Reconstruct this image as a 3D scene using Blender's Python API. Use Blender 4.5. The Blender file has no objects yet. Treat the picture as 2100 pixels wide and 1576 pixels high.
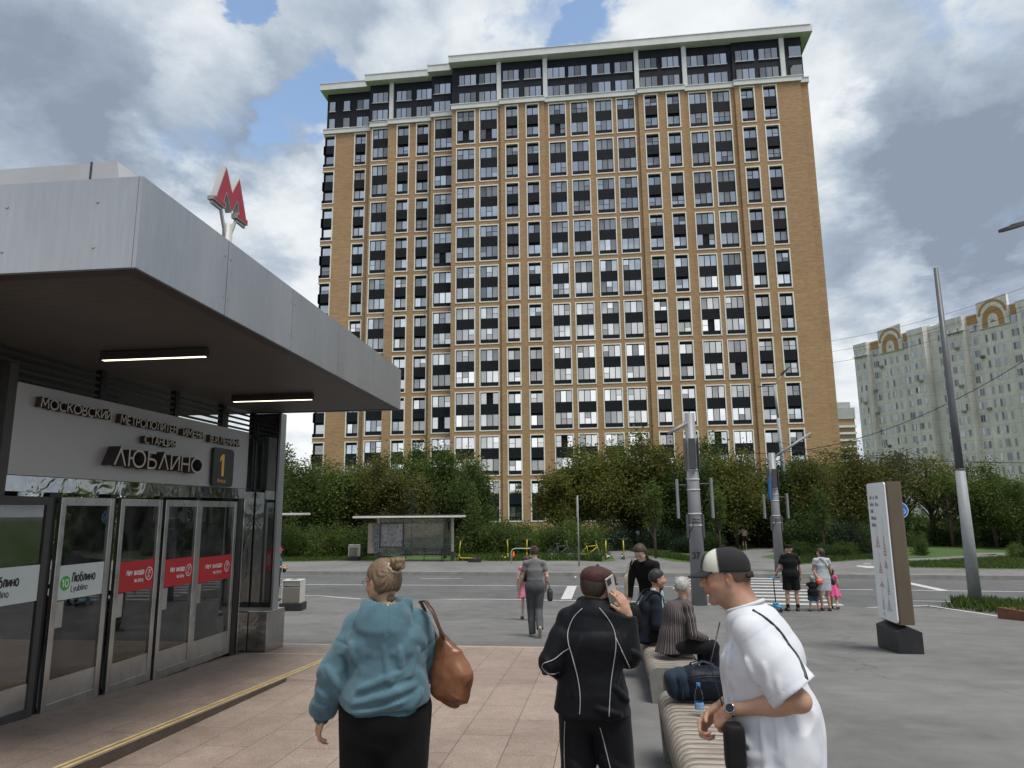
import bpy, bmesh, math, random
import numpy as np
from mathutils import Vector, Matrix, Euler
from math import sin, cos, pi, radians, sqrt

# ------------------------------------------------------------------ camera
scene = bpy.context.scene
COL = scene.collection
FPX, PITCH, ROLL, YAW, CAMZ = 1456.35, 0.177725, 0.0093717, 0.123519, 2.8
fw = np.array([-sin(YAW)*cos(PITCH), cos(YAW)*cos(PITCH), sin(PITCH)])
rt = np.array([cos(YAW), sin(YAW), 0.0]); upv = np.cross(rt, fw)
RR = cos(ROLL)*rt - sin(ROLL)*upv
UU = sin(ROLL)*rt + cos(ROLL)*upv
cam_data = bpy.data.cameras.new("camera")
cam_data.sensor_fit = 'HORIZONTAL'; cam_data.sensor_width = 36.0
cam_data.lens = FPX/2100*36.0
cam_data.clip_start = 0.1; cam_data.clip_end = 4000
cam = bpy.data.objects.new("camera", cam_data); COL.objects.link(cam)
m = Matrix.Identity(4)
for i in range(3):
    m[i][0] = RR[i]; m[i][1] = UU[i]; m[i][2] = -fw[i]
m[2][3] = CAMZ
cam.matrix_world = m
scene.camera = cam

# ------------------------------------------------------------------ exposure
scene.view_settings.view_transform = 'Standard'
scene.view_settings.look = 'None'
scene.view_settings.gamma = 1.0
scene.view_settings.exposure = 1.15
scene.cycles.max_bounces = 8
scene.cycles.transparent_max_bounces = 16
scene.cycles.caustics_reflective = False; scene.cycles.caustics_refractive = False
scene.cycles.use_denoising = True
SUN_DIR = Vector((0.28, -0.28, 0.91)).normalized()     # towards the sun

# ------------------------------------------------------------------ sun
sl = bpy.data.lights.new("sun", 'SUN'); sl.energy = 1.5; sl.angle = radians(24); sl.color = (1.0, 0.955, 0.89)
so = bpy.data.objects.new("sun", sl); COL.objects.link(so)
so.rotation_euler = SUN_DIR.to_track_quat('Z', 'Y').to_euler()
so.location = (-20, -20, 60)

# ------------------------------------------------------------------ sky
def pdir(px, py):
    d = fw + RR*((px-1050)/FPX) - UU*((py-788)/FPX)
    return d/np.linalg.norm(d)

world = bpy.data.worlds.new("World"); scene.world = world; world.use_nodes = True
wt = world.node_tree; wt.nodes.clear()
def wn(t, **k):
    n = wt.nodes.new(t)
    for a, b in k.items(): setattr(n, a, b)
    return n
def wl(a, b): wt.links.new(a, b)
def wmath(op, a, b=None, c=None, clamp=False):
    n = wn('ShaderNodeMath', operation=op, use_clamp=clamp)
    for i, v in enumerate((a, b, c)):
        if v is None: continue
        if hasattr(v, 'is_output'): wl(v, n.inputs[i])
        else: n.inputs[i].default_value = v
    return n.outputs[0]
out = wn('ShaderNodeOutputWorld'); bg = wn('ShaderNodeBackground')
sky = wn('ShaderNodeTexSky', sky_type='NISHITA', sun_disc=False)
sky.sun_elevation = math.asin(SUN_DIR.z); sky.sun_rotation = math.atan2(SUN_DIR.x, SUN_DIR.y)
sky.air_density = 1.0; sky.dust_density = 0.6
tc = wn('ShaderNodeTexCoord'); sep = wn('ShaderNodeSeparateXYZ'); wl(tc.outputs['Generated'], sep.inputs[0])
zc = wmath('ADD', wmath('MAXIMUM', sep.outputs[2], 0.0), 0.22)
comb = wn('ShaderNodeCombineXYZ')
wl(wmath('DIVIDE', sep.outputs[0], zc), comb.inputs[0]); wl(wmath('DIVIDE', sep.outputs[1], zc), comb.inputs[1])
def wnoise(scale, detail, rough, dist=0.0, off=0.0):
    n = wn('ShaderNodeTexNoise', noise_dimensions='4D'); n.inputs['W'].default_value = off
    n.inputs['Scale'].default_value = scale; n.inputs['Detail'].default_value = detail
    n.inputs['Roughness'].default_value = rough; n.inputs['Distortion'].default_value = dist
    wl(comb.outputs[0], n.inputs['Vector']); return n
def wbright(n): return n.outputs[0]
# direction bent by noise so that cloud masses have ragged outlines
warp = wnoise(3.2, 7, 0.62, 0.0, 1.3)
vs = wn('ShaderNodeVectorMath', operation='SUBTRACT'); wl(warp.outputs['Color'], vs.inputs[0]); vs.inputs[1].default_value = (.5, .5, .5)
vm = wn('ShaderNodeVectorMath', operation='SCALE'); wl(vs.outputs[0], vm.inputs[0]); vm.inputs['Scale'].default_value = 0.30
va = wn('ShaderNodeVectorMath', operation='ADD'); wl(vm.outputs[0], va.inputs[0]); wl(tc.outputs['Generated'], va.inputs[1])
vn = wn('ShaderNodeVectorMath', operation='NORMALIZE'); wl(va.outputs[0], vn.inputs[0])
def blob(px, py, rad, amt, acc, az=None):
    d = wn('ShaderNodeVectorMath', operation='DOT_PRODUCT'); wl(vn.outputs[0], d.inputs[0]); d.inputs[1].default_value = tuple(pdir(px, py)) if az is None else (sin(radians(az))*cos(radians(py)), cos(radians(az))*cos(radians(py)), sin(radians(py)))
    mr = wn('ShaderNodeMapRange', interpolation_type='SMOOTHSTEP'); wl(d.outputs['Value'], mr.inputs[0])
    mr.inputs['From Min'].default_value = cos(rad/FPX); mr.inputs['From Max'].default_value = 1.0
    mr.inputs['To Min'].default_value = 0.0; mr.inputs['To Max'].default_value = amt
    return wmath('ADD', mr.outputs[0], acc)
n1 = wbright(wnoise(1.5, 10, 0.56, 0.4, 4.0))
n2 = wbright(wnoise(1.15, 9, 0.58, 0.5, 9.0))
n3 = wbright(wnoise(4.0, 9, 0.62, 0.3, 2.0))
gap = n1                                   # low value = open sky
for b in ((482, 55, 75, -.30), (630, 225, 92, -.22), (560, 330, 70, -.08), (1120, 40, 120, -.20), (1210, 60, 90, -.2), (1590, 15, 110, -.22), (2030, 30, 70, -.12), (1880, 20, 90, -.12), (560, 250, 60, -.12), (640, 110, 50, -.06)):
    gap = blob(*b, gap)
shade = n2                                 # low value = dark cloud base
for b in ((120, 230, 230, -.17), (500, 235, 170, -.20), (1000, 60, 200, -.02), (760, 50, 220, -.10), (300, 40, 160, -.06), (2000, 300, 240, -.22), (1850, 420, 230, -.22), (2060, 500, 180, -.2), (1750, 640, 110, -.10), (1780, 90, 120, -.13),
          (400, 190, 110, .16), (330, 440, 150, .22), (560, 420, 120, .12), (620, 880, 160, .25), (1830, 530, 110, .16), (1700, 330, 120, .16), (820, 120, 110, .14), (1400, 30, 150, .10), (30, 330, 100, .08), (1960, 220, 90, .10), (1730, 800, 140, .1), (660, 560, 120, .12), (2080, 420, 60, .1)):
    shade = blob(*b, shade)
# unseen cloud masses added behind the camera to shape reflections (azimuth, elevation): a dark sheet overhead, brighter towards the horizon
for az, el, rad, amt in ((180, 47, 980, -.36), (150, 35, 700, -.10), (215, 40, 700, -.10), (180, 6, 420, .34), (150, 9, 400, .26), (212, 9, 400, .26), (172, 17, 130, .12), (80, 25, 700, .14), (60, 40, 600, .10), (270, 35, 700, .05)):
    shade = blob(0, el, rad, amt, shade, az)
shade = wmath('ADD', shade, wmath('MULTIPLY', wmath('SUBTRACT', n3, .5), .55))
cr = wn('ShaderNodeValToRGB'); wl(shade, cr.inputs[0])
e = cr.color_ramp.elements
e[0].position = 0.20; e[0].color = (.125, .15, .19, 1)
e[1].position = 0.80; e[1].color = (.47, .48, .48, 1)
for p, c in ((.36, (.18, .215, .26, 1)), (.48, (.27, .30, .335, 1)), (.60, (.37, .39, .405, 1))):
    q = e.new(p); q.color = c
mr = wn('ShaderNodeMapRange', interpolation_type='SMOOTHSTEP'); wl(wmath('ADD', gap, wmath('MULTIPLY', wmath('SUBTRACT', n3, .5), .35)), mr.inputs[0])
mr.inputs['From Min'].default_value = .25; mr.inputs['From Max'].default_value = .40
skys = wn('ShaderNodeMix', data_type='RGBA', blend_type='MULTIPLY'); skys.inputs['Factor'].default_value = 1.0
wl(sky.outputs[0], skys.inputs['A']); skys.inputs['B'].default_value = (.115, .11, .10, 1)
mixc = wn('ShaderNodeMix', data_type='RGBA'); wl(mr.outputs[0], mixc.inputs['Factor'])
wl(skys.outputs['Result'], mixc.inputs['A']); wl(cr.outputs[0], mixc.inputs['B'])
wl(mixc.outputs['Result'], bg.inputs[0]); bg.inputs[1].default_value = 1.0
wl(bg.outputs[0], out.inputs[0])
# ------------------------------------------------------------------ helpers
CAM = np.array([0, 0, CAMZ])
def ray(px, py): return fw + RR*((px-1050)/FPX) - UU*((py-788)/FPX)
def atY(px, py, Y): d = ray(px, py); return CAM + d*(Y/d[1])
def atX(px, py, X): d = ray(px, py); return CAM + d*(X/d[0])
def atZ(px, py, Z): d = ray(px, py); return CAM + d*((Z-CAMZ)/d[2])
def G(Y): return float(np.interp(Y, [0, 12, 20.5], [.95, .57, 0.]))

def tag(o, label=None, cat=None, group=None, kind=None):
    if label: o['label'] = label
    if cat: o['category'] = cat
    if group: o['group'] = group
    if kind: o['kind'] = kind
    return o
def empty(name, loc=(0, 0, 0), rz=0.0, label=None, cat=None, group=None):
    o = bpy.data.objects.new(name, None); COL.objects.link(o); o.location = loc; o.rotation_euler = (0, 0, rz)
    o.empty_display_size = .2
    return tag(o, label, cat, group)
def copy_tree(o, parent=None):
    c = o.copy(); COL.objects.link(c); c.parent = parent
    if parent is not None: c.matrix_parent_inverse = o.matrix_parent_inverse.copy()
    for ch in list(o.children): copy_tree(ch, c)
    return c

def link_mesh(name, me, mats=None, parent=None, smooth=False):
    o = bpy.data.objects.new(name, me); COL.objects.link(o)
    if mats is not None:
        for mm in (mats if isinstance(mats, (list, tuple)) else [mats]): me.materials.append(mm)
    if parent is not None: o.parent = parent
    if smooth: me.polygons.foreach_set('use_smooth', [True]*len(me.polygons))
    return o

class MB:
    """collects faces; build() links them as one mesh object"""
    def __init__(s): s.v = []; s.f = []; s.mi = []; s.sm = []; s.M = None; s.cur = 0; s.at = []; s.val = None
    def V(s, p):
        p = Vector(p)
        if s.M is not None: p = s.M @ p
        s.v.append((p.x, p.y, p.z)); return len(s.v)-1
    def F(s, idx, smooth=False): s.f.append(tuple(idx)); s.mi.append(s.cur); s.sm.append(smooth); s.at.append(s.val if s.val is not None else 0.5)
    def quad(s, a, b, c, d, smooth=False): s.F([s.V(a), s.V(b), s.V(c), s.V(d)], smooth)
    def poly(s, pts): s.F([s.V(p) for p in pts])
    def box(s, x0, x1, y0, y1, z0, z1):
        i = [s.V(p) for p in ((x0, y0, z0), (x1, y0, z0), (x1, y1, z0), (x0, y1, z0), (x0, y0, z1), (x1, y0, z1), (x1, y1, z1), (x0, y1, z1))]
        for f in ((3, 2, 1, 0), (4, 5, 6, 7), (0, 1, 5, 4), (1, 2, 6, 5), (2, 3, 7, 6), (3, 0, 4, 7)): s.F([i[k] for k in f])
    def cbox(s, x0, x1, y0, y1, z0, z1, b):
        """box with chamfered edges"""
        P = lambda x, y, z: s.V((x, y, z))
        ids = {}
        for sx in (0, 1):
            for sy in (0, 1):
                for sz in (0, 1):
                    x = (x0, x1)[sx]; y = (y0, y1)[sy]; z = (z0, z1)[sz]
                    dx = b*(1-2*sx); dy = b*(1-2*sy); dz = b*(1-2*sz)
                    ids[sx, sy, sz] = (P(x, y+dy, z+dz), P(x+dx, y, z+dz), P(x+dx, y+dy, z))
        def C(a, k): return ids[a][k]
        for sx in (0, 1):
            q = [C((sx, 0, 0), 0), C((sx, 1, 0), 0), C((sx, 1, 1), 0), C((sx, 0, 1), 0)]; s.F(q if sx else q[::-1])
        for sy in (0, 1):
            q = [C((0, sy, 0), 1), C((1, sy, 0), 1), C((1, sy, 1), 1), C((0, sy, 1), 1)]; s.F(q[::-1] if sy else q)
        for sz in (0, 1):
            q = [C((0, 0, sz), 2), C((1, 0, sz), 2), C((1, 1, sz), 2), C((0, 1, sz), 2)]; s.F(q if sz else q[::-1])
        for sy in (0, 1):
            for sz in (0, 1):
                s.F([C((0, sy, sz), 1), C((1, sy, sz), 1), C((1, sy, sz), 2), C((0, sy, sz), 2)])
        for sx in (0, 1):
            for sz in (0, 1):
                s.F([C((sx, 0, sz), 0), C((sx, 1, sz), 0), C((sx, 1, sz), 2), C((sx, 0, sz), 2)])
        for sx in (0, 1):
            for sy in (0, 1):
                s.F([C((sx, sy, 0), 0), C((sx, sy, 1), 0), C((sx, sy, 1), 1), C((sx, sy, 0), 1)])
        for k, t in ids.items(): s.F(t)
    def tube(s, pts, r, n=12, caps=True, smooth=True):
        pts = [Vector(p) for p in pts]; rs = r if isinstance(r, (list, tuple)) else [r]*len(pts)
        rings = []; prev = None
        for i, p in enumerate(pts):
            if i == 0: t = pts[1]-pts[0]
            elif i == len(pts)-1: t = pts[-1]-pts[-2]
            else: t = (pts[i+1]-pts[i]).normalized()+(pts[i]-pts[i-1]).normalized()
            t.normalize()
            if prev is None:
                a = t.orthogonal().normalized() if abs(t.z) < .9 else (Vector((1, 0, 0))-t*t.x).normalized()
            else: a = (prev-t*prev.dot(t)).normalized()
            prev = a; b = t.cross(a)
            rings.append([s.V(p+(a*cos(2*pi*k/n)+b*sin(2*pi*k/n))*rs[i]) for k in range(n)])
        for i in range(len(rings)-1):
            for k in range(n):
                s.F([rings[i][k], rings[i][(k+1) % n], rings[i+1][(k+1) % n], rings[i+1][k]], smooth)
        if caps: s.F(rings[0][::-1]); s.F(rings[-1])
    def lathe(s, prof, c=(0, 0, 0), n=24, smooth=True):
        c = Vector(c); rings = []
        for r, z in prof: rings.append([s.V(c+Vector((r*cos(2*pi*k/n), r*sin(2*pi*k/n), z))) for k in range(n)])
        for i in range(len(rings)-1):
            for k in range(n): s.F([rings[i][k], rings[i][(k+1) % n], rings[i+1][(k+1) % n], rings[i+1][k]], smooth)
        s.F(rings[0][::-1]); s.F(rings[-1])
    def prism(s, pts, z0, z1, axis='z'):
        """closed outline extruded along an axis; pts are 2-d"""
        def T(p, h):
            if axis == 'z': return (p[0], p[1], h)
            if axis == 'x': return (h, p[0], p[1])
            return (p[0], h, p[1])
        a = [s.V(T(p, z0)) for p in pts]; b = [s.V(T(p, z1)) for p in pts]; n = len(pts)
        s.F(a[::-1]); s.F(b)
        for i in range(n): s.F([a[i], a[(i+1) % n], b[(i+1) % n], b[i]])
    def mesh(s, name):
        me = bpy.data.meshes.new(name); me.from_pydata(s.v, [], s.f)
        me.polygons.foreach_set('material_index', s.mi); me.polygons.foreach_set('use_smooth', s.sm)
        at = me.attributes.new('rnd', 'FLOAT', 'FACE'); at.data.foreach_set('value', s.at)
        me.update(); return me
    def build(s, name, mats, parent=None, fix=False):
        me = s.mesh(name)
        if fix:
            bm = bmesh.new(); bm.from_mesh(me); bmesh.ops.recalc_face_normals(bm, faces=bm.faces); bm.to_mesh(me); bm.free()
        return link_mesh(name, me, mats, parent)

def text_obj(name, body, size, mat, M, parent=None, extrude=0.002, font=None, align='LEFT', xs=1.0, bold=0.0):
    cu = bpy.data.curves.new(name, 'FONT'); cu.body = body; cu.size = size; cu.extrude = extrude; cu.align_x = align; cu.offset = bold
    tmp = bpy.data.objects.new(name, cu); COL.objects.link(tmp)
    dg = bpy.context.evaluated_depsgraph_get(); dg.update()
    me = bpy.data.meshes.new_from_object(tmp.evaluated_get(dg)); bpy.data.objects.remove(tmp)
    S = Matrix.Diagonal((xs, 1, 1, 1)); me.transform(M @ S); me.name = name; me.materials.clear()
    return link_mesh(name, me, mat, parent)

# ------------------------------------------------------------------ materials
class NT:
    def __init__(s, name):
        s.m = bpy.data.materials.new(name); s.m.use_nodes = True; s.t = s.m.node_tree; s.t.nodes.clear()
        s.o = s.n('ShaderNodeOutputMaterial'); s.b = s.n('ShaderNodeBsdfPrincipled'); s.l(s.b.outputs[0], s.o.inputs[0])
    def n(s, t, **k):
        q = s.t.nodes.new(t)
        for a, b in k.items(): setattr(q, a, b)
        return q
    def l(s, a, b): s.t.links.new(a, b)
    def set(s, n, i, v):
        if hasattr(v, 'is_output'): s.l(v, n.inputs[i])
        else: n.inputs[i].default_value = v
    def math(s, op, a, b=0.0, c=None, clamp=False):
        n = s.n('ShaderNodeMath', operation=op, use_clamp=clamp); s.set(n, 0, a); s.set(n, 1, b)
        if c is not None: s.set(n, 2, c)
        return n.outputs[0]
    def coord(s, kind='Object', scale=(1, 1, 1), rot=(0, 0, 0), loc=(0, 0, 0)):
        tcn = s.n('ShaderNodeTexCoord'); mp = s.n('ShaderNodeMapping'); s.l(tcn.outputs[kind], mp.inputs[0])
        mp.inputs['Scale'].default_value = scale; mp.inputs['Rotation'].default_value = rot; mp.inputs['Location'].default_value = loc
        return mp.outputs[0]
    def noise(s, vec, scale, detail=5, rough=.55, dist=0.0):
        n = s.n('ShaderNodeTexNoise'); s.l(vec, n.inputs['Vector']); n.inputs['Scale'].default_value = scale
        n.inputs['Detail'].default_value = detail; n.inputs['Roughness'].default_value = rough; n.inputs['Distortion'].default_value = dist
        return n.outputs[0]
    def ramp(s, fac, stops):
        r = s.n('ShaderNodeValToRGB'); s.set(r, 0, fac); e = r.color_ramp.elements
        while len(e) > 1: e.remove(e[-1])
        e[0].position = stops[0][0]; e[0].color = (*stops[0][1], 1)
        for p, c in stops[1:]: q = e.new(p); q.color = (*c, 1)
        return r.outputs[0]
    def range(s, v, a, b, c=0.0, d=1.0):
        r = s.n('ShaderNodeMapRange'); s.set(r, 0, v); r.inputs[1].default_value = a; r.inputs[2].default_value = b; r.inputs[3].default_value = c; r.inputs[4].default_value = d
        return r.outputs[0]
    def mix(s, f, a, b, mode='MIX'):
        n = s.n('ShaderNodeMix', data_type='RGBA', blend_type=mode); s.set(n, 'Factor', f)
        for k, v in (('A', a), ('B', b)):
            if hasattr(v, 'is_output'): s.l(v, n.inputs[k])
            else: n.inputs[k].default_value = (*v, 1)
        return n.outputs['Result']
    def bump(s, h, strength=.3, dist=.01):
        n = s.n('ShaderNodeBump'); s.l(h, n.inputs['Height']); n.inputs['Strength'].default_value = strength; n.inputs['Distance'].default_value = dist
        s.l(n.outputs[0], s.b.inputs['Normal']); return n
    def base(s, c):
        if hasattr(c, 'is_output'): s.l(c, s.b.inputs['Base Color'])
        else: s.b.inputs['Base Color'].default_value = (*c, 1)
    def rough(s, v): s.set(s.b, 'Roughness', v)
    def metal(s, v): s.b.inputs['Metallic'].default_value = v

def simple(name, col, rough=.6, metal=0.0, var=.12, scale=6.0, bump=0.0, bscale=60.0, spec=.5, kind='Object', stretch=(1, 1, 1)):
    t = NT(name); v = t.coord(kind, stretch); nz = t.noise(v, scale, 6, .6)
    a = tuple(min(1, c*(1-var)) for c in col); b = tuple(min(1, c*(1+var)) for c in col)
    t.base(t.ramp(nz, [(.3, a), (.7, b)])); t.metal(metal); t.b.inputs['Specular IOR Level'].default_value = spec
    t.rough(t.range(nz, .3, .7, max(0.02, rough-.06), min(1, rough+.06)))
    if bump: t.bump(t.noise(t.coord(kind), bscale, 4, .6), bump, .01)
    return t.m
MATS = {}
def M_(name, *a, **k):
    if name not in MATS: MATS[name] = simple(name, *a, **k)
    return MATS[name]
# ------------------------------------------------------------------ drawn lettering (strokes of one even width)
def _arc(cx, cy, rx, ry, a0, a1, n=12): return [(cx+rx*cos(radians(a0+(a1-a0)*k/n)), cy+ry*sin(radians(a0+(a1-a0)*k/n))) for k in range(n+1)]
def _ring(cx, cy, rx, ry): return _arc(cx, cy, rx, ry, 90, 450, 24)
_bow = lambda y0, y1, x=.34, r=.24: [(0, y1), (x, y1)]+_arc(x, (y0+y1)/2, r, (y1-y0)/2, 80, -80, 8)+[(x, y0), (0, y0)]
_a = [_ring(.3, .36, .28, .36), [(.58, .73), (.58, 0)]]
GLYPH = {
 'М': (.90, [[(.0, 0), (.10, 1), (.45, .28), (.80, 1), (.90, 0)]]), 'О': (.94, [_ring(.47, .5, .47, .5)]), 'С': (.80, [_arc(.47, .5, .47, .5, 48, 312, 18)]),
 'К': (.62, [[(0, 0), (0, 1)], [(.6, 1), (.04, .45)], [(.2, .61), (.64, 0)]]), 'В': (.60, [[(0, 0), (0, 1)], _bow(.53, 1, .28, .22)[1:-1], _bow(0, .5, .32, .26)[1:-1], [(0.05, 1), (.28, 1)], [(.05, .515), (.3, .515)], [(.05, 0), (.32, 0)]]),
 'И': (.62, [[(0, 1), (0, 0)], [(.05, .05), (.57, .95)], [(.62, 1), (.62, 0)]]), 'Й': (.62, [[(0, 1), (0, 0)], [(.05, .05), (.57, .95)], [(.62, 1), (.62, 0)], [(.14, 1.22), (.31, 1.13), (.48, 1.22)]]),
 'Е': (.52, [[(.52, 1), (0, 1), (0, 0), (.52, 0)], [(.06, .5), (.46, .5)]]), 'Т': (.60, [[(.30, 0), (.30, .94)], [(0, 1), (.6, 1)]]), 'Р': (.54, [[(0, 0), (0, 1)], [(.05, 1), (.28, 1)]+_arc(.28, .73, .26, .27, 80, -80, 8)+[(.28, .46), (.05, .46)]]),
 'П': (.60, [[(0, 0), (0, 1), (.6, 1), (.6, 0)]]), 'Λ': (.66, [[(0, 0), (.33, 1), (.66, 0)]]), 'Н': (.60, [[(0, 0), (0, 1)], [(.6, 0), (.6, 1)], [(.06, .5), (.54, .5)]]),
 'Ц': (.66, [[(0, 1), (0, 0), (.58, 0)], [(.58, 1), (.58, .06)], [(.58, 0), (.70, 0), (.70, -.2)]]), 'Я': (.58, [[(.56, 0), (.56, 1)], [(.51, 1), (.28, 1)]+_arc(.28, .73, .26, .27, 100, 260, 8)+[(.28, .46), (.51, .46)], [(.3, .42), (.02, 0)]]),
 'Ю': (1.06, [[(0, 0), (0, 1)], [(.06, .5), (.2, .5)], _ring(.66, .5, .40, .5)]), 'Б': (.58, [[(.52, 1), (0, 1), (0, 0), (.3, 0)]+_arc(.3, .28, .26, .28, -80, 80, 8)+[(.3, .56), (.06, .56)]]),
 'А': (.66, [[(0, 0), (.33, 1), (.66, 0)], [(.16, .32), (.50, .32)]]), '.': (.12, [[(.06, 0), (.06, .12)]]), ' ': (.34, []),
 'Л': (.68, [[(0, 0), (.08, .05), (.20, 1), (.62, 1), (.62, 0)]]), 'е': (.56, [[(.05, .37), (.55, .37)]+_arc(.29, .36, .28, .36, 8, 315, 16)]), 'т': (.50, [[(.25, 0), (.25, .66)], [(0, .72), (.5, .72)]]),
 'в': (.50, [[(0, 0), (0, .72)], [(.05, .72), (.26, .72), (.42, .66), (.42, .46), (.26, .385), (.05, .385)], [(.27, .37), (.47, .3), (.47, .08), (.28, 0), (.05, 0)]]), 'х': (.52, [[(0, 0), (.52, .72)], [(0, .72), (.23, .40)], [(.29, .32), (.52, 0)]]),
 'о': (.62, [_ring(.31, .36, .29, .36)]), 'д': (.66, [[(.10, .04), (.2, .72), (.54, .72), (.54, .05)], [(0, -.16), (0, 0), (.66, 0), (.66, -.16)]]), 'а': (.60, _a), 'ю': (.82, [[(0, 0), (0, .72)], [(.05, .36), (.18, .36)], _ring(.52, .36, .28, .36)]),
 'б': (.60, [_ring(.31, .34, .28, .34), [(.03, .36), (.05, .8), (.2, .98), (.5, 1.04)]]), 'л': (.58, [[(0, 0), (.07, .05), (.16, .72), (.52, .72), (.52, 0)]]), 'и': (.54, [[(0, .72), (0, 0)], [(.05, .05), (.48, .67)], [(.53, .72), (.53, 0)]]), 'н': (.52, [[(0, 0), (0, .72)], [(.5, 0), (.5, .72)], [(.05, .37), (.45, .37)]]),
 'L': (.5, [[(0, 1), (0, 0), (.5, 0)]]), 'y': (.54, [[(0, .72), (.27, .04)], [(.54, .72), (.2, -.22), (.04, -.22)]]), 'u': (.52, [[(0, .72), (0, .25)]+_arc(.25, .25, .25, .25, 190, 350, 8), [(.51, .72), (.51, 0)]]), 'b': (.58, [[(0, 0), (0, 1.05)], _ring(.31, .36, .27, .36)]),
 'l': (.10, [[(.05, 0), (.05, 1.05)]]), 'i': (.10, [[(.05, 0), (.05, .72)], [(.05, .88), (.05, 1.0)]]), 'n': (.50, [[(0, 0), (0, .72)]]+[_arc(.25, .46, .24, .26, 165, 0, 8)+[(.49, 0)]]), 'o': (.62, [_ring(.31, .36, .29, .36)]),
 'N': (.64, [[(0, 0), (0, 1)], [(.05, .95), (.59, .05)], [(.64, 0), (.64, 1)]]), 'E': (.52, [[(.52, 1), (0, 1), (0, 0), (.52, 0)], [(.06, .5), (.46, .5)]]), 't': (.34, [[(.14, 1), (.14, .1), (.32, .0)], [(0, .72), (.32, .72)]]), 'r': (.32, [[(0, 0), (0, .72)], [(.05, .5), (.14, .68), (.32, .72)]]),
 '1': (.34, [[(.0, .8), (.24, 1), (.24, 0)]]), '0': (.64, [_ring(.32, .5, .30, .5)]), '3': (.56, [_arc(.26, .745, .24, .255, 150, -80, 10), _arc(.26, .26, .28, .27, 75, -150, 10)]), '7': (.56, [[(0, 1), (.56, 1), (.18, 0)]]),
}
def stroke(b, pts, w, T, z0, z1):
    """one polyline as a mitred strip, given thickness between z0 and z1"""
    closed = (abs(pts[0][0]-pts[-1][0])+abs(pts[0][1]-pts[-1][1])) < 1e-6 and len(pts) > 3
    P = [Vector(p) for p in pts]
    if closed: P = P[:-1]
    n = len(P); L, Rr = [], []
    for i in range(n):
        a = P[i-1] if (i > 0 or closed) else None; c = P[(i+1) % n] if (i < n-1 or closed) else None
        d1 = (P[i]-a).normalized() if a is not None else (c-P[i]).normalized(); d2 = (c-P[i]).normalized() if c is not None else d1
        n1 = Vector((-d1.y, d1.x)); n2 = Vector((-d2.y, d2.x)); m_ = n1+n2
        m_ = m_.normalized() if m_.length > .05 else n1
        k = (w/2)/max(.42, m_.dot(n1)); L.append(P[i]+m_*k); Rr.append(P[i]-m_*k)
    q = lambda p, z: b.V(T(p.x, p.y, z))
    A = [(q(L[i], z1), q(Rr[i], z1), q(L[i], z0), q(Rr[i], z0)) for i in range(n)]
    for i in range(n if closed else n-1):
        j = (i+1) % n
        b.F([A[i][0], A[i][1], A[j][1], A[j][0]]); b.F([A[i][2], A[j][2], A[j][3], A[i][3]])
        b.F([A[i][0], A[j][0], A[j][2], A[i][2]]); b.F([A[i][1], A[i][3], A[j][3], A[j][1]])
    if not closed: b.F([A[0][0], A[0][2], A[0][3], A[0][1]]); b.F([A[-1][0], A[-1][1], A[-1][3], A[-1][2]])
def letters(b, body, o, ex, ey, ez, h, width=None, weight=.13, depth=.002, sp=.22, base=0.0):
    """drawn text: o = left end of the baseline, ex/ey/ez = text axes"""
    o, ex, ey, ez = Vector(o), Vector(ex).normalized(), Vector(ey).normalized(), Vector(ez).normalized()
    adv = []; x = 0
    for ch in body: adv.append(x); x += GLYPH[ch][0]+sp
    tot = x-sp; sx = h if width is None else width/tot; k = 0
    for ch, a in zip(body, adv):
        for s_ in GLYPH[ch][1]:
            k = (k+1) % 4; dz = k*.0003
            # keep the stroke width even after the stretch
            pts = [((a+px)*sx, py*h) for px, py in s_]
            stroke(b, pts, weight*h, lambda X, Y, Z: o+ex*X+ey*Y+ez*Z, base+dz, base+depth+dz)
    return tot*sx
def rrect(y0, y1, z0, z1, r, n=6):
    P = []
    for cy, cz, a0 in ((y1-r, z1-r, 0), (y0+r, z1-r, pi/2), (y0+r, z0+r, pi), (y1-r, z0+r, 1.5*pi)):
        for k in range(n+1): a = a0+pi/2*k/n; P.append((cy+r*cos(a), cz+r*sin(a)))
    return P
def mat_steel(name, col=.42, rough=.28, stretch=(1, 1, .05), warp=0.0):
    t = NT(name); v = t.coord('Object', stretch); nz = t.noise(v, 40, 4, .6); big = t.noise(t.coord('Object'), 2.5, 5, .6, .5)
    t.base(t.ramp(big, [(.3, (col*.8, col*.79, col*.76)), (.7, (col*1.1, col*1.09, col*1.06))])); t.metal(1.0)
    t.rough(t.math('ADD', t.range(nz, .3, .7, rough*.8, rough*1.2), t.range(big, .3, .7, -.03, .06)))
    if warp: t.bump(t.noise(t.coord('Object'), 3.2, 2, .5, 1.0), warp, .06)
    return t.m
M_blk = M_('black_frame_metal', (.012, .012, .014), .4, 0, .3, 5)
M_galv2 = M_('dull_pole_paint', (.10, .105, .115), .5, .3, .15, 2)
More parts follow.
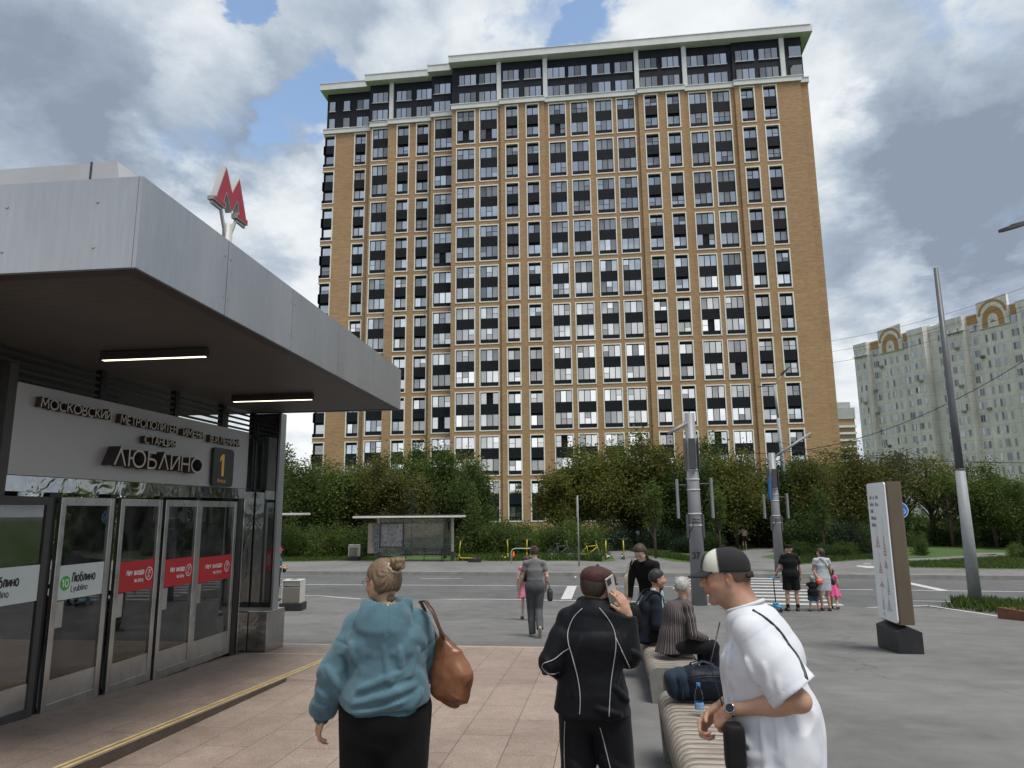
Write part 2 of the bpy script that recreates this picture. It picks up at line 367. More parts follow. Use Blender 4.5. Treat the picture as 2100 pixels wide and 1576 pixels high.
# ------------------------------------------------------------------ ground, road, pavements
def mat_asphalt(name, base, streak=.0, crack=True, tint=(1, .985, .96)):
    t = NT(name); v = t.coord('Object')
    fine = t.noise(v, 160, 3, .7); mid = t.noise(v, 2.2, 7, .62, .4); big = t.noise(v, .35, 4, .55, .6)
    lo = tuple(base*.72*c for c in tint); hi = tuple(base*1.25*c for c in tint)
    c = t.ramp(t.math('ADD', t.math('MULTIPLY', mid, .5), t.math('MULTIPLY', big, .5)), [(.34, lo), (.66, hi)])
    c = t.mix(.55, c, t.ramp(fine, [(.3, (.45, .45, .45)), (.7, (1.5, 1.5, 1.5))]), 'MULTIPLY')
    sv = t.coord('Object', (.25, 3.5, 1), (0, 0, .12)); st = t.noise(sv, 1.6, 8, .66, .5)
    c = t.mix(streak, c, t.ramp(st, [(.3, (.6, .6, .6)), (.52, (1, 1, 1)), (.72, (1.22, 1.22, 1.22))]), 'MULTIPLY')
    if crack:
        vo = t.n('ShaderNodeTexVoronoi', feature='DISTANCE_TO_EDGE'); vv = t.coord('Object')
        wz = t.n('ShaderNodeVectorMath', operation='ADD'); t.l(vv, wz.inputs[0])
        nn = t.n('ShaderNodeTexNoise'); t.l(vv, nn.inputs['Vector']); nn.inputs['Scale'].default_value = 1.3; nn.inputs['Detail'].default_value = 6
        sc = t.n('ShaderNodeVectorMath', operation='SCALE'); t.l(nn.outputs['Color'], sc.inputs[0]); sc.inputs['Scale'].default_value = 1.6
        t.l(sc.outputs[0], wz.inputs[1]); t.l(wz.outputs[0], vo.inputs['Vector']); vo.inputs['Scale'].default_value = .16
        c = t.mix(t.range(vo.outputs[0], 0, .0045, .45, 0), c, (.03, .03, .03))
    t.base(c); t.rough(t.range(mid, .3, .7, .78, .92)); t.bump(fine, .35, .004); t.b.inputs['Specular IOR Level'].default_value = .35
    return t.m
M_plaza = mat_asphalt('plaza_asphalt', .150, .22)
M_road = mat_asphalt('road_asphalt', .115, .22, True, (.99, .99, 1.0))
M_walk = mat_asphalt('walk_asphalt', .17, .15)
def mat_paint():
    t = NT('road_paint'); v = t.coord('Object'); a = t.noise(v, 9, 8, .7); b = t.noise(v, 70, 3, .6)
    w = t.math('ADD', t.math('MULTIPLY', a, .6), t.math('MULTIPLY', b, .4))
    t.base(t.ramp(w, [(.36, (.16, .16, .16)), (.46, (.48, .48, .47)), (.7, (.60, .60, .58))])); t.rough(.75); return t.m
M_paint = mat_paint()
def mat_grass():
    t = NT('lawn_grass'); v = t.coord('Object'); a = t.noise(v, .5, 6, .6, .4); b = t.noise(v, 14, 5, .7)
    w = t.math('ADD', t.math('MULTIPLY', a, .6), t.math('MULTIPLY', b, .4))
    t.base(t.ramp(w, [(.3, (.022, .042, .010)), (.5, (.05, .10, .018)), (.62, (.085, .135, .028)), (.75, (.14, .13, .05))])); t.rough(.95)
    t.bump(b, .8, .05); return t.m
M_grass = mat_grass()
def mat_granite():
    t = NT('granite_pavers'); v = t.coord('Object', (1, 1, 1), (0, 0, pi/2))
    br = t.n('ShaderNodeTexBrick'); t.l(v, br.inputs['Vector'])
    br.offset = .5; br.inputs['Scale'].default_value = 1.0; br.inputs['Mortar Size'].default_value = .0035; br.inputs['Mortar Smooth'].default_value = .15
    br.inputs['Brick Width'].default_value = 1.18; br.inputs['Row Height'].default_value = .46; br.inputs['Bias'].default_value = 0
    br.inputs['Color1'].default_value = (.27, .22, .19, 1); br.inputs['Color2'].default_value = (.30, .245, .215, 1); br.inputs['Mortar'].default_value = (.07, .055, .045, 1)
    vo = t.coord('Object'); sp = t.noise(vo, 85, 4, .75); sp2 = t.noise(vo, 240, 2, .6); big = t.noise(vo, .8, 6, .62, .5); dirt = t.noise(vo, 5, 7, .65)
    c = t.mix(.8, br.outputs['Color'], t.ramp(sp, [(.32, (.42, .38, .36)), (.5, (1, .97, .95)), (.68, (1.7, 1.62, 1.55))]), 'MULTIPLY')
    c = t.mix(.6, c, t.ramp(sp2, [(.3, (.6, .58, .56)), (.7, (1.4, 1.4, 1.38))]), 'MULTIPLY')
    c = t.mix(.7, c, t.ramp(big, [(.3, (.72, .70, .68)), (.7, (1.22, 1.2, 1.18))]), 'MULTIPLY')
    c = t.mix(.5, c, t.ramp(dirt, [(.35, (.8, .78, .76)), (.6, (1.1, 1.1, 1.1))]), 'MULTIPLY')
    t.base(c); t.rough(t.range(big, .3, .7, .5, .74)); t.bump(t.math('SUBTRACT', t.math('MULTIPLY', sp, .25), br.outputs['Fac']), .25, .004)
    return t.m
M_granite = mat_granite()
M_kerb = M_('kerb_concrete', (.22, .215, .20), .85, 0, .2, 3, .3, 90)
M_step = M_('step_edge_granite', (.17, .12, .105), .7, 0, .25, 14, .2, 120)

# one sheet that reaches the horizon
mb = MB(); mb.quad((-1500, -1500, -.06), (1500, -1500, -.06), (1500, 2500, -.06), (-1500, 2500, -.06))
tag(mb.build('ground', M_('open_ground', (.11, .115, .085), .95, 0, .3, .05)), kind='structure')

def strip(ys, x0, x1, dz=0.0):
    b = MB()
    for a, c in zip(ys[:-1], ys[1:]): b.quad((x0, a, G(a)+dz), (x1, a, G(a)+dz), (x1, c, G(c)+dz), (x0, c, G(c)+dz))
    return b
# sloping plaza down to the road
ys = [-30, 0] + [y*1.0 for y in range(2, 20, 2)] + [12, 20.5, 21.3]; ys = sorted(set(ys))
b = strip(ys, -70, 70)
b.poly([(-70, 21.3, 0), (70, 21.3, 0), (70, 14.6+7.2, 0), (14.45, 21.6, 0), (7.0, 22.3, 0), (-5.4, 23.65, 0), (-12, 24.3, 0), (-16, 25.6, 0), (-70, 30, 0)])
tag(b.build('plaza_pavement', M_plaza), kind='structure')
# road surface
b = MB(); b.poly([(-300, 21.4, -.012), (300, 10, -.012), (300, 23, -.012), (14.45, 30.95, -.012), (5.3, 31.75, -.012), (-9.7, 32.5, -.012), (-40, 34.4, -.012), (-300, 48, -.012)])
tag(b.build('road', M_road), kind='structure')
# granite paving in front of the doors
b = strip([-14, 0, 2, 4, 6, 8, 10, 12, 12.45], -30, -1.0+.0, .004)
b.poly([(-1.0, -14, G(0)+.004), (-0.2, -14, G(0)+.004), (-.2, 0, G(0)+.004), (-1.0, 0, G(0)+.004)])
for a, c in zip([0, 2, 4, 6, 8, 10, 12], [2, 4, 6, 8, 10, 12, 12.45]):
    b.quad((-1.0, a, G(a)+.004), (-.2, a, G(a)+.004), (-.2, c, G(c)+.004), (-1.0, c, G(c)+.004))
tag(b.build('granite_pavement', M_granite), kind='structure')
# light border course of the paving
b = MB(); b.quad((-30, 12.45, G(12.45)+.006), (-.2, 12.45, G(12.45)+.006), (-.2, 12.62, G(12.62)+.006), (-30, 12.62, G(12.62)+.006))
tag(b.build('pavement_border', M_('border_stone', (.36, .31, .24), .8, 0, .15, 10)), kind='structure')
# raised entrance platform with its yellow-lined edge
ZP = .10
def platz(y): return G(y)+.008+max(.012, .12-.0151*(y-4))
b = MB(); X0, X1 = -30, -4.14
py = [-14, 0, 2, 4, 6, 8, 8.1, 9, 10.3, 11.36]
for a, c in zip(py[:-1], py[1:]): b.quad((X0, a, platz(a)), (X1, a, platz(a)), (X1, c, platz(c)), (X0, c, platz(c)))
plat = tag(b.build('entrance_platform_pavement', M_granite), kind='structure')
b = MB()
for a, c in zip(py[:-1], py[1:]): b.quad((X1, a, G(a)), (X1, c, G(c)), (X1+.003, c, platz(c)), (X1+.003, a, platz(a)))
# short ramp wedge against the step
za_, zb_2 = platz(9.3), platz(11.3)
b.poly([(X1+.003, 9.3, za_), (X1+.003, 9.28, G(9.3)), (X1+.52, 9.35, G(9.3)+.006)])
b.poly([(X1+.003, 9.3, za_), (X1+.52, 9.35, G(9.3)+.007), (X1+.52, 11.3, G(11.3)+.007), (X1+.003, 11.3, zb_2)])
tag(b.build('platform_kerb', M_granite), kind='structure')
M_yel = M_('yellow_edge_strip', (.62, .47, .20), .6, 0, .22, 7)
b = MB()
for off in (.045, .115):
    for a, c in zip(py[:-1], py[1:]):
        x = X1-off
        b.quad((x-.018, a, platz(a)+.004), (x+.018, a, platz(a)+.004), (x+.018, c, platz(c)+.004), (x-.018, c, platz(c)+.004))
b.quad((-5.6, 11.26, platz(11.3)+.005), (X1-.03, 11.26, platz(11.3)+.005), (X1-.03, 11.31, platz(11.3)+.005), (-5.6, 11.31, platz(11.3)+.005))
tag(b.build('platform_edge_marking', M_yel), kind='structure')
# joint line in the plaza asphalt
# road markings
def line(b, p, q, w, z=-.006):
    p = Vector((p[0], p[1], 0)); q = Vector((q[0], q[1], 0)); d = (q-p).normalized(); n = Vector((-d.y, d.x, 0))*w/2
    b.quad((p.x-n.x, p.y-n.y, z), (q.x-n.x, q.y-n.y, z), (q.x+n.x, q.y+n.y, z), (p.x+n.x, p.y+n.y, z))
def gp(px, py, z=0.0): q = atZ(px, py, z); return (q[0], q[1])
def pline(b, pts, w, z=-.006):
    P = [gp(*p) for p in pts]
    for p, q in zip(P[:-1], P[1:]): line(b, p, q, w, z)
b = MB()
pline(b, [(580, 1221.5), (660, 1223), (740, 1229)], .12, .004)
pline(b, [(740, 1230), (1000, 1229), (1395, 1236)], .12, -.002)
pline(b, [(1395, 1236), (1540, 1243.5), (1740, 1248.5), (1790, 1246)], .12, -.002)
pline(b, [(1790, 1246.5), (1905, 1243), (2063, 1267)], .12, .006)
pline(b, [(560, 1198.5), (1380, 1203)], .12)
pline(b, [(1700, 1209), (1790, 1209.5)], .12); pline(b, [(1860, 1210.5), (2300, 1216)], .12)
pline(b, [(860, 1186.5), (950, 1186.5)], .10); pline(b, [(1830, 1231), (2060, 1236)], .10)
pline(b, [(560, 1187), (600, 1187)], .1); pline(b, [(1800, 1190), (1850, 1193), (1935, 1211)], .35)
# stop block at x 1150..1190
q = [gp(1150, 1229), gp(1172, 1229), gp(1183, 1201.5), gp(1164, 1201.5)]
b.poly([(p[0], p[1], -.0045) for p in q])
q = [gp(1178, 1185), gp(1181, 1185), gp(1184, 1180), gp(1179, 1180)]; b.poly([(p[0], p[1], -.0045) for p in q])
# zebra bars run along the road
ZA = [(1178.5, 1390, 1580), (1183.5, 1385, 1590), (1188.5, 1385, 1600), (1194, 1385, 1625), (1199.5, 1382, 1640), (1206, 1380, 1655), (1213, 1420, 1665), (1220, 1440, 1690), (1227.5, 1455, 1705), (1236, 1475, 1728)]
for yy, xa, xb in ZA:
    p, q = gp(xa, yy), gp(xb, yy+.9+(xb-xa)*.012)
    line(b, p, q, .36, -.0085)
tag(b.build('road_marking', M_paint), kind='structure')
# far kerb and pavement, raised 0.15
KB = [(-300, 48), (-40, 34.4), (-9.7, 32.5), (5.3, 31.75), (14.45, 30.95), (300, 23)]
b = MB()
for (xa, ya), (xb, yb) in zip(KB[:-1], KB[1:]):
    b.quad((xa, ya, -.02), (xb, yb, -.02), (xb, yb+.01, .15), (xa, ya+.01, .15))
    b.quad((xa, ya+.01, .15), (xb, yb+.01, .15), (xb, yb+.16, .155), (xa, ya+.16, .155))
tag(b.build('far_kerb', M_kerb), kind='structure')
b = MB(); b.poly([(-300, 48.15, .145), (-40, 34.55, .145), (-9.7, 32.65, .145), (5.3, 31.9, .145), (14.45, 31.1, .145), (300, 23.15, .145), (300, 400, .145), (-300, 400, .145)])
tag(b.build('park_lawn', M_grass), kind='structure')
def pp(l, z=.151): return [(*gp(x, y, .15), z) for x, y in l]
b = MB()
b.poly([(-300, 48.16, .151), (-40, 34.56, .151), (-9.7, 32.66, .151), (5.3, 31.91, .151), (14.45, 31.11, .151), (300, 23.16, .151), (300, 34, .151)] +
       pp([(2100, 1168.5), (1990, 1168), (1870, 1165), (1850, 1160), (1838, 1150), (1780, 1148.5), (1640, 1159)]) + pp([(1600, 1150), (1560, 1142), (1640, 1128), (1625, 1123), (1540, 1125), (1500, 1140), (1440, 1157), (1380, 1152), (1330, 1141), (1290, 1130), (1260, 1121), (1225, 1123), (1255, 1140), (1262, 1151), (1235, 1153), (1190, 1151)]) +
       pp([(985, 1152), (760, 1150.5), (560, 1153)]) + [(-60, 42, .151), (-300, 56, .151)])
tag(b.build('far_pavement', M_walk), kind='structure')
b = MB(); b.poly(pp([(1850, 1150), (1930, 1149), (2050, 1141), (2040, 1137), (1920, 1144), (1840, 1147)]))
b.poly(pp([(1990, 1139), (2060, 1139), (2060, 1134), (2000, 1134)]))
tag(b.build('park_path', M_walk), kind='structure')
b = MB()
for l in ([(1758, 1160), (1790, 1162), (1830, 1163), (1828, 1165), (1780, 1165.5), (1756, 1162)], [(1770, 1156.5), (1786, 1156.5), (1786, 1157.5), (1770, 1157.5)]): b.poly(pp(l, .155))
tag(b.build('cycle_marking', M_paint), kind='structure')
# ------------------------------------------------------------------ brick apartment tower
BX0, BY0 = -11.64, 93.69          # u -> X = u + BX0 ; depth d -> Y = BY0 + d
ZT = CAMZ + 58.11                 # top of the highest brick bay row
def mat_brickwall():
    t = NT('tan_brick'); v = t.coord('Object')
    br = t.n('ShaderNodeTexBrick')
    sx = t.n('ShaderNodeSeparateXYZ'); t.l(v, sx.inputs[0]); cb = t.n('ShaderNodeCombineXYZ')
    t.l(t.math('ADD', sx.outputs[0], sx.outputs[1]), cb.inputs[0]); t.l(sx.outputs[2], cb.inputs[1]); t.l(cb.outputs[0], br.inputs['Vector'])
    br.inputs['Scale'].default_value = 1; br.inputs['Brick Width'].default_value = .5; br.inputs['Row Height'].default_value = .15; br.inputs['Mortar Size'].default_value = .012
    br.inputs['Color1'].default_value = (.37, .235, .125, 1); br.inputs['Color2'].default_value = (.45, .29, .16, 1); br.inputs['Mortar'].default_value = (.30, .20, .12, 1)
    st = t.noise(t.coord('Object', (.35, .35, 4.2)), 1.3, 9, .72, .3); big = t.noise(v, .12, 5, .6)
    c = t.mix(.75, br.outputs['Color'], t.ramp(st, [(.3, (.68, .66, .62)), (.5, (1, 1, 1)), (.7, (1.28, 1.25, 1.2))]), 'MULTIPLY')
    c = t.mix(.6, c, t.ramp(big, [(.3, (.86, .85, .84)), (.7, (1.12, 1.12, 1.12))]), 'MULTIPLY')
    t.base(c); t.rough(.9); return t.m
M_brick = mat_brickwall()
M_trim = M_('white_window_trim', (.80, .77, .70), .6, 0, .06, .6)
M_corn = M_('white_cornice', (.66, .68, .67), .6, 0, .08, .5)
M_dark = M_('dark_metal_cladding', (.007, .009, .013), .6, 0, .3, 3, spec=.2)
def mat_slatted():
    t = NT('dark_slatted_panel'); v = t.coord('Object'); sx = t.n('ShaderNodeSeparateXYZ'); t.l(v, sx.inputs[0])
    w = t.math('FRACT', t.math('MULTIPLY', sx.outputs[2], 5.0)); e = t.range(w, .0, .22, 0, 1)
    nz = t.noise(v, 1.1, 5, .6)
    t.base(t.mix(e, (.004, .005, .007), t.ramp(nz, [(.3, (.007, .009, .013)), (.7, (.014, .017, .022))]))); t.rough(.6); t.b.inputs['Specular IOR Level'].default_value = .2; return t.m
M_slat = mat_slatted()
def mat_pane(name='window_glass', tint=1.0, g0=.20, g1=.97):
    """glazing over curtains or dark rooms; rnd is the pane's own number"""
    t = NT(name); a = t.n('ShaderNodeAttribute', attribute_name='rnd'); r = a.outputs['Fac']
    v = t.coord('Object'); fold = t.noise(t.coord('Object', (5.5, 5.5, .22)), 1.0, 4, .6, .3); nz = t.noise(v, .9, 5, .6, .5)
    curtain = t.ramp(fold, [(.3, (.08*tint, .078*tint, .07*tint)), (.55, (.20*tint, .195*tint, .18*tint)), (.75, (.36*tint, .35*tint, .33*tint))])
    room = t.ramp(nz, [(.35, (.008, .009, .011)), (.55, (.04, .038, .034)), (.75, (.13, .12, .10))])
    hf = t.math('FRACT', t.math('MULTIPLY', r, 7.31))
    inside = t.mix(t.range(hf, .42, .50), room, curtain)
    inside = t.mix(t.range(t.math('FRACT', t.math('MULTIPLY', r, 23.7)), .80, .82), inside, (.16, .145, .13))
    t.base(inside); t.rough(.6)
    gl = t.n('ShaderNodeBsdfGlossy'); gl.inputs['Roughness'].default_value = .015; gl.inputs['Color'].default_value = (.96, .98, 1, 1)
    mx = t.n('ShaderNodeMixShader'); t.l(t.range(t.math('FRACT', t.math('MULTIPLY', r, 3.17)), 0, 1, g0, g1), mx.inputs[0])
    t.l(t.b.outputs[0], mx.inputs[1]); t.l(gl.outputs[0], mx.inputs[2]); t.l(mx.outputs[0], t.o.inputs[0]); return t.m
M_pane = mat_pane()
R = random.Random(7)
tower = empty('apartment_tower', (BX0, BY0, 0), 0, 'tall tan brick apartment block with white framed window bays and a dark top', 'building')

def pane_quad(p, x0, x1, z0, z1, y, rng=None, tilt=.012):
    rng = rng or R
    tx = rng.uniform(-tilt, tilt)*(x1-x0); tz = rng.uniform(-tilt, tilt)*(z1-z0)
    p.val = rng.random(); p.quad((x0, y+tx, z0), (x1, y-tx, z0), (x1, y-tx+tz, z1), (x0, y+tx+tz, z1)); p.val = None

SEC = [('wing', -29.75, -21.95, 4.39), ('A', -21.95, -18.95, 3.40), ('B', -18.95, -12.05, 2.95), ('C', -12.05, -8.55, 1.95),
       ('D', -8.55, -1.35, .37), ('E', -1.35, 5.05, 0.0), ('F', 5.05, 18.45, .37), ('G', 18.45, 24.85, 0.0), ('H', 24.85, 31.75, .37), ('I', 31.75, 40.6, 0.0), ('J', 40.6, 41.75, .55)]
BAYS = [('L', -29.75, -27.87, 4.39), ('N', -24.85, -22.84, 4.39), ('W', -21.70, -18.98, 3.42), ('N', -17.67, -15.62, 2.95), ('N', -14.65, -12.58, 2.95), ('W', -11.62, -8.75, 1.95),
        ('W', -7.94, -5.07, .37), ('W', -4.51, -1.72, .37), ('N', -.67, 1.32, 0), ('N', 2.34, 4.31, 0),
        ('W', 5.60, 8.18, .37), ('W', 8.75, 11.40, .37), ('W', 12.19, 14.80, .37), ('W', 15.29, 17.99, .37), ('N', 19.17, 21.17, 0), ('N', 22.26, 24.23, 0),
        ('W', 25.40, 28.05, .37), ('W', 28.58, 31.20, .37), ('N', 32.39, 34.41, 0), ('N', 35.42, 37.42, 0)]
ZB = -0.3                          # foot of the walls
ZC = ZT + .28                      # underside of the cornice
BH = 5.44
# brick skin with real openings
wall = MB()
def wall_section(u0, u1, d, bays):
    xs = sorted(set([u0, u1] + [q for b in bays for q in (b[1], b[2]) if u0 < q < u1]))
    for a, c in zip(xs[:-1], xs[1:]):
        hit = [b for b in bays if b[1]-1e-6 <= a and c <= b[2]+1e-6]
        if not hit:
            wall.quad((a, d, ZB), (c, d, ZB), (c, d, ZC), (a, d, ZC)); continue
        zprev = ZB
        for r in range(9, -1, -1):
            zt = ZT-6*r; zb = zt-BH
            wall.quad((a, d, zprev), (c, d, zprev), (c, d, zb), (a, d, zb)); zprev = zt
        wall.quad((a, d, zprev), (c, d, zprev), (c, d, ZC), (a, d, ZC))
for i, (n, u0, u1, d) in enumerate(SEC):
    wall_section(u0, u1, d, [b for b in BAYS if b[1] >= u0-.1 and b[2] <= u1+.1])
    if i+1 < len(SEC):
        d2 = SEC[i+1][3]
        if d != d2: wall.quad((u1, d, ZB), (u1, d2, ZB), (u1, d2, ZC), (u1, d, ZC))
DEP = 20.0
wall.quad((41.75, .55, ZB), (41.75, DEP, ZB), (41.75, DEP, ZC), (41.75, .55, ZC))
wall.quad((41.75, DEP, ZB), (-29.75, DEP, ZB), (-29.75, DEP, ZC), (41.75, DEP, ZC)) if False else wall.quad((41.75, DEP, ZB), (-29.75, DEP, ZB), (-29.75, DEP, ZC), (41.75, DEP, ZC))
# left gable with openings for the corner rooms
for r in range(-1, 10):
    zb_prev = ZC if r == -1 else ZT-6*r-BH
    zn = ZB if r == 9 else ZT-6*(r+1)
    wall.quad((-29.75, DEP, zn), (-29.75, 4.39, zn), (-29.75, 4.39, zb_prev), (-29.75, DEP, zb_prev))
for r in range(10):
    zt = ZT-6*r; wall.quad((-29.75, DEP, zt-BH), (-29.75, 6.6, zt-BH), (-29.75, 6.6, zt), (-29.75, DEP, zt))
wall.build('brick_wall', M_brick, tower)

def bay_meshes(kind, w, rng):
    """one two-storey bay in its own frame: x 0..w, y 0 = wall face (y+ inwards), z 0 top downwards"""
    f = MB(); p = MB(); H = BH; fr = .15
    # 0 trim 1 dark frame 2 slatted
    f.cur = 0; pr = .06; dp = .42 if kind != 'W' else .2
    left = kind != 'L'
    x0 = 0 if left else 0
    if left: f.box(0, fr, -pr, dp, -H, 0)
    f.box(w-fr, w, -pr, dp, -H, 0)
    f.box(fr if left else 0, w-fr, -pr, dp, -fr, 0); f.box(fr if left else 0, w-fr, -pr, dp, -H, -H+fr)
    a, c = (fr if left else 0), w-fr
    if kind == 'W': lay = [(.25, 1.72), (3.18, 4.72)]; gy = .16; npn = 3; pan = [(1.72, 3.18), (4.72, H-fr)]; py = .08
    else: lay = [(.50, 1.74), (3.48, 4.78)]; gy = .34; npn = 2; pan = [(1.74, 3.16), (4.78, H-fr)]; py = .05
    f.cur = 2
    for z0, z1 in pan: f.box(a+.004, c-.004, py, gy+.06, -z1, -z0)
    if kind == 'L':      # return of the panels round the corner
        for z0, z1 in pan: f.box(-.05, a+.35, py-.0, 2.1, -z1+.003, -z0-.003)
        f.cur = 0; f.box(-.06, .0, -.06, 2.1, -H, -H+fr); f.box(-.06, .0, -.06, 2.1, -fr, 0)
    f.cur = 1
    # back plate behind the glass, head, mullions
    f.box(a, c, gy+.06, gy+.10, -H+fr, -fr)
    for k, (z0, z1) in enumerate(lay):
        ztop = z0
        f.box(a+(0 if kind != 'L' else .3), c, gy-.03, gy+.055, -ztop, -(ztop-.09 if k else fr))
        m = .055
        step = (c-a-(.3 if kind == 'L' else 0))/npn; s0 = a+(.3 if kind == 'L' else 0)
        if kind == 'L': npx = 1; step = c-s0
        else: npx = npn
        for q in range(npx+1):
            xx = s0+q*step; hw = m if q in (0, npx) else .045
            f.box(max(a, xx-hw), min(c, xx+hw), gy-.045, gy+.05, -z1, -z0)
        for q in range(npx):
            q0 = s0+q*step+.04; q1 = s0+(q+1)*step-.04; style = rng.random()
            if style < .07 and kind == 'W' and q == 1:
                continue                                   # sash slid open: the dark room shows
            if style < .22:                                # half sliding sash
                zz = z0+(z1-z0)*.52
                pane_quad(p, q0, q1, -z1, -zz-.02, gy+.01, rng); pane_quad(p, q0, q1, -zz+.02, -z0, gy+.012, rng)
                f.box(q0, q1, gy-.02, gy+.03, -zz-.02, -zz+.02)
            else: pane_quad(p, q0, q1, -z1, -z0, gy+.01, rng)
    return f, p
cells = []
for (k, a, c, d) in BAYS:
    for r in range(10):
        # how large it shows: nearer rows and the right-hand side
        zc_ = ZT-6*r-3; hidden = (r >= 9) or (zc_ < 8)
        cells.append(((0 if hidden else 1, (2 if k == 'W' else 1), a), k, a, c, d, r))
cells.sort(key=lambda q: q[0], reverse=True)
rest_f, rest_p = MB(), MB()
bay_cache = {}
for i, (_, k, a, c, d, r) in enumerate(cells):
    rng = random.Random(int(1000*abs(a))+r*17+3)
    f, p = bay_meshes(k, c-a, rng)
    T = Vector((a, d, ZT-6*r))
    if i < 99:
        o = f.build('window_bay', [M_trim, M_dark, M_slat], tower); o.location = T
        p.build('glazing', M_pane, o)
    else:
        for S, D in ((f, rest_f), (p, rest_p)):
            n = len(D.v); D.v += [(x+T.x, y+T.y, z+T.z) for x, y, z in S.v]; D.f += [tuple(q+n for q in fc) for fc in S.f]
            D.mi += S.mi; D.sm += S.sm; D.at += S.at
o = rest_f.build('window_bays', [M_trim, M_dark, M_slat], tower); o['kind'] = 'stuff'
q = rest_p.build('glazing', M_pane, o); q['kind'] = 'stuff'

# cornice band
cb_ = MB(); ZK0, ZK1 = ZC-.12, ZT+.95
for i, (n, u0, u1, d) in enumerate(SEC):
    e0 = .12 if i == 0 else 0; e1 = 0.12 if (i == len(SEC)-1 or SEC[i+1][3] > d) else 0
    e0 = .12 if (i == 0 or SEC[i-1][3] > d) else 0
    dz = .002*(i % 2)
    cb_.box(u0-e0, u1+e1-.001, d-.28, d+1.2, ZK0+dz, ZK1-.10-dz)
    cb_.box(u0-e0-.08*(e0 > 0), u1+e1-.001, d-.36, d+1.15, ZK1-.0995-dz, ZK1-dz)
cb_.build('cornice', M_corn, tower)
# dark two-storey crown
crown = MB(); pn = MB(); ZR = CAMZ+65.35
CR = [(-29.55, -22.15, 4.75), (-22.15, -12.15, 3.35), (-12.15, -8.65, 2.35), (-8.65, -1.35, .75), (-1.35, 5.05, .45), (5.05, 18.45, .75), (18.45, 24.85, .45), (24.85, 31.75, .75), (31.75, 41.3, .45)]
for i, (u0, u1, d) in enumerate(CR):
    crown.quad((u0, d, ZK1-.2), (u1, d, ZK1-.2), (u1, d, ZR), (u0, d, ZR))
    if i+1 < len(CR): d2 = CR[i+1][2]; crown.quad((u1, d, ZK1-.2), (u1, d2, ZK1-.2), (u1, d2, ZR), (u1, d, ZR))
crown.quad((41.3, .45, ZK1-.2), (41.3, DEP, ZK1-.2), (41.3, DEP, ZR), (41.3, .45, ZR))
crown.quad((-29.55, DEP, ZK1-.2), (-29.55, 4.75, ZK1-.2), (-29.55, 4.75, ZR), (-29.55, DEP, ZR))
def mat_clad():
    t = NT('crown_cladding'); v = t.coord('Object'); sx = t.n('ShaderNodeSeparateXYZ'); t.l(v, sx.inputs[0])
    w = t.math('FRACT', t.math('MULTIPLY', sx.outputs[0], .8)); e = t.range(w, 0, .05, 0, 1)
    w2 = t.math('FRACT', t.math('MULTIPLY', sx.outputs[2], .34)); e2 = t.range(w2, 0, .02, 0, 1); nz = t.noise(t.coord('Object', (1, 1, .3)), .7, 5, .6)
    t.base(t.mix(t.math('MULTIPLY', e, e2), (.006, .007, .009), t.ramp(nz, [(.3, (.011, .014, .020)), (.7, (.018, .023, .031))]))); t.rough(.55); t.b.inputs['Specular IOR Level'].default_value = .25; return t.m
crown.build('crown_wall', mat_clad(), tower)
cw = []
for d, l in ((.45, [(-1.0, 1.4), (2.15, 4.65), (18.75, 21.3), (22.0, 24.4), (32.2, 34.8), (35.4, 38.0)]), (.75, [(-7.6, -5.0), (-4.6, -2.0), (5.5, 8.15), (8.6, 11.3), (12.0, 14.7), (15.3, 17.9), (25.2, 27.9), (28.4, 31.1)]),
             (2.35, [(-11.75, -9.2)]), (3.35, [(-21.7, -19.2), (-17.9, -15.5), (-14.75, -12.35)])):
    for a, c in l: cw += [(a, c, d, 3)]
cw += [(-29.2, -28.2, 4.75, 1), (-26.9, -25.8, 4.75, 1), (-24.7, -22.7, 4.75, 2), (39.5, 41.2, .45, 1)]
for a, c, d, n in cw:
    for (z0, z1) in ((CAMZ+62.4, CAMZ+63.95), (CAMZ+59.5, CAMZ+61.05)):
        f, p = MB(), MB(); rng = random.Random(int(a*77+z0*13)); f.cur = 0
        f.box(a-.06, c+.06, d-.05, d-.01, z0-.06, z1+.06)
        st = (c-a)/n
        for q in range(n+1): f.box(a+q*st-.05, a+q*st+.05, d-.09, d-.052, z0, z1)
        f.cur = 1; f.box(a-.05, c+.05, d-.16, d-.055, z0-.17, z0-.065)
        for q in range(n): pane_quad(p, a+q*st+.04, a+(q+1)*st-.04, z0, z1, d-.066, rng, .008)
        o = f.build('crown_window', [M_dark, M_corn], tower); p.build('glazing', M_pane, o)
fin = MB()
for u in (-21.95+.15, -18.95, -1.86, 4.95, 18.1, 24.80, 38.25):
    if u < -20: continue
    d = 3.2 if u < -15 else .3
    fin.box(u, u+.62, d-.22, d+.18, ZK1-.001, ZR-.02)
fin.build('white_fin', M_corn, tower)
roof = MB()
RF = [(-30.3, -22.6, 3.3), (-22.6, -12.5, 1.95), (-12.5, -8.9, 1.0), (-8.9, 42.4, -.75)]
for i, (u0, u1, d) in enumerate(RF):
    dz = i*.004
    roof.cur = 0; roof.box(u0, u1-.002, d, d+.2, ZR-.05+dz, ZR+.95+dz)
    roof.box(u0, u0+.2, d+.2, DEP+.8, ZR-.05+dz, ZR+.95+dz)
    roof.cur = 0; roof.box(u0+.2, u1-.002, d+.2, DEP+.8, ZR+.0+dz, ZR+.25+dz)
    roof.box(u0-.06, u1-.002, d-.08, d+.25, ZR+.952+dz, ZR+1.05+dz)
roof.box(42.4, 42.6, -.75, DEP+.8, ZR-.05, ZR+.95)
rf = roof.build('roof', [M_corn], tower)

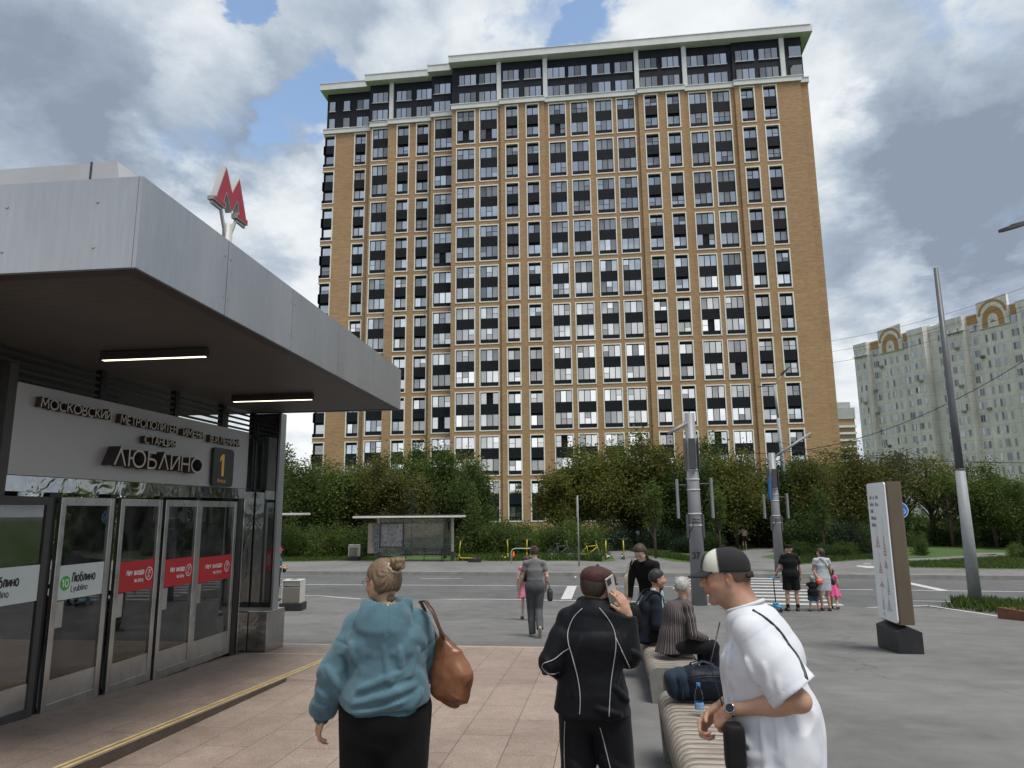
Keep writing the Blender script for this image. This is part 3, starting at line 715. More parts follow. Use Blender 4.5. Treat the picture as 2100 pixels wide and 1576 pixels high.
# ------------------------------------------------------------------ white panel blocks
def mat_panel():
    t = NT('white_concrete_panels'); v = t.coord('Object'); sx = t.n('ShaderNodeSeparateXYZ'); t.l(v, sx.inputs[0])
    hz = t.math('FRACT', t.math('DIVIDE', sx.outputs[2], 2.8)); vx = t.math('FRACT', t.math('DIVIDE', sx.outputs[0], 3.3))
    e = t.math('MULTIPLY', t.range(hz, 0, .035), t.range(vx, 0, .03)); nz = t.noise(t.coord('Object', (1, 1, .25)), .8, 7, .65); big = t.noise(v, .15, 4, .5)
    c = t.ramp(nz, [(.3, (.58, .57, .54)), (.55, (.72, .71, .68)), (.7, (.80, .79, .76))])
    c = t.mix(.6, c, t.ramp(big, [(.35, (.88, .87, .85)), (.65, (1.05, 1.05, 1.05))]), 'MULTIPLY')
    t.base(t.mix(e, (.27, .26, .24), c)); t.rough(.9); return t.m
M_panel = mat_panel()
M_ochre = M_('ochre_plaster', (.43, .245, .11), .9, 0, .12, 1)
M_wfr = M_('white_window_frame', (.55, .56, .56), .5, 0, .1, 2)
M_pane2 = mat_pane('far_window_glass', .5, .04, .42)
M_ac = M_('air_conditioner_case', (.24, .24, .23), .6, 0, .15, 3)
def panel_tower(label, origin, ang, L, floors, rng):
    """facade along local +x (towards viewer), facing local -y"""
    root = empty('panel_apartment_block', origin, ang, label, 'building', 'white panel apartment blocks')
    H = floors*2.8+.6; w = MB(); w.cur = 0
    segs = [(0, 4.0, -1.2), (4.0, 15.7, 0.0), (15.7, 19.9, -1.1), (19.9, L, 0.6)]
    for i, (a, c, d) in enumerate(segs):
        w.quad((a, d, -1), (c, d, -1), (c, d, H), (a, d, H))
        if i+1 < len(segs): d2 = segs[i+1][2]; w.quad((c, d, -1), (c, d2, -1), (c, d2, H), (c, d, H))
    w.quad((0, 13, -1), (0, -1.2, -1), (0, -1.2, H), (0, 13, H)); w.quad((L, .6, -1), (L, 13, -1), (L, 13, H), (L, .6, H)); w.quad((L, 13, -1), (0, 13, -1), (0, 13, H), (L, 13, H))
    w.build('panel_wall', M_panel, root)
    r = MB(); r.cur = 0
    for (a, c, d) in segs: r.box(a, c-.003, d-.12, 13.1, H+.002, H+1.5)
    r.box(13.6, 18, 4, 9, H+1.51, H+2.9)
    # arched gable over the stair
    g0, g1 = 6.9, 13.5; mid = (g0+g1)/2
    prof = [(g0, H-2.3), (g1, H-2.3), (g1, H+4.0), (g0, H+3.6)]
    r.prism(prof, -.35, .3, axis='y')
    r.cur = 1
    def band(r0, r1, zb, hh=1.0):
        n = 12
        for k in range(n):
            t0, t1 = pi*k/n, pi*(k+1)/n
            P = lambda rr, t_: (mid+rr*cos(t_), -.37, zb+rr*hh*sin(t_))
            r.quad(P(r0, t0), P(r1, t0), P(r1, t1), P(r0, t1))
    band(2.55, 3.15, H+.5, .98); band(1.15, 2.35, H-.9, 1.3); band(0, .5, H-1.3, 1)
    r.box(g0+.95, g1-.95, -.371, -.36, H-1.9, H-.9) if False else None
    r.box(mid-2.35, mid-1.15, -.372, -.36, H-2.2, H-.9); r.box(mid+1.15, mid+2.35, -.372, -.36, H-2.2, H-.9)
    r.box(4.3, 6.6, -.15, -.122, H-.6, H+1.3); r.box(g1+.3, 15.5, -.15, -.122, H-.6, H+1.3)
    r.cur = 0; r.box(0, 4.6, -1.9, -1.22, H-1.9, H-1.75); r.build('roof_gable', [M_panel, M_ochre], root)
    cols = [(.7, .95, -1.2, 1.45), (2.6, .55, -1.2, 1.45), (4.7, 1.6, 0, 1.5), (7.9, .5, 0, 1.6), (9.3, 1.0, 0, 1.6), (11.2, .5, 0, 1.6), (13.5, 1.75, 0, 1.5), (16.5, 1.2, -1.1, 1.4), (18.6, .65, -1.1, 1.4), (22.2, .9, .6, 1.5)]
    spots = []
    for fl in range(floors):
        for (x, ww, d, hh) in cols:
            z0 = fl*2.8+1.0; spots.append((fl, x, ww, d, z0, hh))
    spots.sort(key=lambda s: -s[0]); rf_, rp_ = MB(), MB()
    for i, (fl, x, ww, d, z0, hh) in enumerate(spots):
        if fl == floors-1 and 7 < x < 13: continue
        f, p = (MB(), MB()) if i < 95 else (rf_, rp_)
        n = 3 if ww > 1.5 else (2 if ww > .8 else 1); st = ww/n; m = .06
        f.box(x-m, x+ww+m, d-.05, d-.01, z0-m, z0+hh+m)
        for q in range(n): pane_quad(p, x+q*st+.05, x+(q+1)*st-.05, z0+.04, z0+hh-.04, d-.06, rng, .006)
        if i < 95: o = f.build('window', M_wfr, root); p.build('pane', M_pane2, o)
    o = rf_.build('windows', M_wfr, root); o['kind'] = 'stuff'; q = rp_.build('panes', M_pane2, o); q['kind'] = 'stuff'
    for k in range(9):
        fl = rng.randrange(5, floors-1); x = rng.choice([4.2, 1.8, 17.75, 6.5, 15.3-.6]); d = 0 if 4.0 <= x < 15.7 else (-1.2 if x < 4.0 else -1.1)
        a = MB(); a.cbox(x, x+.85, d-.42, d-.02, fl*2.8+.5, fl*2.8+1.1, .04); a.build('air_conditioner', M_ac, root)
    an = MB()
    for x in (17, 19.4): an.tube([(x, 5, H+.6), (x, 5, H+3.2)], .05, 5); an.tube([(x-.6, 5, H+3.0), (x+.6, 5, H+3.0)], .03, 4)
    an.build('roof_aerial', M_dark, root)
    return root
FD = Vector((sin(-YAW-radians(-14.6)) if False else 0, 0, 0))
# facade direction: from the far left corner towards the viewer
VPX = 483.0; dv = ray(VPX, 1050); dv = Vector((dv[0], dv[1], 0)).normalized(); FDIR = -dv
A0 = atY(1757, 900, 191.0); A0 = Vector((A0[0], A0[1], 0)) + FDIR*2.8; ang = math.atan2(FDIR.y, FDIR.x)
LW = 25.6; rngp = random.Random(5)
panel_tower('white panel block with ochre arched gable, its grey end wall beside the brick tower', A0, ang, LW, 15, rngp)
A1 = A0 + FDIR*LW + Vector((FDIR.y, -FDIR.x, 0))*(-.0)
panel_tower('white panel block with ochre arched gable, just right of the galvanised lamp pole', (A1.x, A1.y, 0), ang, LW, 15, rngp)

# small distant block between the two
db = empty('distant_apartment_block', (0, 0, 0), 0, 'small far off brick block with white balconies in the gap beside the tall tower', 'building')
q0 = atY(1724, 860, 330); q1 = atY(1750, 860, 330); w = MB(); w.box(q0[0]-14, q1[0]+.5, 330, 345, 0, q0[2])
w.build('brick_wall', M_('far_brick', (.33, .22, .13), .9, 0, .1, .3), db)
w = MB(); w.box(q0[0]-14.3, q1[0]+.8, 329.6, 345.3, q0[2]+.01, q0[2]+5.0); w.box(q0[0]-14.3, q1[0]+.2, 333, 344, q0[2]+5.01, q0[2]+8)
w.build('roof', M_('far_roof', (.40, .41, .41), .8, 0, .1, .3), db)
for k in range(12):
    zz = q0[2]-3.0-k*3.0
    w = MB(); w.box(q0[0]-13, q1[0]+.6, 328.6, 329.99, zz-.9, zz); w.build('balcony', M_corn, db)
# ------------------------------------------------------------------ station pavilion
def mat_fascia():
    t = NT('aluminium_fascia'); v = t.coord('Object'); nz = t.noise(t.coord('Object', (1, 1, .35)), 1.2, 7, .62, .3); f = t.noise(t.coord('Object', (6, 6, .6)), 5, 5, .6)
    c = t.ramp(nz, [(.3, (.36, .372, .39)), (.7, (.46, .472, .49))]); c = t.mix(.35, c, t.ramp(f, [(.35, (.85, .85, .85)), (.65, (1.1, 1.1, 1.1))]), 'MULTIPLY')
    t.base(c); t.metal(.8); t.rough(t.range(nz, .3, .7, .28, .4)); return t.m
M_fascia = mat_fascia()
M_seam = M_('panel_seam', (.04, .04, .045), .6)
def mat_soffit():
    t = NT('dark_soffit'); v = t.coord('Object'); sx = t.n('ShaderNodeSeparateXYZ'); t.l(v, sx.inputs[0])
    w = t.math('FRACT', t.math('MULTIPLY', sx.outputs[1], 9.0)); e = t.range(w, 0, .12); nz = t.noise(v, 1.2, 5, .6)
    t.base(t.mix(e, (.02, .019, .018), t.ramp(nz, [(.3, (.055, .052, .048)), (.7, (.08, .075, .07))]))); t.rough(.55); return t.m
M_soffit = mat_soffit()
M_blk2 = M_('dark_louvre', (.035, .034, .034), .5, 0, .2, 5)
M_steel = mat_steel('brushed_steel', .45, .3)
M_pol = mat_steel('polished_steel_sheet', .50, .07, (1, 1, 1), .16)
def mat_glass(name, col=(.97, .99, .98), refl=.08, rough=.01, dark=0.0):
    """thin sheet glazing: mostly see-through, mirror-like by angle"""
    t = NT(name); tr = t.n('ShaderNodeBsdfTransparent'); tr.inputs[0].default_value = (*[c*(1-dark) for c in col], 1)
    gl = t.n('ShaderNodeBsdfGlossy'); gl.inputs['Roughness'].default_value = rough
    fr = t.n('ShaderNodeFresnel'); fr.inputs[0].default_value = 1.5
    nz = t.noise(t.coord('Object'), 2.5, 6, .65, .4); du = t.n('ShaderNodeBsdfDiffuse'); du.inputs[0].default_value = (.45, .46, .46, 1)
    mx = t.n('ShaderNodeMixShader'); t.l(t.math('ADD', t.math('MULTIPLY', fr.outputs[0], 1.3), refl-.04, clamp=True), mx.inputs[0]); t.l(tr.outputs[0], mx.inputs[1]); t.l(gl.outputs[0], mx.inputs[2])
    m2 = t.n('ShaderNodeMixShader'); t.l(t.range(nz, .45, .8, .01, .10), m2.inputs[0]); t.l(mx.outputs[0], m2.inputs[1]); t.l(du.outputs[0], m2.inputs[2])
    t.l(m2.outputs[0], t.o.inputs[0]); return t.m
M_glass = mat_glass('door_glass')
M_dglass = mat_glass('dark_glass', (.25, .27, .28), .16)
def mat_emit(name, col, s):
    t = NT(name); em = t.n('ShaderNodeEmission'); em.inputs[0].default_value = (*col, 1); em.inputs[1].default_value = s; t.l(em.outputs[0], t.o.inputs[0]); return t.m
M_led = mat_emit('lit_led_strip', (1, .86, .62), 1.6)

XW = -5.8; GZ = .62
st = empty('station_pavilion', (XW, 9, 0), 0, 'glass station entrance hall with grey metal canopy and raised letter sign', 'station entrance')
st_off = Vector((-XW, -9, 0))
def SB(name, b, mats, parent=None, fix=False):      # parts are written in world coordinates and moved into the pavilion's frame
    b.v = [(x-XW, y-9, z) for x, y, z in b.v]
    return b.build(name, mats, parent or st, fix)
CX, CY0, CY1, CZ0, CZ1 = -3.27, 4.31, 11.44, 4.5, 5.18
b = MB()
b.cur = 0
# fascia panels with open seams
ysm = [CY0, 5.55, 6.95, 8.4, 9.9, CY1]
for a, c in zip(ysm[:-1], ysm[1:]): b.box(CX-.03, CX, a+.004, c-.004, CZ0, CZ1)
xsm = [CX-.031, CX-1.12, CX-2.6, CX-4.1, CX-5.6, CX-7.1, -13]
for a, c in zip(xsm[:-1], xsm[1:]): b.box(c+.005, a-.005 if a != xsm[0] else a, CY0+.001, CY0+.03, CZ0, CZ1)
b.box(CX-9.7, CX-.03, CY1-.03, CY1-.001, CZ0, CZ1)
b.cur = 1; b.box(-13, CX-.035, CY0+.035, CY1-.035, CZ0+.02, CZ1-.02)
SB('canopy', b, [M_fascia, M_seam]).rotation_euler[2] = .0196
b = MB()                                            # small rivets along panel edges
for y in ysm[1:-1]:
    for z in (4.66, 5.02):
        for dy in (-.05, .05):
            b.cbox(CX, CX+.006, y+dy-.009, y+dy+.009, z-.009, z+.009, .003)
for x in (-3.6, -4.3, -4.5, -5.0, -5.8, -5.95):
    for z in (4.66, 5.0): b.cbox(x-.009, x+.009, CY0-.006, CY0+.001, z-.009, z+.009, .003)
SB('rivet', b, M_steel, bpy.data.objects['canopy'])
b = MB(); b.box(-13, CX-.12, CY0+.12, CY1-.12, CZ0-.005, CZ0+.019); SB('soffit', b, M_soffit).rotation_euler[2] = .0196
b = MB(); b.box(CX-.119, CX-.002, CY0+.002, CY1-.002, CZ0-.012, CZ0-.001); b.box(-13, CX-.12, CY0+.002, CY0+.119, CZ0-.012, CZ0-.001); b.box(-13, CX-.12, CY1-.119, CY1-.002, CZ0-.012, CZ0-.001)
SB('soffit_trim', b, M_('brown_trim', (.035, .030, .030), .5)).rotation_euler[2] = .0196
# raised roof volume
b = MB(); p1 = atY(240, 331, 5.6); p2 = atY(272, 358, 5.6); p0 = atY(-120, 362, 5.6)
zt = float(p1[2])
pr = [(-13, CZ1-.05), (float(p2[0])+.02, CZ1-.05), (float(p1[0]), zt), (float(p1[0])-.25, zt), (-13, zt+.02)]
b.prism(pr, 5.6, 6.6, 'y'); b.cur = 1
b.box(float(p1[0])-.26, float(p1[0])-.245, 5.592, 5.6, CZ1, zt+.01)
SB('roof', b, [M_('roof_sheet', (.50, .51, .52), .45, .3, .1, 1.5), M_seam])
for x0, x1, y in ((-5.17, -3.99, 6.7), (-5.27, -4.05, 9.58)):
    b = MB(); b.box(x0, x1, y-.035, y+.035, CZ0-.10, CZ0-.014); o = SB('ceiling_light', b, M_blk2)
    b = MB(); b.box(x0+.02, x1-.02, y-.02, y+.02, CZ0-.104, CZ0-.1005); SB('light_strip', b, M_led, o)

# wall framing
b = MB()
for y0, y1 in ((5.75, 5.85), (6.96, 7.07), (7.92, 8.03), (8.87, 8.94), (9.76, 9.855)): b.box(XW-.10, XW-.02, y0, y1, G(y0)+.03, 3.04)
b.box(XW-.12, XW-.02, 10.96, 11.105, G(11)-.02, 3.04)
for y0 in (7.6, 9.1, 10.35): b.box(XW-.12, XW-.04, y0, y0+.09, 4.1, 4.5)
b.box(XW-.14, XW-.02, 4.6, 4.75, .6, 4.5); b.box(XW-.12, XW-.03, 11.36, 11.44, 3.2, 4.5); b.box(XW-.1, XW-.04, 11.1, 11.42, 3.17, 3.22); b.box(XW-.1, XW-.03, 11.1, 11.42, 4.06, 4.11)
SB('wall_frame', b, M_blk)
for z in (4.17, 4.25, 4.33, 4.41):
    b = MB(); b.box(XW-.09, XW-.055, 4.76, 11.35, z, z+.028); SB('louvre', b, M_blk2)
b = MB(); b.box(XW-.075, XW-.069, 11.1, 11.36, 3.22, 4.06); SB('side_light', b, M_glass)
b = MB(); b.box(XW-.07, XW-.06, 4.76, 6.33, 3.25, 4.15); SB('upper_glazing', b, M_glass)
b = MB(); b.box(XW-.075, XW+.015, 4.8, 11.1, 3.045, 3.2); SB('steel_lintel', b, M_pol)
# big sign board
b = MB(); b.cbox(XW-.10, XW+.03, 6.33, 11.09, 3.205, 4.13, .004); sign = SB('name_board', b, M_('sign_board_metal', (.36, .36, .37), .45, .35, .05, .8))
b = MB(); b.box(XW-.13, XW+.025, 6.22, 6.325, 3.0, 4.3); SB('sign_edge', b, M_blk2)
M_lett = M_('letter_face', (.42, .39, .34), .4, .5, .05, 4)
M_letts = M_('letter_side', (.05, .043, .040), .5, .2, .1, 4)
def wall_text(body, pxa, pya, pxb, pyb, hpx, depth, parent, matf, name='letters', X=None, weight=.15):
    """lettering on the x-facing wall between two baseline pixels (measured on its front face)"""
    Xf = (X if X is not None else XW+.03)+depth
    A = atX(pxa, pya, Xf); B = atX(pxb, pyb, Xf); H = float(atX(pxa, pya-hpx, Xf)[2]-A[2]); W = float(B[1]-A[1]); zb = float((A[2]+B[2])/2)
    b = MB(); letters(b, body, (Xf, float(A[1]), zb), (0, 1, 0), (0, 0, 1), (1, 0, 0), H, W, weight, depth if depth > .01 else .0015, base=-depth-.001 if depth > .01 else 0)
    if depth <= .01: return SB(name, b, matf, parent, True)
    o = SB(name, b, M_letts, parent, True)
    b = MB(); letters(b, body, (Xf, float(A[1]), zb), (0, 1, 0), (0, 0, 1), (1, 0, 0), H, W, weight, .002, base=0.0005); SB('letter_face', b, matf, o, True)
    return o
wall_text('МОСКОВСКИЙ', 84, 834.8, 227, 861.8, 19, .07, sign, M_lett)
wall_text('МЕТРОПОЛИТЕН', 247.5, 866.6, 361.7, 889.7, 16.5, .07, sign, M_lett)
wall_text('ИМЕНИ', 376, 892, 417, 901.5, 14, .07, sign, M_lett)
wall_text('В.И.ЛЕНИНА', 431.5, 905.6, 491.8, 916.4, 13, .07, sign, M_lett)
wall_text('СТАНЦИЯ', 296.6, 906.9, 360, 919, 14, .07, sign, M_lett)
wall_text('\u039bЮБ\u039bИНО', 234.8, 951.6, 414, 972, 35, .16, sign, M_lett, weight=.13)
# number box 1 / Вход
A = atX(434.6, 999, XW+.08); B = atX(476.5, 999, XW+.08)
b = MB(); b.prism(rrect(float(A[1]), float(B[1]), 3.215, 3.79, .07), XW+.031, XW+.08, 'x'); nb = SB('entrance_number_sign', b, M_('sign_black', (.022, .022, .026), .35))
M_amber = M_('amber_lettering', (.75, .42, .08), .5, 0, .03)
q1 = atX(455, 977, XW+.082); q2 = atX(455, 932, XW+.082); h1 = float(q2[2]-q1[2]); b = MB(); yy, zz = float(q1[1]), float(q1[2])
b.prism([(yy-.02, zz), (yy+.045, zz), (yy+.045, zz+h1), (yy-.01, zz+h1), (yy-.075, zz+h1-.05), (yy-.075, zz+h1-.115), (yy-.02, zz+h1-.085)], XW+.0801, XW+.083, 'x'); SB('number', b, M_amber, nb, True)
wall_text('Вход', 446, 989, 462, 990, 7, 0, nb, M_amber, 'caption', X=XW+.082)

# doors
M_red = M_('red_door_sticker', (.42, .012, .016), .5, 0, .06, 3)
M_wst = M_('white_door_sticker', (.50, .56, .56), .5, 0, .05, 3)
M_wtx = M_('white_lettering', (.7, .7, .7), .5)
M_ktx = M_('black_lettering', (.01, .01, .012), .5)
M_green = M_('green_line_disc', (.03, .33, .03), .5)
M_kick = mat_steel('kick_plate_steel', .48, .35)
def door(y0, y1, x, kind, zb=None, dark=False):
    zb = (G((y0+y1)/2)+.06) if zb is None else zb; zt = 3.0; fw_ = .075
    b = MB(); S_ = M_steel if not dark else M_blk2
    b.cbox(x-.03, x+.02, y0, y0+fw_, zb, zt, .005); b.cbox(x-.03, x+.02, y1-fw_, y1, zb, zt, .005)
    b.box(x-.028, x+.018, y0+fw_, y1-fw_, zt-.09, zt-.002); b.box(x-.028, x+.018, y0+fw_, y1-fw_, zb+.002, zb+.10)
    d = SB('door', b, S_)
    b = MB(); b.box(x-.008, x-.002, y0+fw_, y1-fw_, zb+.10, zt-.09); SB('glass', b, M_dglass if dark else M_glass, d)
    b = MB(); b.box(x-.0015, x+.004, y0+fw_, y1-fw_, zb+.10, zb+.34); SB('kick_plate', b, M_kick, d)
    b = MB(); b.box(x+.002, x+.012, y0+.02, y0+.18, zb+.86, zb+1.13); SB('handle_plate', b, M_kick, d)
    xs = x+.006; sz0, sz1 = zb+1.14, zb+1.50
    b = MB(); b.box(x, xs, y0+fw_+.002, y1-fw_-.002, sz0, sz1)
    stk = SB('sticker', b, {'red': M_red, 'white': M_wst}[kind], d)
    w = y1-y0-2*fw_; ya = y0+fw_
    def tx(body, yy, zz, size, mm, width=None, weight=.16):
        b = MB(); letters(b, body, (xs, yy, zz), (0, 1, 0), (0, 0, 1), (1, 0, 0), size*.74, width, weight, .001, base=.001); return SB('lettering', b, mm, stk, True)
    if kind == 'red':
        tx('Нет входа', ya+w*.22, sz0+.19, .085, M_wtx, w*.48, .19); tx('No Entry', ya+w*.45, sz0+.10, .055, M_wtx, w*.25)
        yc, zc_ = ya+w*.86, sz0+.185
        b = MB(); n = 20
        for k in range(n):
            a0, a1 = 2*pi*k/n, 2*pi*(k+1)/n; P = lambda r, a: (xs+.0015, yc+r*cos(a), zc_+r*sin(a)*1.15)
            b.quad(P(.062, a0), P(.072, a0), P(.072, a1), P(.062, a1))
        for p, q, ww in (((-.045, -.055), (.045, .055), .008), ((0, .02), (-.01, -.02), .016), ((-.01, -.02), (.015, -.05), .009), ((-.01, -.02), (-.03, -.045), .009), ((0, .015), (.03, .0), .007), ((0, .015), (-.025, .01), .007)):
            dy, dz = q[0]-p[0], q[1]-p[1]; L = sqrt(dy*dy+dz*dz); ny, nz = -dz/L*ww/2, dy/L*ww/2
            b.quad((xs+.0018, yc+p[0]+ny, zc_+p[1]+nz), (xs+.0018, yc+p[0]-ny, zc_+p[1]-nz), (xs+.0018, yc+q[0]-ny, zc_+q[1]-nz), (xs+.0018, yc+q[0]+ny, zc_+q[1]+nz))
        b.poly([(xs+.0016, yc+.0+.013*cos(2*pi*k/10), zc_+.038+.013*sin(2*pi*k/10)) for k in range(10)])
        SB('no_entry_symbol', b, M_wtx, stk)
    else:
        yc, zc_ = ya+.105, sz0+.17
        b = MB(); b.poly([(xs+.001, yc+.072*cos(2*pi*k/28), zc_+.078*sin(2*pi*k/28)) for k in range(28)]); SB('line_disc', b, M_green, stk)
        tx('10', yc-.046, zc_-.036, .10, M_wtx, .092)
        if not dark: tx('Люблино', ya+.20, sz0+.175, .125, M_ktx, .36, .18); tx('Lyublino', ya+.20, sz0+.075, .085, M_ktx, .25, .13)
        else: tx('Люблино', y1-fw_-.62, sz0+.175, .125, M_ktx, .36, .18); tx('Lyublino', y1-fw_-.62, sz0+.075, .085, M_ktx, .25, .13)
    return d
door(5.86, 6.96, XW+.01, 'white', dark=True)
door(7.07, 7.92, XW+.02, 'white')
door(8.04, 8.87, XW+.02, 'red')
door(8.94, 9.76, XW+.02, 'red')
door(9.86, 10.95, XW-.045, 'red')
# polished corner pillar, base and poster case
b = MB(); b.cbox(XW-.42, XW+.01, 11.11, 11.42, G(11.3)-.02, 3.165, .004); SB('corner_pillar', b, M_pol)
b = MB(); b.cbox(-6.25, -5.47, 11.44, 12.1, G(11.8)-.05, 1.22, .004); SB('pillar_base', b, mat_steel('scuffed_steel', .40, .2, (1, 1, 1), .15))
b = MB(); b.cur = 0; b.box(-5.86, -5.42, 11.46, 11.62, 1.30, 4.49); b.cur = 1; b.box(-5.418, -5.385, 11.44, 11.64, 1.25, 4.49); b.box(-5.90, -5.42, 11.43, 11.63, 1.24, 1.297)
pc = SB('poster_case', b, [M_blk, M_fascia])
b = MB(); b.box(-5.82, -5.45, 11.452, 11.458, 1.38, 4.45); SB('glass', b, mat_glass('frosted_case_glass', (.5, .6, .6), .22, .05), pc)
b = MB(); b.box(-5.815, -5.455, 11.4585, 11.4598, 1.385, 4.445); SB('poster', b, M_('pale_poster', (.20, .25, .255), .8, 0, .15, 2), pc)
# hall interior
b = MB()
for a, c in zip([3, 6, 9, 11.3], [6, 9, 11.3, 11.31]): b.quad((-13, a, G(a)+.13), (XW-.02, a, G(a)+.13), (XW-.02, c, G(c)+.13), (-13, c, G(c)+.13))
SB('hall_floor', b, M_('hall_granite', (.20, .19, .18), .35, 0, .2, 20))
b = MB(); b.box(-13, XW-.5, 11.2, 11.36, .5, 1.42); b.cur = 1; b.box(-13, XW-.5, 11.17, 11.39, 1.421, 1.46)
SB('hall_parapet', b, [M_('black_stone', (.02, .021, .024), .3, 0, .3, 4), M_steel])
b = MB(); b.box(-13, XW-.5, 11.28, 11.287, 1.46, 4.5); SB('end_glazing', b, M_glass)
b = MB()
for x in (-6.35, -8.4, -10.4, -12.8): b.box(x-.05, x+.05, 11.2, 11.36, 1.461, 4.5)
b.box(-13, XW-.5, 11.22, 11.34, 3.0, 3.08); SB('end_glazing_frame', b, M_blk2)
b = MB(); b.box(-13.2, -13.0, 3, 11.3, .6, 4.5); b.box(-13.0, XW-.1, 2.9, 3.0, .6, 4.5); SB('back_wall', b, M_('hall_back_wall', (.10, .10, .10), .6, 0, .2, .7))
M_rail = mat_steel('handrail_steel', .55, .15, (1, 1, 1))
for x, y in ((-6.9, 8.55), (-6.95, 9.6), (-7.9, 9.0)):
    b = MB(); zf = G(y)+.13; R_ = .032
    for z in (.95, .72):
        b.tube([(x-1.6, y+.8, zf+z), (x-.1, y+.05, zf+z), (x, y, zf+z)], R_, 8)
    b.tube([(x, y, zf+.95)]+[(x+.115*sin(a)*.8, y-.115*sin(a)*.3, zf+.835+.115*cos(a)) for a in (pi*.2, pi*.4, pi*.6, pi*.8)]+[(x, y, zf+.72)], R_, 8)
    b.tube([(x-.06, y+.03, zf), (x-.06, y+.03, zf+.72)], .022, 8); b.tube([(x-.06, y+.03, zf), (x-.06, y+.03, zf+.012)], .06, 10)
    SB('handrail', b, M_rail)
b = MB(); b.cur = 0; b.cbox(-7.62, -7.0, 10.55, 10.62, 1.0, 2.75, .01); b.cur = 1; b.box(-7.54, -7.07, 10.542, 10.549, 1.25, 2.68); b.cur = 2; b.box(-7.2, -7.1, 10.53, 10.541, 1.4, 2.0)
SB('poster_stand', b, [M_('pale_stand', (.45, .55, .55), .6), M_('violet_poster', (.17, .035, .26), .6, 0, .2, 3), M_wst])
q = atY(425, 1104, 11.27); b = MB(); b.poly([(q[0]+.09*cos(2*pi*k/28), 11.272, q[2]+.09*sin(2*pi*k/28)) for k in range(28)]); SB('yellow_glass_dot', b, M_('yellow_dot', (.75, .42, .02), .6))
b = MB(); b.box(-6.44, -6.36, 11.25, 11.27, 1.6, 2.9); SB('glass_label', b, M_wst)

# the M on its post
XM = -5.55
ms = empty('station_sign', (XM, 0, 5.2), 0, 'red letter M sign in pale metal casing on a post above the canopy', 'sign')
def mp(px, py): q = atX(px, py, XM); return (float(q[1]), float(q[2]))
zx = 1103/140.0
K = [(300, 632), (345, 640), (510, 170), (603, 585), (722, 360), (828, 1030), (852, 1045), (852, 1130), (680, 1000), (682, 920), (712, 935), (688, 745), (588, 920), (515, 600), (468, 735), (500, 762), (494, 855), (300, 690)]
OUT = [mp(400+x/zx, 320+y/zx) for x, y in K]
TH = .10
b = MB(); b.M = Matrix.Translation((-XM, 0, -5.2)); b.cur = 1; b.prism(OUT, XM-TH, XM-.004, 'x')
b.cur = 2; b.prism(OUT, XM-.0035, XM, 'x')
cy = sum(p[0] for p in OUT)/len(OUT); cz = sum(p[1] for p in OUT)/len(OUT)
# red face inset: move every corner inwards
n = len(OUT); INN = []
area = sum(OUT[i][0]*OUT[(i+1) % n][1]-OUT[(i+1) % n][0]*OUT[i][1] for i in range(n)); sg = 1 if area > 0 else -1
for i in range(n):
    p0, p1, p2 = Vector(OUT[i-1]), Vector(OUT[i]), Vector(OUT[(i+1) % n]); d1 = (p1-p0).normalized(); d2 = (p2-p1).normalized()
    n1 = Vector((-d1.y, d1.x))*sg; n2 = Vector((-d2.y, d2.x))*sg; bi = (n1+n2); l = bi.length
    bi = bi/l if l > .1 else n1; k = min(.014/max(.35, bi.dot(n1)), .03); INN.append(tuple(p1+bi*k))
M_lr = M_('red_sign_face', (.33, .018, .035), .35, 0, .04)
M_ledge = M_('pale_sign_casing', (.42, .42, .41), .5, .2, .08, 3)
letter = b.build('letter', [M_lr, M_ledge, M_ledge], ms, True)
b = MB(); b.M = Matrix.Translation((-XM, 0, -5.2)); b.prism(INN, XM+.0002, XM+.004, 'x'); b.build('letter_face', M_lr, letter, True)
zb_ = min(p[1] for p in OUT[0:1])-.02
base_y = [mp(400+300/zx, 320+690/zx), mp(400+494/zx, 320+855/zx), mp(400+680/zx, 320+1000/zx), mp(400+852/zx, 320+1130/zx)]
Xc = XM-TH/2; pc_ = atX(400+520/zx, 320+1250/zx, Xc); yp = float(pc_[1])
zp = float(atX(400+520/zx, 320+1110/zx, Xc)[2])
b = MB(); b.M = Matrix.Translation((-XM, 0, -5.2)); b.tube([(Xc, yp, 4.9), (Xc, yp, zp)], .075, 20); b.build('post', M_ledge, ms)
for (ya, za), (yb, zb2) in ((base_y[0], base_y[1]), (base_y[3], base_y[2])):
    b = MB(); b.M = Matrix.Translation((-XM, 0, -5.2)); s_ = 1 if yp > ya else -1
    b.tube([(Xc, ya+.02*s_, za-.035), (Xc, yb-.05*s_, za-.035), (Xc, yp-.10*s_, zp-.10), (Xc, yp-.055*s_, zp-.24)], .028, 4, smooth=False)
    b.build('bracket', M_ledge, ms)
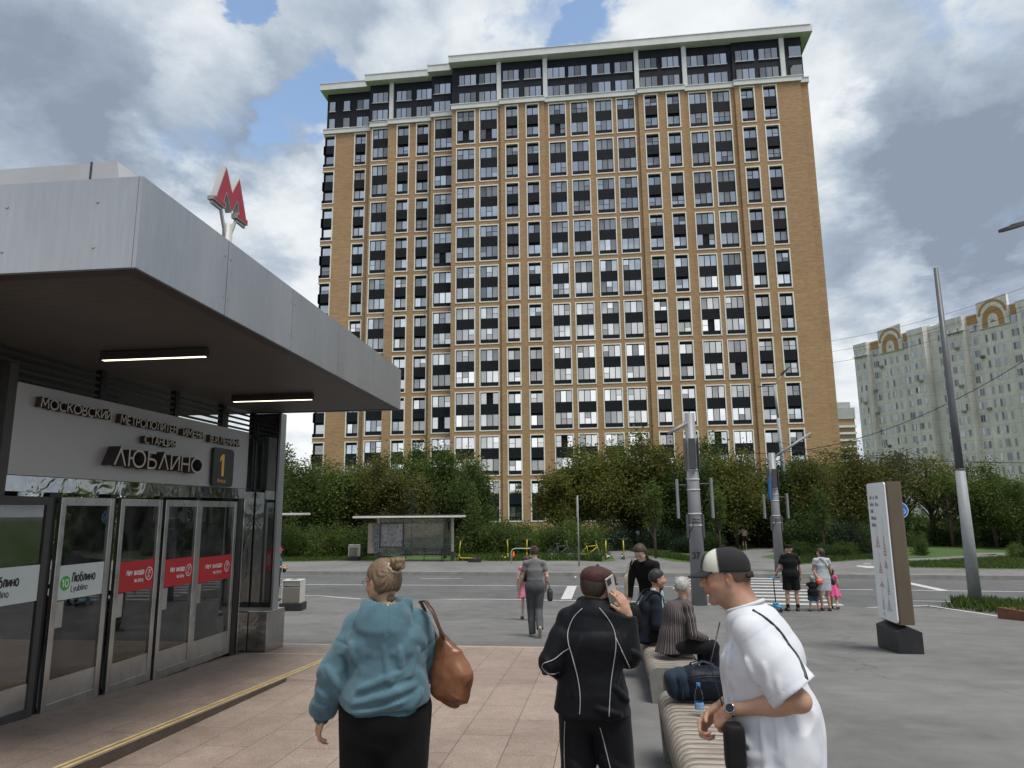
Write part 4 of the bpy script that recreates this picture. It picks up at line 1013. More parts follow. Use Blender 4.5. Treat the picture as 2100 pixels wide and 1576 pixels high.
# ------------------------------------------------------------------ street furniture
M_bronze = M_('bronze_side', (.15, .115, .08), .42, .35, .1, 1.2)
M_white = M_('white_enamel', (.80, .82, .83), .35, 0, .04, 1)
M_bblk = M_('black_base', (.018, .018, .02), .5, 0, .35, 6, .2, 60)
M_ink = M_('grey_print', (.10, .10, .11), .6); M_rink = M_('pale_red_print', (.48, .22, .20), .6); M_pink_ = M_('pale_grey_print', (.36, .36, .38), .6)
s_ = empty('information_stele', (4.72, 12.83, .53), 0, 'tall white and bronze city information stele on a black base', 'sign')
b = MB(); b.prism([(-.17, -.45), (.20, -.45), (.20, .45), (-.17, .45)], -.03, .34, 'z'); b.prism([(-.17, .34), (.20, .34), (.015, .42)], -.45, .45, 'y'); b.build('base', M_bblk, s_)
def rr2(x0, x1, y0, y1, r, n=4):
    P = []
    for cx, cy, a0 in ((x1-r, y1-r, 0), (x0+r, y1-r, pi/2), (x0+r, y0+r, pi), (x1-r, y0+r, 1.5*pi)):
        for k in range(n+1): a = a0+pi/2*k/n; P.append((cx+r*cos(a), cy+r*sin(a)))
    return P
b = MB(); b.prism(rr2(-.11, .14, -.40, .40, .04), .44, 2.70, 'z'); body = b.build('body', M_bronze, s_)
b = MB(); b.prism([(y, z) for y, z in rrect(-.395, .395, .46, 2.69, .05)], -.13, -.1105, 'x'); face = b.build('face_panel', M_white, s_, True)
rg = random.Random(3)
b = MB()                                             # greeked printing: rows of small bars
def bar(y, z, w, h, col, x=-.1315): b.cur = col; b.quad((x, -y, z), (x, -y-w, z), (x, -y-w, z+h), (x, -y, z+h))
for k, words in enumerate(((.12, .1, .12), (.2, .05, .1), (.14,), (.26,), (.24,))):
    y = -.30; z = 2.42-k*.115
    for w in words:
        n = max(2, int(w/.035))
        for i in range(n): bar(y+i*.033, z, .022, rg.choice((.04, .052, .06)), 0)
        y += w+.03
def spire(yc, z0, w, h, col):
    for k in range(6):
        ww = w*(1-k/6.5); zz = z0+h*.5*k/6
        bar(yc-ww/2, zz, ww, h*.04, col)
        for q in (-.4, 0, .4): bar(yc+q*ww-.004, zz+h*.04, .008, h*.05, col)
    bar(yc-.004, z0+h*.5, .008, h*.5, 2)
for (yc, z0, w, h, c_) in ((-.12, 1.62, .2, .36, 1), (.16, 1.5, .12, .62, 1), (-.10, 1.20, .16, .34, 1), (.15, 1.30, .16, .22, 1), (-.1, .98, .22, .15, 1), (.16, .88, .1, .5, 2), (-.12, .62, .1, .4, 2), (.12, .62, .2, .36, 2), (-.12, .52, .05, .08, 0)): spire(yc, z0, w, h, c_)
b.build('printing', [M_ink, M_rink, M_pink_], face)

# waste bins
M_binw = M_('light_bin_top', (.52, .51, .48), .5, 0, .08, 4); M_binb = M_('taupe_bin_panel', (.16, .145, .12), .6, 0, .1, 4)
def litter_bin(x, y, z, rz, label, extra=False):
    o = empty('litter_bin', (x, y, z), rz, label, 'litter bin', 'street litter bins')
    b = MB(); b.cbox(-.33, .33, -.27, .27, 0, .22, .01); b.build('base', M_bblk, o)
    b = MB(); b.cbox(-.27, .27, -.23, .23, .222, .66, .012); b.build('body', M_binb, o)
    b = MB(); b.box(-.28, -.255, -.235, .235, .222, .84); b.box(.255, .28, -.235, .235, .222, .84); b.cbox(-.28, .28, -.235, .235, .841, .87, .008)
    b.box(-.255, .255, -.16, -.155, .70, .84); b.build('hood', M_binw, o)
    b = MB(); b.prism([(.12*cos(2*pi*k/20), .09*sin(2*pi*k/20)) for k in range(20)], .8705, .876); b.build('opening', M_blk, o)
    return o
litter_bin(-9.18, 20.85, 0, .12, 'taupe litter bin with pale hood standing on the near pavement')
litter_bin(-14.2, 40.3, .15, .05, 'small litter bin left of the bus shelter')

# poles
M_pole = M_('grey_painted_pole', (.25, .255, .27), .5, .2, .06, 2); M_poled = M_('dark_grey_box', (.055, .058, .063), .5, 0, .1, 3)
M_galv = M_('galvanised_steel', (.27, .29, .295), .6, .1, .14, 3)
def signal_pole(x, y, z, H, r0, r1, arm, label, num=None, blue=False):
    o = empty('traffic_signal_pole', (x, y, z), 0, label, 'signal pole', 'signal poles at the crossing')
    b = MB(); b.tube([(0, 0, -.05), (0, 0, H)], [r0, r1], 24); b.build('pole', M_pole, o)
    b = MB(); b.tube([Vector((-arm[0]*.12, -arm[1]*.12, H-.25-arm[2]*.12)), Vector((arm[0], arm[1], H-.25+arm[2]))], .055, 10); b.build('arm', M_pole, o)
    rr = lambda h: r0+(r1-r0)*h/H
    for h in (H*.46, H*.64, H*.69, H*.585, H*.4): 
        b = MB(); b.tube([(0, 0, h), (0, 0, h+.045)], rr(h)+.012, 24); b.build('clamp_band', M_binw, o)
    b = MB(); b.box(-.10, .10, -r1-.11, -r1-.015, H*.70, H*.86); b.build('signal_head', M_poled, o)
    for s in (-1, 1):
        b = MB(); b.box(s*(rr(H*.7)+.02)-.01, s*(rr(H*.7)+.02)+.01, -.18, .18, H*.69, H*.865); b.build('side_plate', M_galv2, o)
    for s, h0, h1, dx in ((-1, .44, .645, .26), (1, .44, .65, .30)):
        b = MB(); b.cbox(s*(rr(0)+dx)-.035, s*(rr(0)+dx)+.035, -.13, .09, H*h0, H*h1, .01); b.box(min(0, s*(rr(0)+dx)), max(0, s*(rr(0)+dx)), -.015, .015, H*(h1-.03), H*(h1-.03)+.02)
        b.build('signal_head', M_pole, o)
    b = MB(); b.box(-rr(H*.4)-.06, -rr(H*.4)+.0, -.1, .1, H*.34, H*.46); b.box(rr(H*.4)-.0, rr(H*.4)+.06, -.1, .1, H*.34, H*.46); b.build('control_box', M_galv2, o)
    b = MB()
    b.tube([(-.12, -rr(H*.44)-.01, H*.45), (-.10, -rr(H*.44)-.05, H*.40), (-.2, -rr(H*.4)-.03, H*.37)], .012, 5); b.tube([(-.1, -rr(H*.44)-.03, H*.435), (.12, -rr(H*.44)-.03, H*.435)], .012, 5); b.tube([(-.1, -rr(H*.44)-.03, H*.42), (.12, -rr(H*.44)-.03, H*.42)], .012, 5); b.build('cable', M_blk, o)
    if num:
        b = MB(); h = .19; q = atY(1420, 1146, y-rr(1.5)-.01)
        letters(b, num, (q[0]-x, q[1]-y-.012, q[2]-z), (1, 0, 0), (0, 0, 1), (0, -1, 0), .17, .21, .2, .004); b.build('number', M_ktx, o, True)
    if blue:
        b = MB(); b.box(-rr(3.6)-.09, -rr(3.6)-.02, -.28, -.02, H*.60, H*.79); b.build('blue_plate', M_('road_sign_blue', (.02, .12, .38), .5), o)
    return o
signal_pole(2.79, 22.61, 0, 5.78, .235, .155, (-.72, -.5, -.42), 'thick grey signal pole painted 37 on the near side of the crossing', '37')
signal_pole(7.50, 32.75, .15, 5.1, .21, .15, (1.75, .0, 1.1), 'thick grey signal pole with a long raised arm across the road', None, True)
def lamp_head(o, p, d, s=1.0):
    """flat tapered luminaire at p pointing along d"""
    d = Vector(d).normalized(); side = d.cross(Vector((0, 0, 1))).normalized(); up = side.cross(d)
    b = MB(); M = Matrix((( d.x, side.x, up.x, p[0]), (d.y, side.y, up.y, p[1]), (d.z, side.z, up.z, p[2]), (0, 0, 0, 1))); b.M = M
    P = [(-.25*s, .06*s), (.0, .12*s), (.35*s, .13*s), (.55*s, .06*s)]; out_ = P+[(x, -y) for x, y in P[::-1]]
    b.prism(out_, -.05*s, .03*s); b.prism([(-.2*s, .05*s), (.1*s, .09*s), (.2*s, .07*s), (.2*s, -.07*s), (.1*s, -.09*s), (-.2*s, -.05*s)], .0301*s, .075*s)
    return b.build('lamp_head', M_poled, o, True)
o = empty('street_lamp', (12.9, 52, .15), 0, 'tall slim street lamp with two arms behind the crossing', 'street lamp', 'street lamps')
b = MB(); b.tube([(0, 0, -.1), (-.25, 0, 5.5), (-.36, 0, 9.0)], [.17, .14, .12], 12); b.tube([(-.36, 0, 9.0), (-.44, 0, 11.4)], .08, 10); b.build('pole', M_galv, o)
b = MB(); b.tube([(-.44, 0, 11.3), (.15, 0, 12.1)], .035, 6); b.tube([(-.44, 0, 11.36), (-1.25, 0, 11.32)], .045, 6); b.build('arm', M_galv, o)
lamp_head(o, (.25, 0, 12.25), (.7, -.2, .7), 1.1); lamp_head(o, (-1.35, 0, 11.3), (-1, 0, -.02), .5)
o = empty('lamp_pole', (10.60, 22.79, 0), 0, 'galvanised pole with a thinner dark upper length on the grassy corner', 'pole')
b = MB(); b.tube([(0, 0, -.05), (0, 0, .02)], .23, 16, smooth=False); b.build('foot', M_galv, o)
b = MB(); b.tube([(0, 0, -.05), (0, 0, 3.92)], [.175, .135], 24); b.build('pole', M_galv, o)
b = MB(); b.tube([(0, 0, 3.9), (0, 0, 5.6), (-.0, 0, 10.2)], [.115, .105, .065], 20); b.tube([(0, 0, 3.88), (0, 0, 3.93)], .14, 20); b.build('upper_pole', M_galv2, o)
o = empty('street_lamp', (13.4, 19.0, .3), 0, 'dark street lamp head reaching in at the right edge of the view', 'street lamp', 'street lamps')
b = MB(); b.tube([(0, 0, -.4), (0, 0, 9.6)], [.12, .07], 12); b.build('pole', M_galv2, o)
b = MB(); b.tube([(0, 0, 9.5), (-.9, 0, 9.85), (-2.3, 0, 9.74)], [.05, .045, .04], 8); b.build('arm', M_poled, o)
lamp_head(o, (-2.45, 0, 9.71), (-1, 0, -.25), .85)
# round blue cycle sign
o = empty('cycle_sign', (12.74, 33, .1), 0, 'round blue cycle lane sign half hidden behind the white stele', 'road sign')
b = MB(); b.tube([(0, .05, 0), (0, .05, 3.0)], .035, 10); b.build('post', M_galv, o)
b = MB(); b.M = Matrix.Translation((0, 0, 2.6)); b.cur = 1; b.prism([(.34*cos(2*pi*k/32), .34*sin(2*pi*k/32)) for k in range(32)], -.004, .012, 'y'); b.cur = 0; b.prism([(.315*cos(2*pi*k/32), .315*sin(2*pi*k/32)) for k in range(32)], -.008, -.0045, 'y')
sg_ = b.build('disc', [M_('cycle_sign_blue', (.02, .16, .50), .4), M_white], o, True)
b = MB(); b.M = Matrix.Translation((0, -.009, 2.6))
for cx in (-.12, .12): b.M = Matrix.Translation((0, -.009, 2.6)); stroke(b, _ring(cx, -.05, .085, .085), .02, lambda X, Y, Z: Vector((X, -Z, Y)), 0, .002)
stroke(b, [(-.12, -.05), (-.04, .07), (.08, .07), (.12, -.05)], .02, lambda X, Y, Z: Vector((X, -Z, Y)), .001, .003); stroke(b, [(-.04, .07), (.0, -.05), (.08, .07), (.06, .12), (.12, .13)], .018, lambda X, Y, Z: Vector((X, -Z, Y)), .0015, .0035)
b.build('bicycle_symbol', M_white, sg_, True)
# narrow sign seen edge-on
o = empty('road_sign', (-1.22, 35.6, .15), 0, 'road sign on a thin post seen edge on beside the hedge', 'road sign')
b = MB(); b.tube([(0, 0, 0), (-.0, 0, 3.4)], .035, 8); b.build('post', M_galv, o)
b = MB(); b.cbox(-.05, -.01, -.35, .35, 2.35, 3.3, .008); b.build('plate', M_galv, o)
# park lamp
o = empty('park_lamp', (2.4, 52.0, .15), 0, 'low black park lamp with a white globe in front of dark shrubs', 'park lamp')
b = MB(); b.tube([(0, 0, 0), (0, 0, .9)], .04, 8); b.build('post', M_blk, o)
b = MB(); b.lathe([(.02, .9), (.13, .98), (.15, 1.08), (.12, 1.2), (.02, 1.25)], n=14); b.build('globe', M_white, o)
b = MB(); b.lathe([(.2, 1.26), (.17, 1.32), (.02, 1.5)], n=12); b.build('cap', M_blk, o)

# bus shelter
sh = empty('bus_shelter', (-10.4, 39.7, .15), .02, 'glass bus shelter with flat pale roof and timetable panel across the road', 'bus shelter')
b = MB(); b.cbox(-3.35, 2.75, -1.15, .25, 2.36, 2.46, .02); b.cur = 1; b.box(-3.3, 2.7, -1.1, .2, 2.462, 2.52); b.build('roof', [M_('shelter_roof_edge', (.62, .58, .50), .5), M_poled], sh)
for nm, x in (('post', 2.05), ('post', -2.2)):
    b = MB(); b.cur = 0; b.box(x-.06, x+.06, -.06, .06, .5, 2.36); b.cur = 1; b.box(x-.09, x+.09, -.09, .09, 0, .5); b.build(nm, [M_binw, M_poled], sh)
M_shg = mat_glass('shelter_glass', (.93, .98, .97), .10)
b = MB(); b.box(-2.1, -.3, .0, .01, .25, 2.3); b.box(-.27, 1.97, .0, .01, .25, 2.3); b.build('back_glazing', M_shg, sh)
b = MB(); b.box(1.72, 1.73, -1.0, .0, .15, 2.3); b.build('side_glazing', M_shg, sh)
b = MB(); b.cbox(-2.1, -.72, -.06, -.012, .72, 2.1, .02); tp = b.build('timetable_panel', M_poled, sh)
def mat_map():
    t = NT('timetable_print'); v = t.coord('Object'); a = t.noise(v, 6, 7, .7, 1.2); c = t.ramp(a, [(.35, (.10, .105, .11)), (.5, (.22, .225, .23)), (.56, (.42, .42, .43)), (.6, (.18, .185, .19)), (.75, (.33, .33, .34))]); t.base(c); t.rough(.25); return t.m
b = MB(); b.quad((-2.03, -.063, .79), (-.79, -.063, .79), (-.79, -.063, 2.03), (-2.03, -.063, 2.03)); b.build('timetable', mat_map(), tp)
ab = MB(); ab.cur = 0; ab.cbox(-2.62, -2.30, -.62, .30, .42, 2.08, .02); ap = ab.build('advert_box', M_('bronze_box', (.28, .22, .16), .5), sh)
ap.rotation_euler = (0, 0, -.5); ap.location = (-.1, -1.1, 0)
ab = MB(); ab.quad((-2.298, -.56, .5), (-2.298, .24, .5), (-2.298, .24, 2.0), (-2.298, -.56, 2.0)); ab.build('advert', mat_map(), ap)
b = MB(); b.cbox(-.9, 1.85, -.42, -.08, .60, .66, .01); bs = b.build('bench_seat', M_poled, sh)
for x in (-.55, .5, 1.5):
    b = MB(); b.tube([(x, -.25, 0), (x, -.25, .6)], .025, 6); b.build('bench_leg', M_poled, sh)
b = MB(); b.tube([(-.9, -.2, .33), (1.85, -.2, .33)], .02, 6); b.build('bench_rail', M_poled, sh)
# corner of a second shelter roof peeping past the station corner
o = empty('bus_stop_canopy', (-19.6, 41.5, .15), 0, 'pale end of another stop roof showing beside the station corner', 'bus shelter')
b = MB(); b.cbox(-3.0, 1.9, -.7, .7, 2.55, 2.68, .02); b.build('roof', M_binw, o)
b = MB(); b.tube([(-1, .3, 0), (-1, .3, 2.55)], .06, 8); b.build('post', M_poled, o)

# scooters and bicycles
M_tyre = M_('rubber_tyre', (.02, .02, .02), .8); M_ye = M_('scooter_yellow', (.50, .40, .03), .4, 0, .05, 5); M_wh = M_('scooter_white', (.6, .6, .58), .4, 0, .05, 5); M_gy = M_('scooter_grey_plastic', (.07, .075, .08), .45, 0, .1, 5)
def wheel_mesh(r, w, n=24):
    b = MB(); prof = [(r-.06*r*4, -w/2*.6), (r*.97, -w/2), (r, 0), (r*.97, w/2), (r-.06*r*4, w/2*.6)]; rings = []
    for rad, yy in prof: rings.append([b.V((rad*cos(2*pi*k/n), yy, rad*sin(2*pi*k/n))) for k in range(n)])
    for i in range(len(rings)):
        j = (i+1) % len(rings)
        for k in range(n): b.F([rings[i][k], rings[i][(k+1) % n], rings[j][(k+1) % n], rings[j][k]], True)
    return b
def spokes(r, n, w=.008):
    b = MB()
    for k in range(n):
        a = 2*pi*k/n; b.tube([(0, .02, 0), (r*cos(a), 0, r*sin(a))], w, 4)
    b.tube([(0, -.03, 0), (0, .03, 0)], .035, 10); return b
def e_scooter(mc, md):
    o = empty('electric_scooter', (0, 0, 0), 0, 'x', 'scooter', 'rental scooters at the roadside')
    for x in (.52, -.52):
        b = wheel_mesh(.125, .06); b.v = [(a+x, c, d+.125) for a, c, d in b.v]; w = b.build('wheel', M_tyre, o)
        h = MB(); h.M = Matrix.Translation((x, 0, .125)); h.tube([(0, -.026, 0), (0, .026, 0)], .085, 14, smooth=False); h.build('hub', mc, w)
        f = MB(); n = 8
        for k in range(n):
            a0, a1 = pi*(.1+.62*k/n) if x < 0 else pi*(.25+.6*k/n), pi*(.1+.62*(k+1)/n) if x < 0 else pi*(.25+.6*(k+1)/n)
            if x < 0: a0, a1 = pi-a0, pi-a1
            P = lambda a, y, rr_=.155: (x+rr_*cos(a), y, .125+rr_*sin(a))
            f.quad(P(a0, -.045), P(a1, -.045), P(a1, .045), P(a0, .045)); f.quad(P(a0, -.045, .14), P(a1, -.045, .14), P(a1, -.045), P(a0, -.045)); f.quad(P(a0, .045, .14), P(a1, .045, .14), P(a1, .045), P(a0, .045))
        f.build('mudguard', M_gy, o)
    b = MB(); b.cbox(-.40, .36, -.085, .085, .11, .18, .02); b.build('deck', md, o)
    b = MB(); b.tube([(.33, 0, .16), (.47, 0, .24), (.44, 0, .34)], .035, 8); b.tube([(.52, 0, .13), (.46, 0, .32)], .03, 8); b.build('fork', mc, o)
    b = MB(); b.tube([(.46, 0, .3), (.36, 0, 1.08)], .032, 10); b.build('stem', mc, o)
    b = MB(); b.tube([(.36, -.26, 1.14), (.37, -.1, 1.08), (.36, 0, 1.07), (.37, .1, 1.08), (.36, .26, 1.14)], .016, 8); b.cbox(.33, .42, -.05, .05, 1.07, 1.12, .01); b.build('handlebar', M_gy, o)
    return o
sc_y = e_scooter(M_ye, M_ye); sc_w = e_scooter(M_ye, M_wh)
def put_scooter(src, used, x, y, z, rz, label):
    o = src if not used else copy_tree(src)
    o.location = (x, y, z); o.rotation_euler = (0, 0, rz); o['label'] = label; return o
put_scooter(sc_y, False, -6.62, 12.66, G(12.66), .1+pi, 'yellow and grey scooter parked behind the station corner, only its wheel in view')
put_scooter(sc_y, True, -7.55, 39.6, .15, pi*.9, 'yellow scooter right of the bus shelter')
put_scooter(sc_w, False, .17, 41.0, .15, -pi*.55, 'scooter with grey wheels, farther left of two beside the path')
put_scooter(sc_w, True, 1.05, 41.1, .15, -pi*.48, 'scooter on the right of the pair beside the path')
put_scooter(sc_y, True, -5.45, 40.3, .15, pi*.45, 'yellow scooter standing by the orange marker in front of the hedge')
put_scooter(sc_y, True, -4.2, 40.6, .15, pi*.60, 'yellow scooter with tilted handlebar behind the white rack')
def bicycle(mf, label, x, y, z, rz):
    o = empty('bicycle', (x, y, z), rz, label, 'bicycle', 'bicycles by the hedge')
    for wx in (-.52, .52):
        b = wheel_mesh(.33, .035, 28)
        b = MB(); rings = []; n = 28
        pts = [(wx+.32*cos(2*pi*k/n), 0, .34+.32*sin(2*pi*k/n)) for k in range(n+1)]; b.tube(pts, .018, 6, caps=False); w = b.build('wheel', M_tyre, o)
        s = spokes(.31, 12, .004); s.v = [(a+wx, c, d+.34) for a, c, d in s.v]; s.build('spokes', M_galv, w)
    b = MB()
    for p, q, r in (((-.52, 0, .34), (-.1, 0, .32), .016), ((-.1, 0, .32), (-.2, 0, .82), .02), ((-.52, 0, .34), (-.19, 0, .72), .013), ((-.19, 0, .72), (.34, 0, .78), .02), ((-.1, 0, .32), (.36, 0, .68), .024), ((.33, 0, .9), (.52, 0, .34), .02)): b.tube([p, q], r, 8)
    b.build('frame', mf, o)
    b = MB(); b.tube([(.31, -.28, 1.02), (.36, -.08, 1.0), (.33, 0, .96), (.36, .08, 1.0), (.31, .28, 1.02)], .014, 6); b.tube([(.33, 0, .9), (.33, 0, .97)], .016, 6); b.build('handlebar', M_galv, o)
    b = MB(); b.prism([(-.33, -.07), (-.33, .07), (-.1, .03), (-.06, 0), (-.1, -.03)], .86, .91); b.tube([(-.2, 0, .8), (-.21, 0, .87)], .014, 6); b.build('saddle', M_gy, o)
    return o
bicycle(M_gy, 'dark bicycle leaning beside the hedge left of the sign post', -2.35, 40.2, .15, .35)
bicycle(M_ye, 'yellow framed bicycle behind the sign post', -.75, 40.0, .15, .15)
o = empty('cycle_rack', (-4.1, 37.0, .15), 0, 'white tubular hoop rack at the roadside behind the woman in grey', 'cycle rack')
b = MB(); b.tube([(-.62, 0, 0), (-.62, 0, .6), (-.55, 0, .74), (-.4, 0, .79), (.4, 0, .79), (.55, 0, .74), (.62, 0, .6), (.62, 0, 0)], .022, 8); b.build('hoop', M_binw, o)
o = empty('marker_cone', (-5.02, 40.4, .15), 0, 'orange marker among the parked scooters', 'cone')
b = MB(); b.lathe([(.12, .03), (.10, .05), (.03, .45), (.012, .47)], n=14); b.build('cone', M_('orange_plastic', (.75, .12, .02), .5), o)
b = MB(); b.box(-.18, .18, -.18, .18, 0, .03); b.build('foot', M_gy, o)
o = empty('kerb_block', (-6.9, 38.6, .15), 0, 'dark low block on the far pavement right of the shelter', 'block')
b = MB(); b.cbox(-.33, .33, -.2, .2, 0, .2, .015); b.build('body', M_bblk, o)

# concrete benches with slatted tops
def mat_conc():
    t = NT('bench_concrete'); v = t.coord('Object'); a = t.noise(v, 5, 8, .7, .4); b_ = t.noise(v, 60, 4, .7)
    c = t.ramp(a, [(.3, (.12, .115, .10)), (.5, (.19, .18, .16)), (.7, (.25, .24, .215))]); c = t.mix(.5, c, t.ramp(b_, [(.35, (.75, .75, .75)), (.6, (1.15, 1.15, 1.15))]), 'MULTIPLY')
    t.base(c); t.rough(.85); t.bump(b_, .4, .004); return t.m
M_conc = mat_conc()
def mat_wood():
    t = NT('weathered_bench_slat'); v = t.coord('Object', (.9, 14, 14)); a = t.noise(v, 2.2, 9, .72, 1.6); f = t.noise(t.coord('Object', (3, 60, 60)), 3, 6, .7, .3); p = t.noise(t.coord('Object'), 2.6, 4, .6)
    c = t.ramp(a, [(.30, (.13, .10, .075)), (.48, (.30, .26, .22)), (.60, (.40, .365, .32)), (.75, (.50, .47, .43))])
    c = t.mix(.55, c, t.ramp(f, [(.35, (.62, .60, .58)), (.6, (1.15, 1.15, 1.15))]), 'MULTIPLY')
    c = t.mix(.5, c, t.ramp(p, [(.35, (.75, .72, .70)), (.65, (1.15, 1.14, 1.13))]), 'MULTIPLY')
    t.base(c); t.rough(.8); t.bump(f, .35, .003); return t.m
M_wood = mat_wood()
def bench(x0, x1, y0, y1, hs, label):
    zg = lambda y: G(y); zs = G((y0+y1)/2)+hs; r = .11; w = x1-x0
    o = empty('concrete_bench', (x0, y0, zs-hs), 0, label, 'bench', 'concrete benches with slatted seats')
    def prof(inset=0.0, n=7):
        P = []
        for k in range(n+1): a = pi/2*k/n; P.append((w-r+(r-inset)*cos(a)*1.0, hs-r+(r-inset)*sin(a)))
        for k in range(n+1): a = pi/2+pi/2*k/n; P.append((r+(r-inset)*cos(a), hs-r+(r-inset)*sin(a)))
        return P
    endw = .17
    for ya, yb in ((0, endw), (y1-y0-endw, y1-y0)):
        b = MB(); z0 = min(zg(y0+ya), zg(y0+yb))-(zs-hs)-.03
        P = prof(); tp_ = [(x, z) for x, z in P]+[(.03, z0), (w-.03, z0)]
        b.prism(tp_, ya, yb, 'y'); e = b.build('end_block', M_conc, o, True)
        b = MB(); s = -1 if ya == 0 else 1; yy = ya-.002 if s < 0 else yb+.002
        b.quad((.15, yy, .10), (.45, yy, .10), (.45, yy, .32), (.15, yy, .32)); b.build('socket_recess', M_('socket_concrete', (.085, .08, .07), .9, 0, .2, 8), e)
        b = MB(); b.prism([(.30+.014*cos(2*pi*k/12), .20+.014*sin(2*pi*k/12)) for k in range(12)], yy-.002, yy+.001, 'y'); b.build('bolt_hole', M_blk, e)
    # long body under the slats
    b = MB(); P = [(x+(.03 if x < w/2 else -.03), z-.035) for x, z in prof()]; P = P+[(.05, .12), (w-.05, .12)]
    b.prism(P, endw+.001, y1-y0-endw-.001, 'y'); b.build('core', M_conc, o, True)
    b = MB()
    for sx in (0, 1):
        x = .0 if sx == 0 else w
        pts = [(x+(.045 if sx == 0 else -.045), hs-.17), (x+(.012 if sx == 0 else -.012), hs-.16), (x+(.03 if sx == 0 else -.03), .16), (x+(.06 if sx == 0 else -.06), .16)]
        b.prism(pts, endw+.0015, y1-y0-endw-.0015, 'y')
    b.build('side_rim', M_conc, o, True)
    pitch = .094; n = int((y1-y0-2*endw)/pitch); st = (y1-y0-2*endw)/n
    Po = prof(0.004, 6); Pi = prof(.03, 6)
    Po = [(w-.003, hs-.15)]+Po+[(.003, hs-.15)]; Pi = [(w-.03, hs-.15)]+Pi+[(.03, hs-.15)]
    sb = MB()
    for k in range(n):
        ya = endw+k*st+.006; yb = endw+(k+1)*st-.006
        A = [sb.V((x, ya, z)) for x, z in Po]; B = [sb.V((x, yb, z)) for x, z in Po]; C_ = [sb.V((x, ya, z)) for x, z in Pi]; D_ = [sb.V((x, yb, z)) for x, z in Pi]
        for i in range(len(Po)-1):
            sb.F([A[i], A[i+1], B[i+1], B[i]], True); sb.F([A[i+1], A[i], C_[i], C_[i+1]]); sb.F([B[i], B[i+1], D_[i+1], D_[i]])
        sb.F([A[0], B[0], D_[0], C_[0]]); sb.F([B[-1], A[-1], C_[-1], D_[-1]])
    sb.build('seat', M_wood, o, True)
    return o
bench(.42, 1.06, 3.95, 6.62, .49, 'nearer concrete bench carrying the dark travel bag and the water bottle')
bench(.46, 1.10, 8.55, 12.4, .44, 'farther concrete bench on which the two men sit')
# planter and grassy corner
o = empty('steel_planter', (10.6, 19.4, .1), .0, 'low rusty steel planter full of grass at the right edge', 'planter')
b = MB(); P = [(-.75, .75), (2.5, 1.0), (2.5, -1.6), (-.42, -.72)]; b.prism(P, -.15, .20); b.build('wall', M_('corten_steel', (.16, .065, .035), .8, 0, .25, 3), o)
def tufts(name, poly, z, n, h, mat, parent=None, seed=1, kind='stuff'):
    rg_ = random.Random(seed); xs = [p[0] for p in poly]; yys = [p[1] for p in poly]; b = MB()
    def inside(x, y):
        c = False; j = len(poly)-1
        for i in range(len(poly)):
            if (poly[i][1] > y) != (poly[j][1] > y) and x < (poly[j][0]-poly[i][0])*(y-poly[i][1])/(poly[j][1]-poly[i][1])+poly[i][0]: c = not c
            j = i
        return c
    k = 0
    while k < n:
        x, y = rg_.uniform(min(xs), max(xs)), rg_.uniform(min(yys), max(yys))
        if not inside(x, y): continue
        k += 1; a = rg_.uniform(0, pi); hh = h*rg_.uniform(.4, 1.2); w = hh*.07+.006; lx, ly = rg_.gauss(0, .3)*hh, rg_.gauss(0, .3)*hh
        zz = z(x, y) if callable(z) else z; b.val = rg_.random()
        A = (x-cos(a)*w, y-sin(a)*w, zz); B = (x+cos(a)*w, y+sin(a)*w, zz); Cc = (x+lx*.5+cos(a)*w*.7, y+ly*.5+sin(a)*w*.7, zz+hh*.6); D = (x+lx*.5-cos(a)*w*.7, y+ly*.5-sin(a)*w*.7, zz+hh*.6); T = (x+lx, y+ly, zz+hh)
        b.quad(A, B, Cc, D); b.F([b.V(D), b.V(Cc), b.V(T)])
    o = b.build(name, mat, parent)
    if kind: o['kind'] = kind
    return o
def mat_leaf(name, lo, hi, dry=(.16, .14, .05), trans=.48, vary=1.0):
    t = NT(name); a = t.n('ShaderNodeAttribute', attribute_name='rnd'); oi = t.n('ShaderNodeObjectInfo')
    v = t.coord('Object'); nz = t.noise(v, .9, 3, .6)
    f = t.math('ADD', t.math('MULTIPLY', a.outputs['Fac'], .65), t.math('MULTIPLY', nz, .35))
    c = t.ramp(f, [(.15, lo), (.62, hi), (.93, tuple(min(1, x*1.35) for x in hi)), (1.0, dry)])
    c = t.mix(1.0, c, t.ramp(oi.outputs['Random'], [(0, (.80, .82, .82)), (.5, (1, 1, 1)), (1, (1.15, 1.15, 1.0))]), 'MULTIPLY')
    t.base(c); t.rough(.6); t.b.inputs['Specular IOR Level'].default_value = .3
    tr = t.n('ShaderNodeBsdfTranslucent'); t.l(c, tr.inputs[0]); mx = t.n('ShaderNodeMixShader'); mx.inputs[0].default_value = trans
    t.l(t.b.outputs[0], mx.inputs[1]); t.l(tr.outputs[0], mx.inputs[2]); t.l(mx.outputs[0], t.o.inputs[0]); return t.m
M_blade = mat_leaf('grass_blade', (.035, .06, .015), (.085, .13, .03), (.20, .17, .08))
tufts('planter_grass', [(q[0]*.95, q[1]*.95) for q in P], .14, 2600, .16, M_blade, o, 3)
gt = [(9.45, 22.55), (10.6, 20.6), (18, 19.5), (18, 23.2), (12.5, 23.6)]
b = MB(); b.poly([(x, y, .012) for x, y in gt]); tag(b.build('verge_soil', M_('verge_soil', (.09, .085, .06), .95, 0, .3, 3)), kind='structure')
tufts('verge_grass', gt, .01, 5200, .20, M_blade, None, 4)
tufts('pole_grass', [(10.1, 22.2), (11.2, 22.0), (11.3, 23.2), (10.1, 23.3)], .01, 900, .26, M_blade, None, 6)
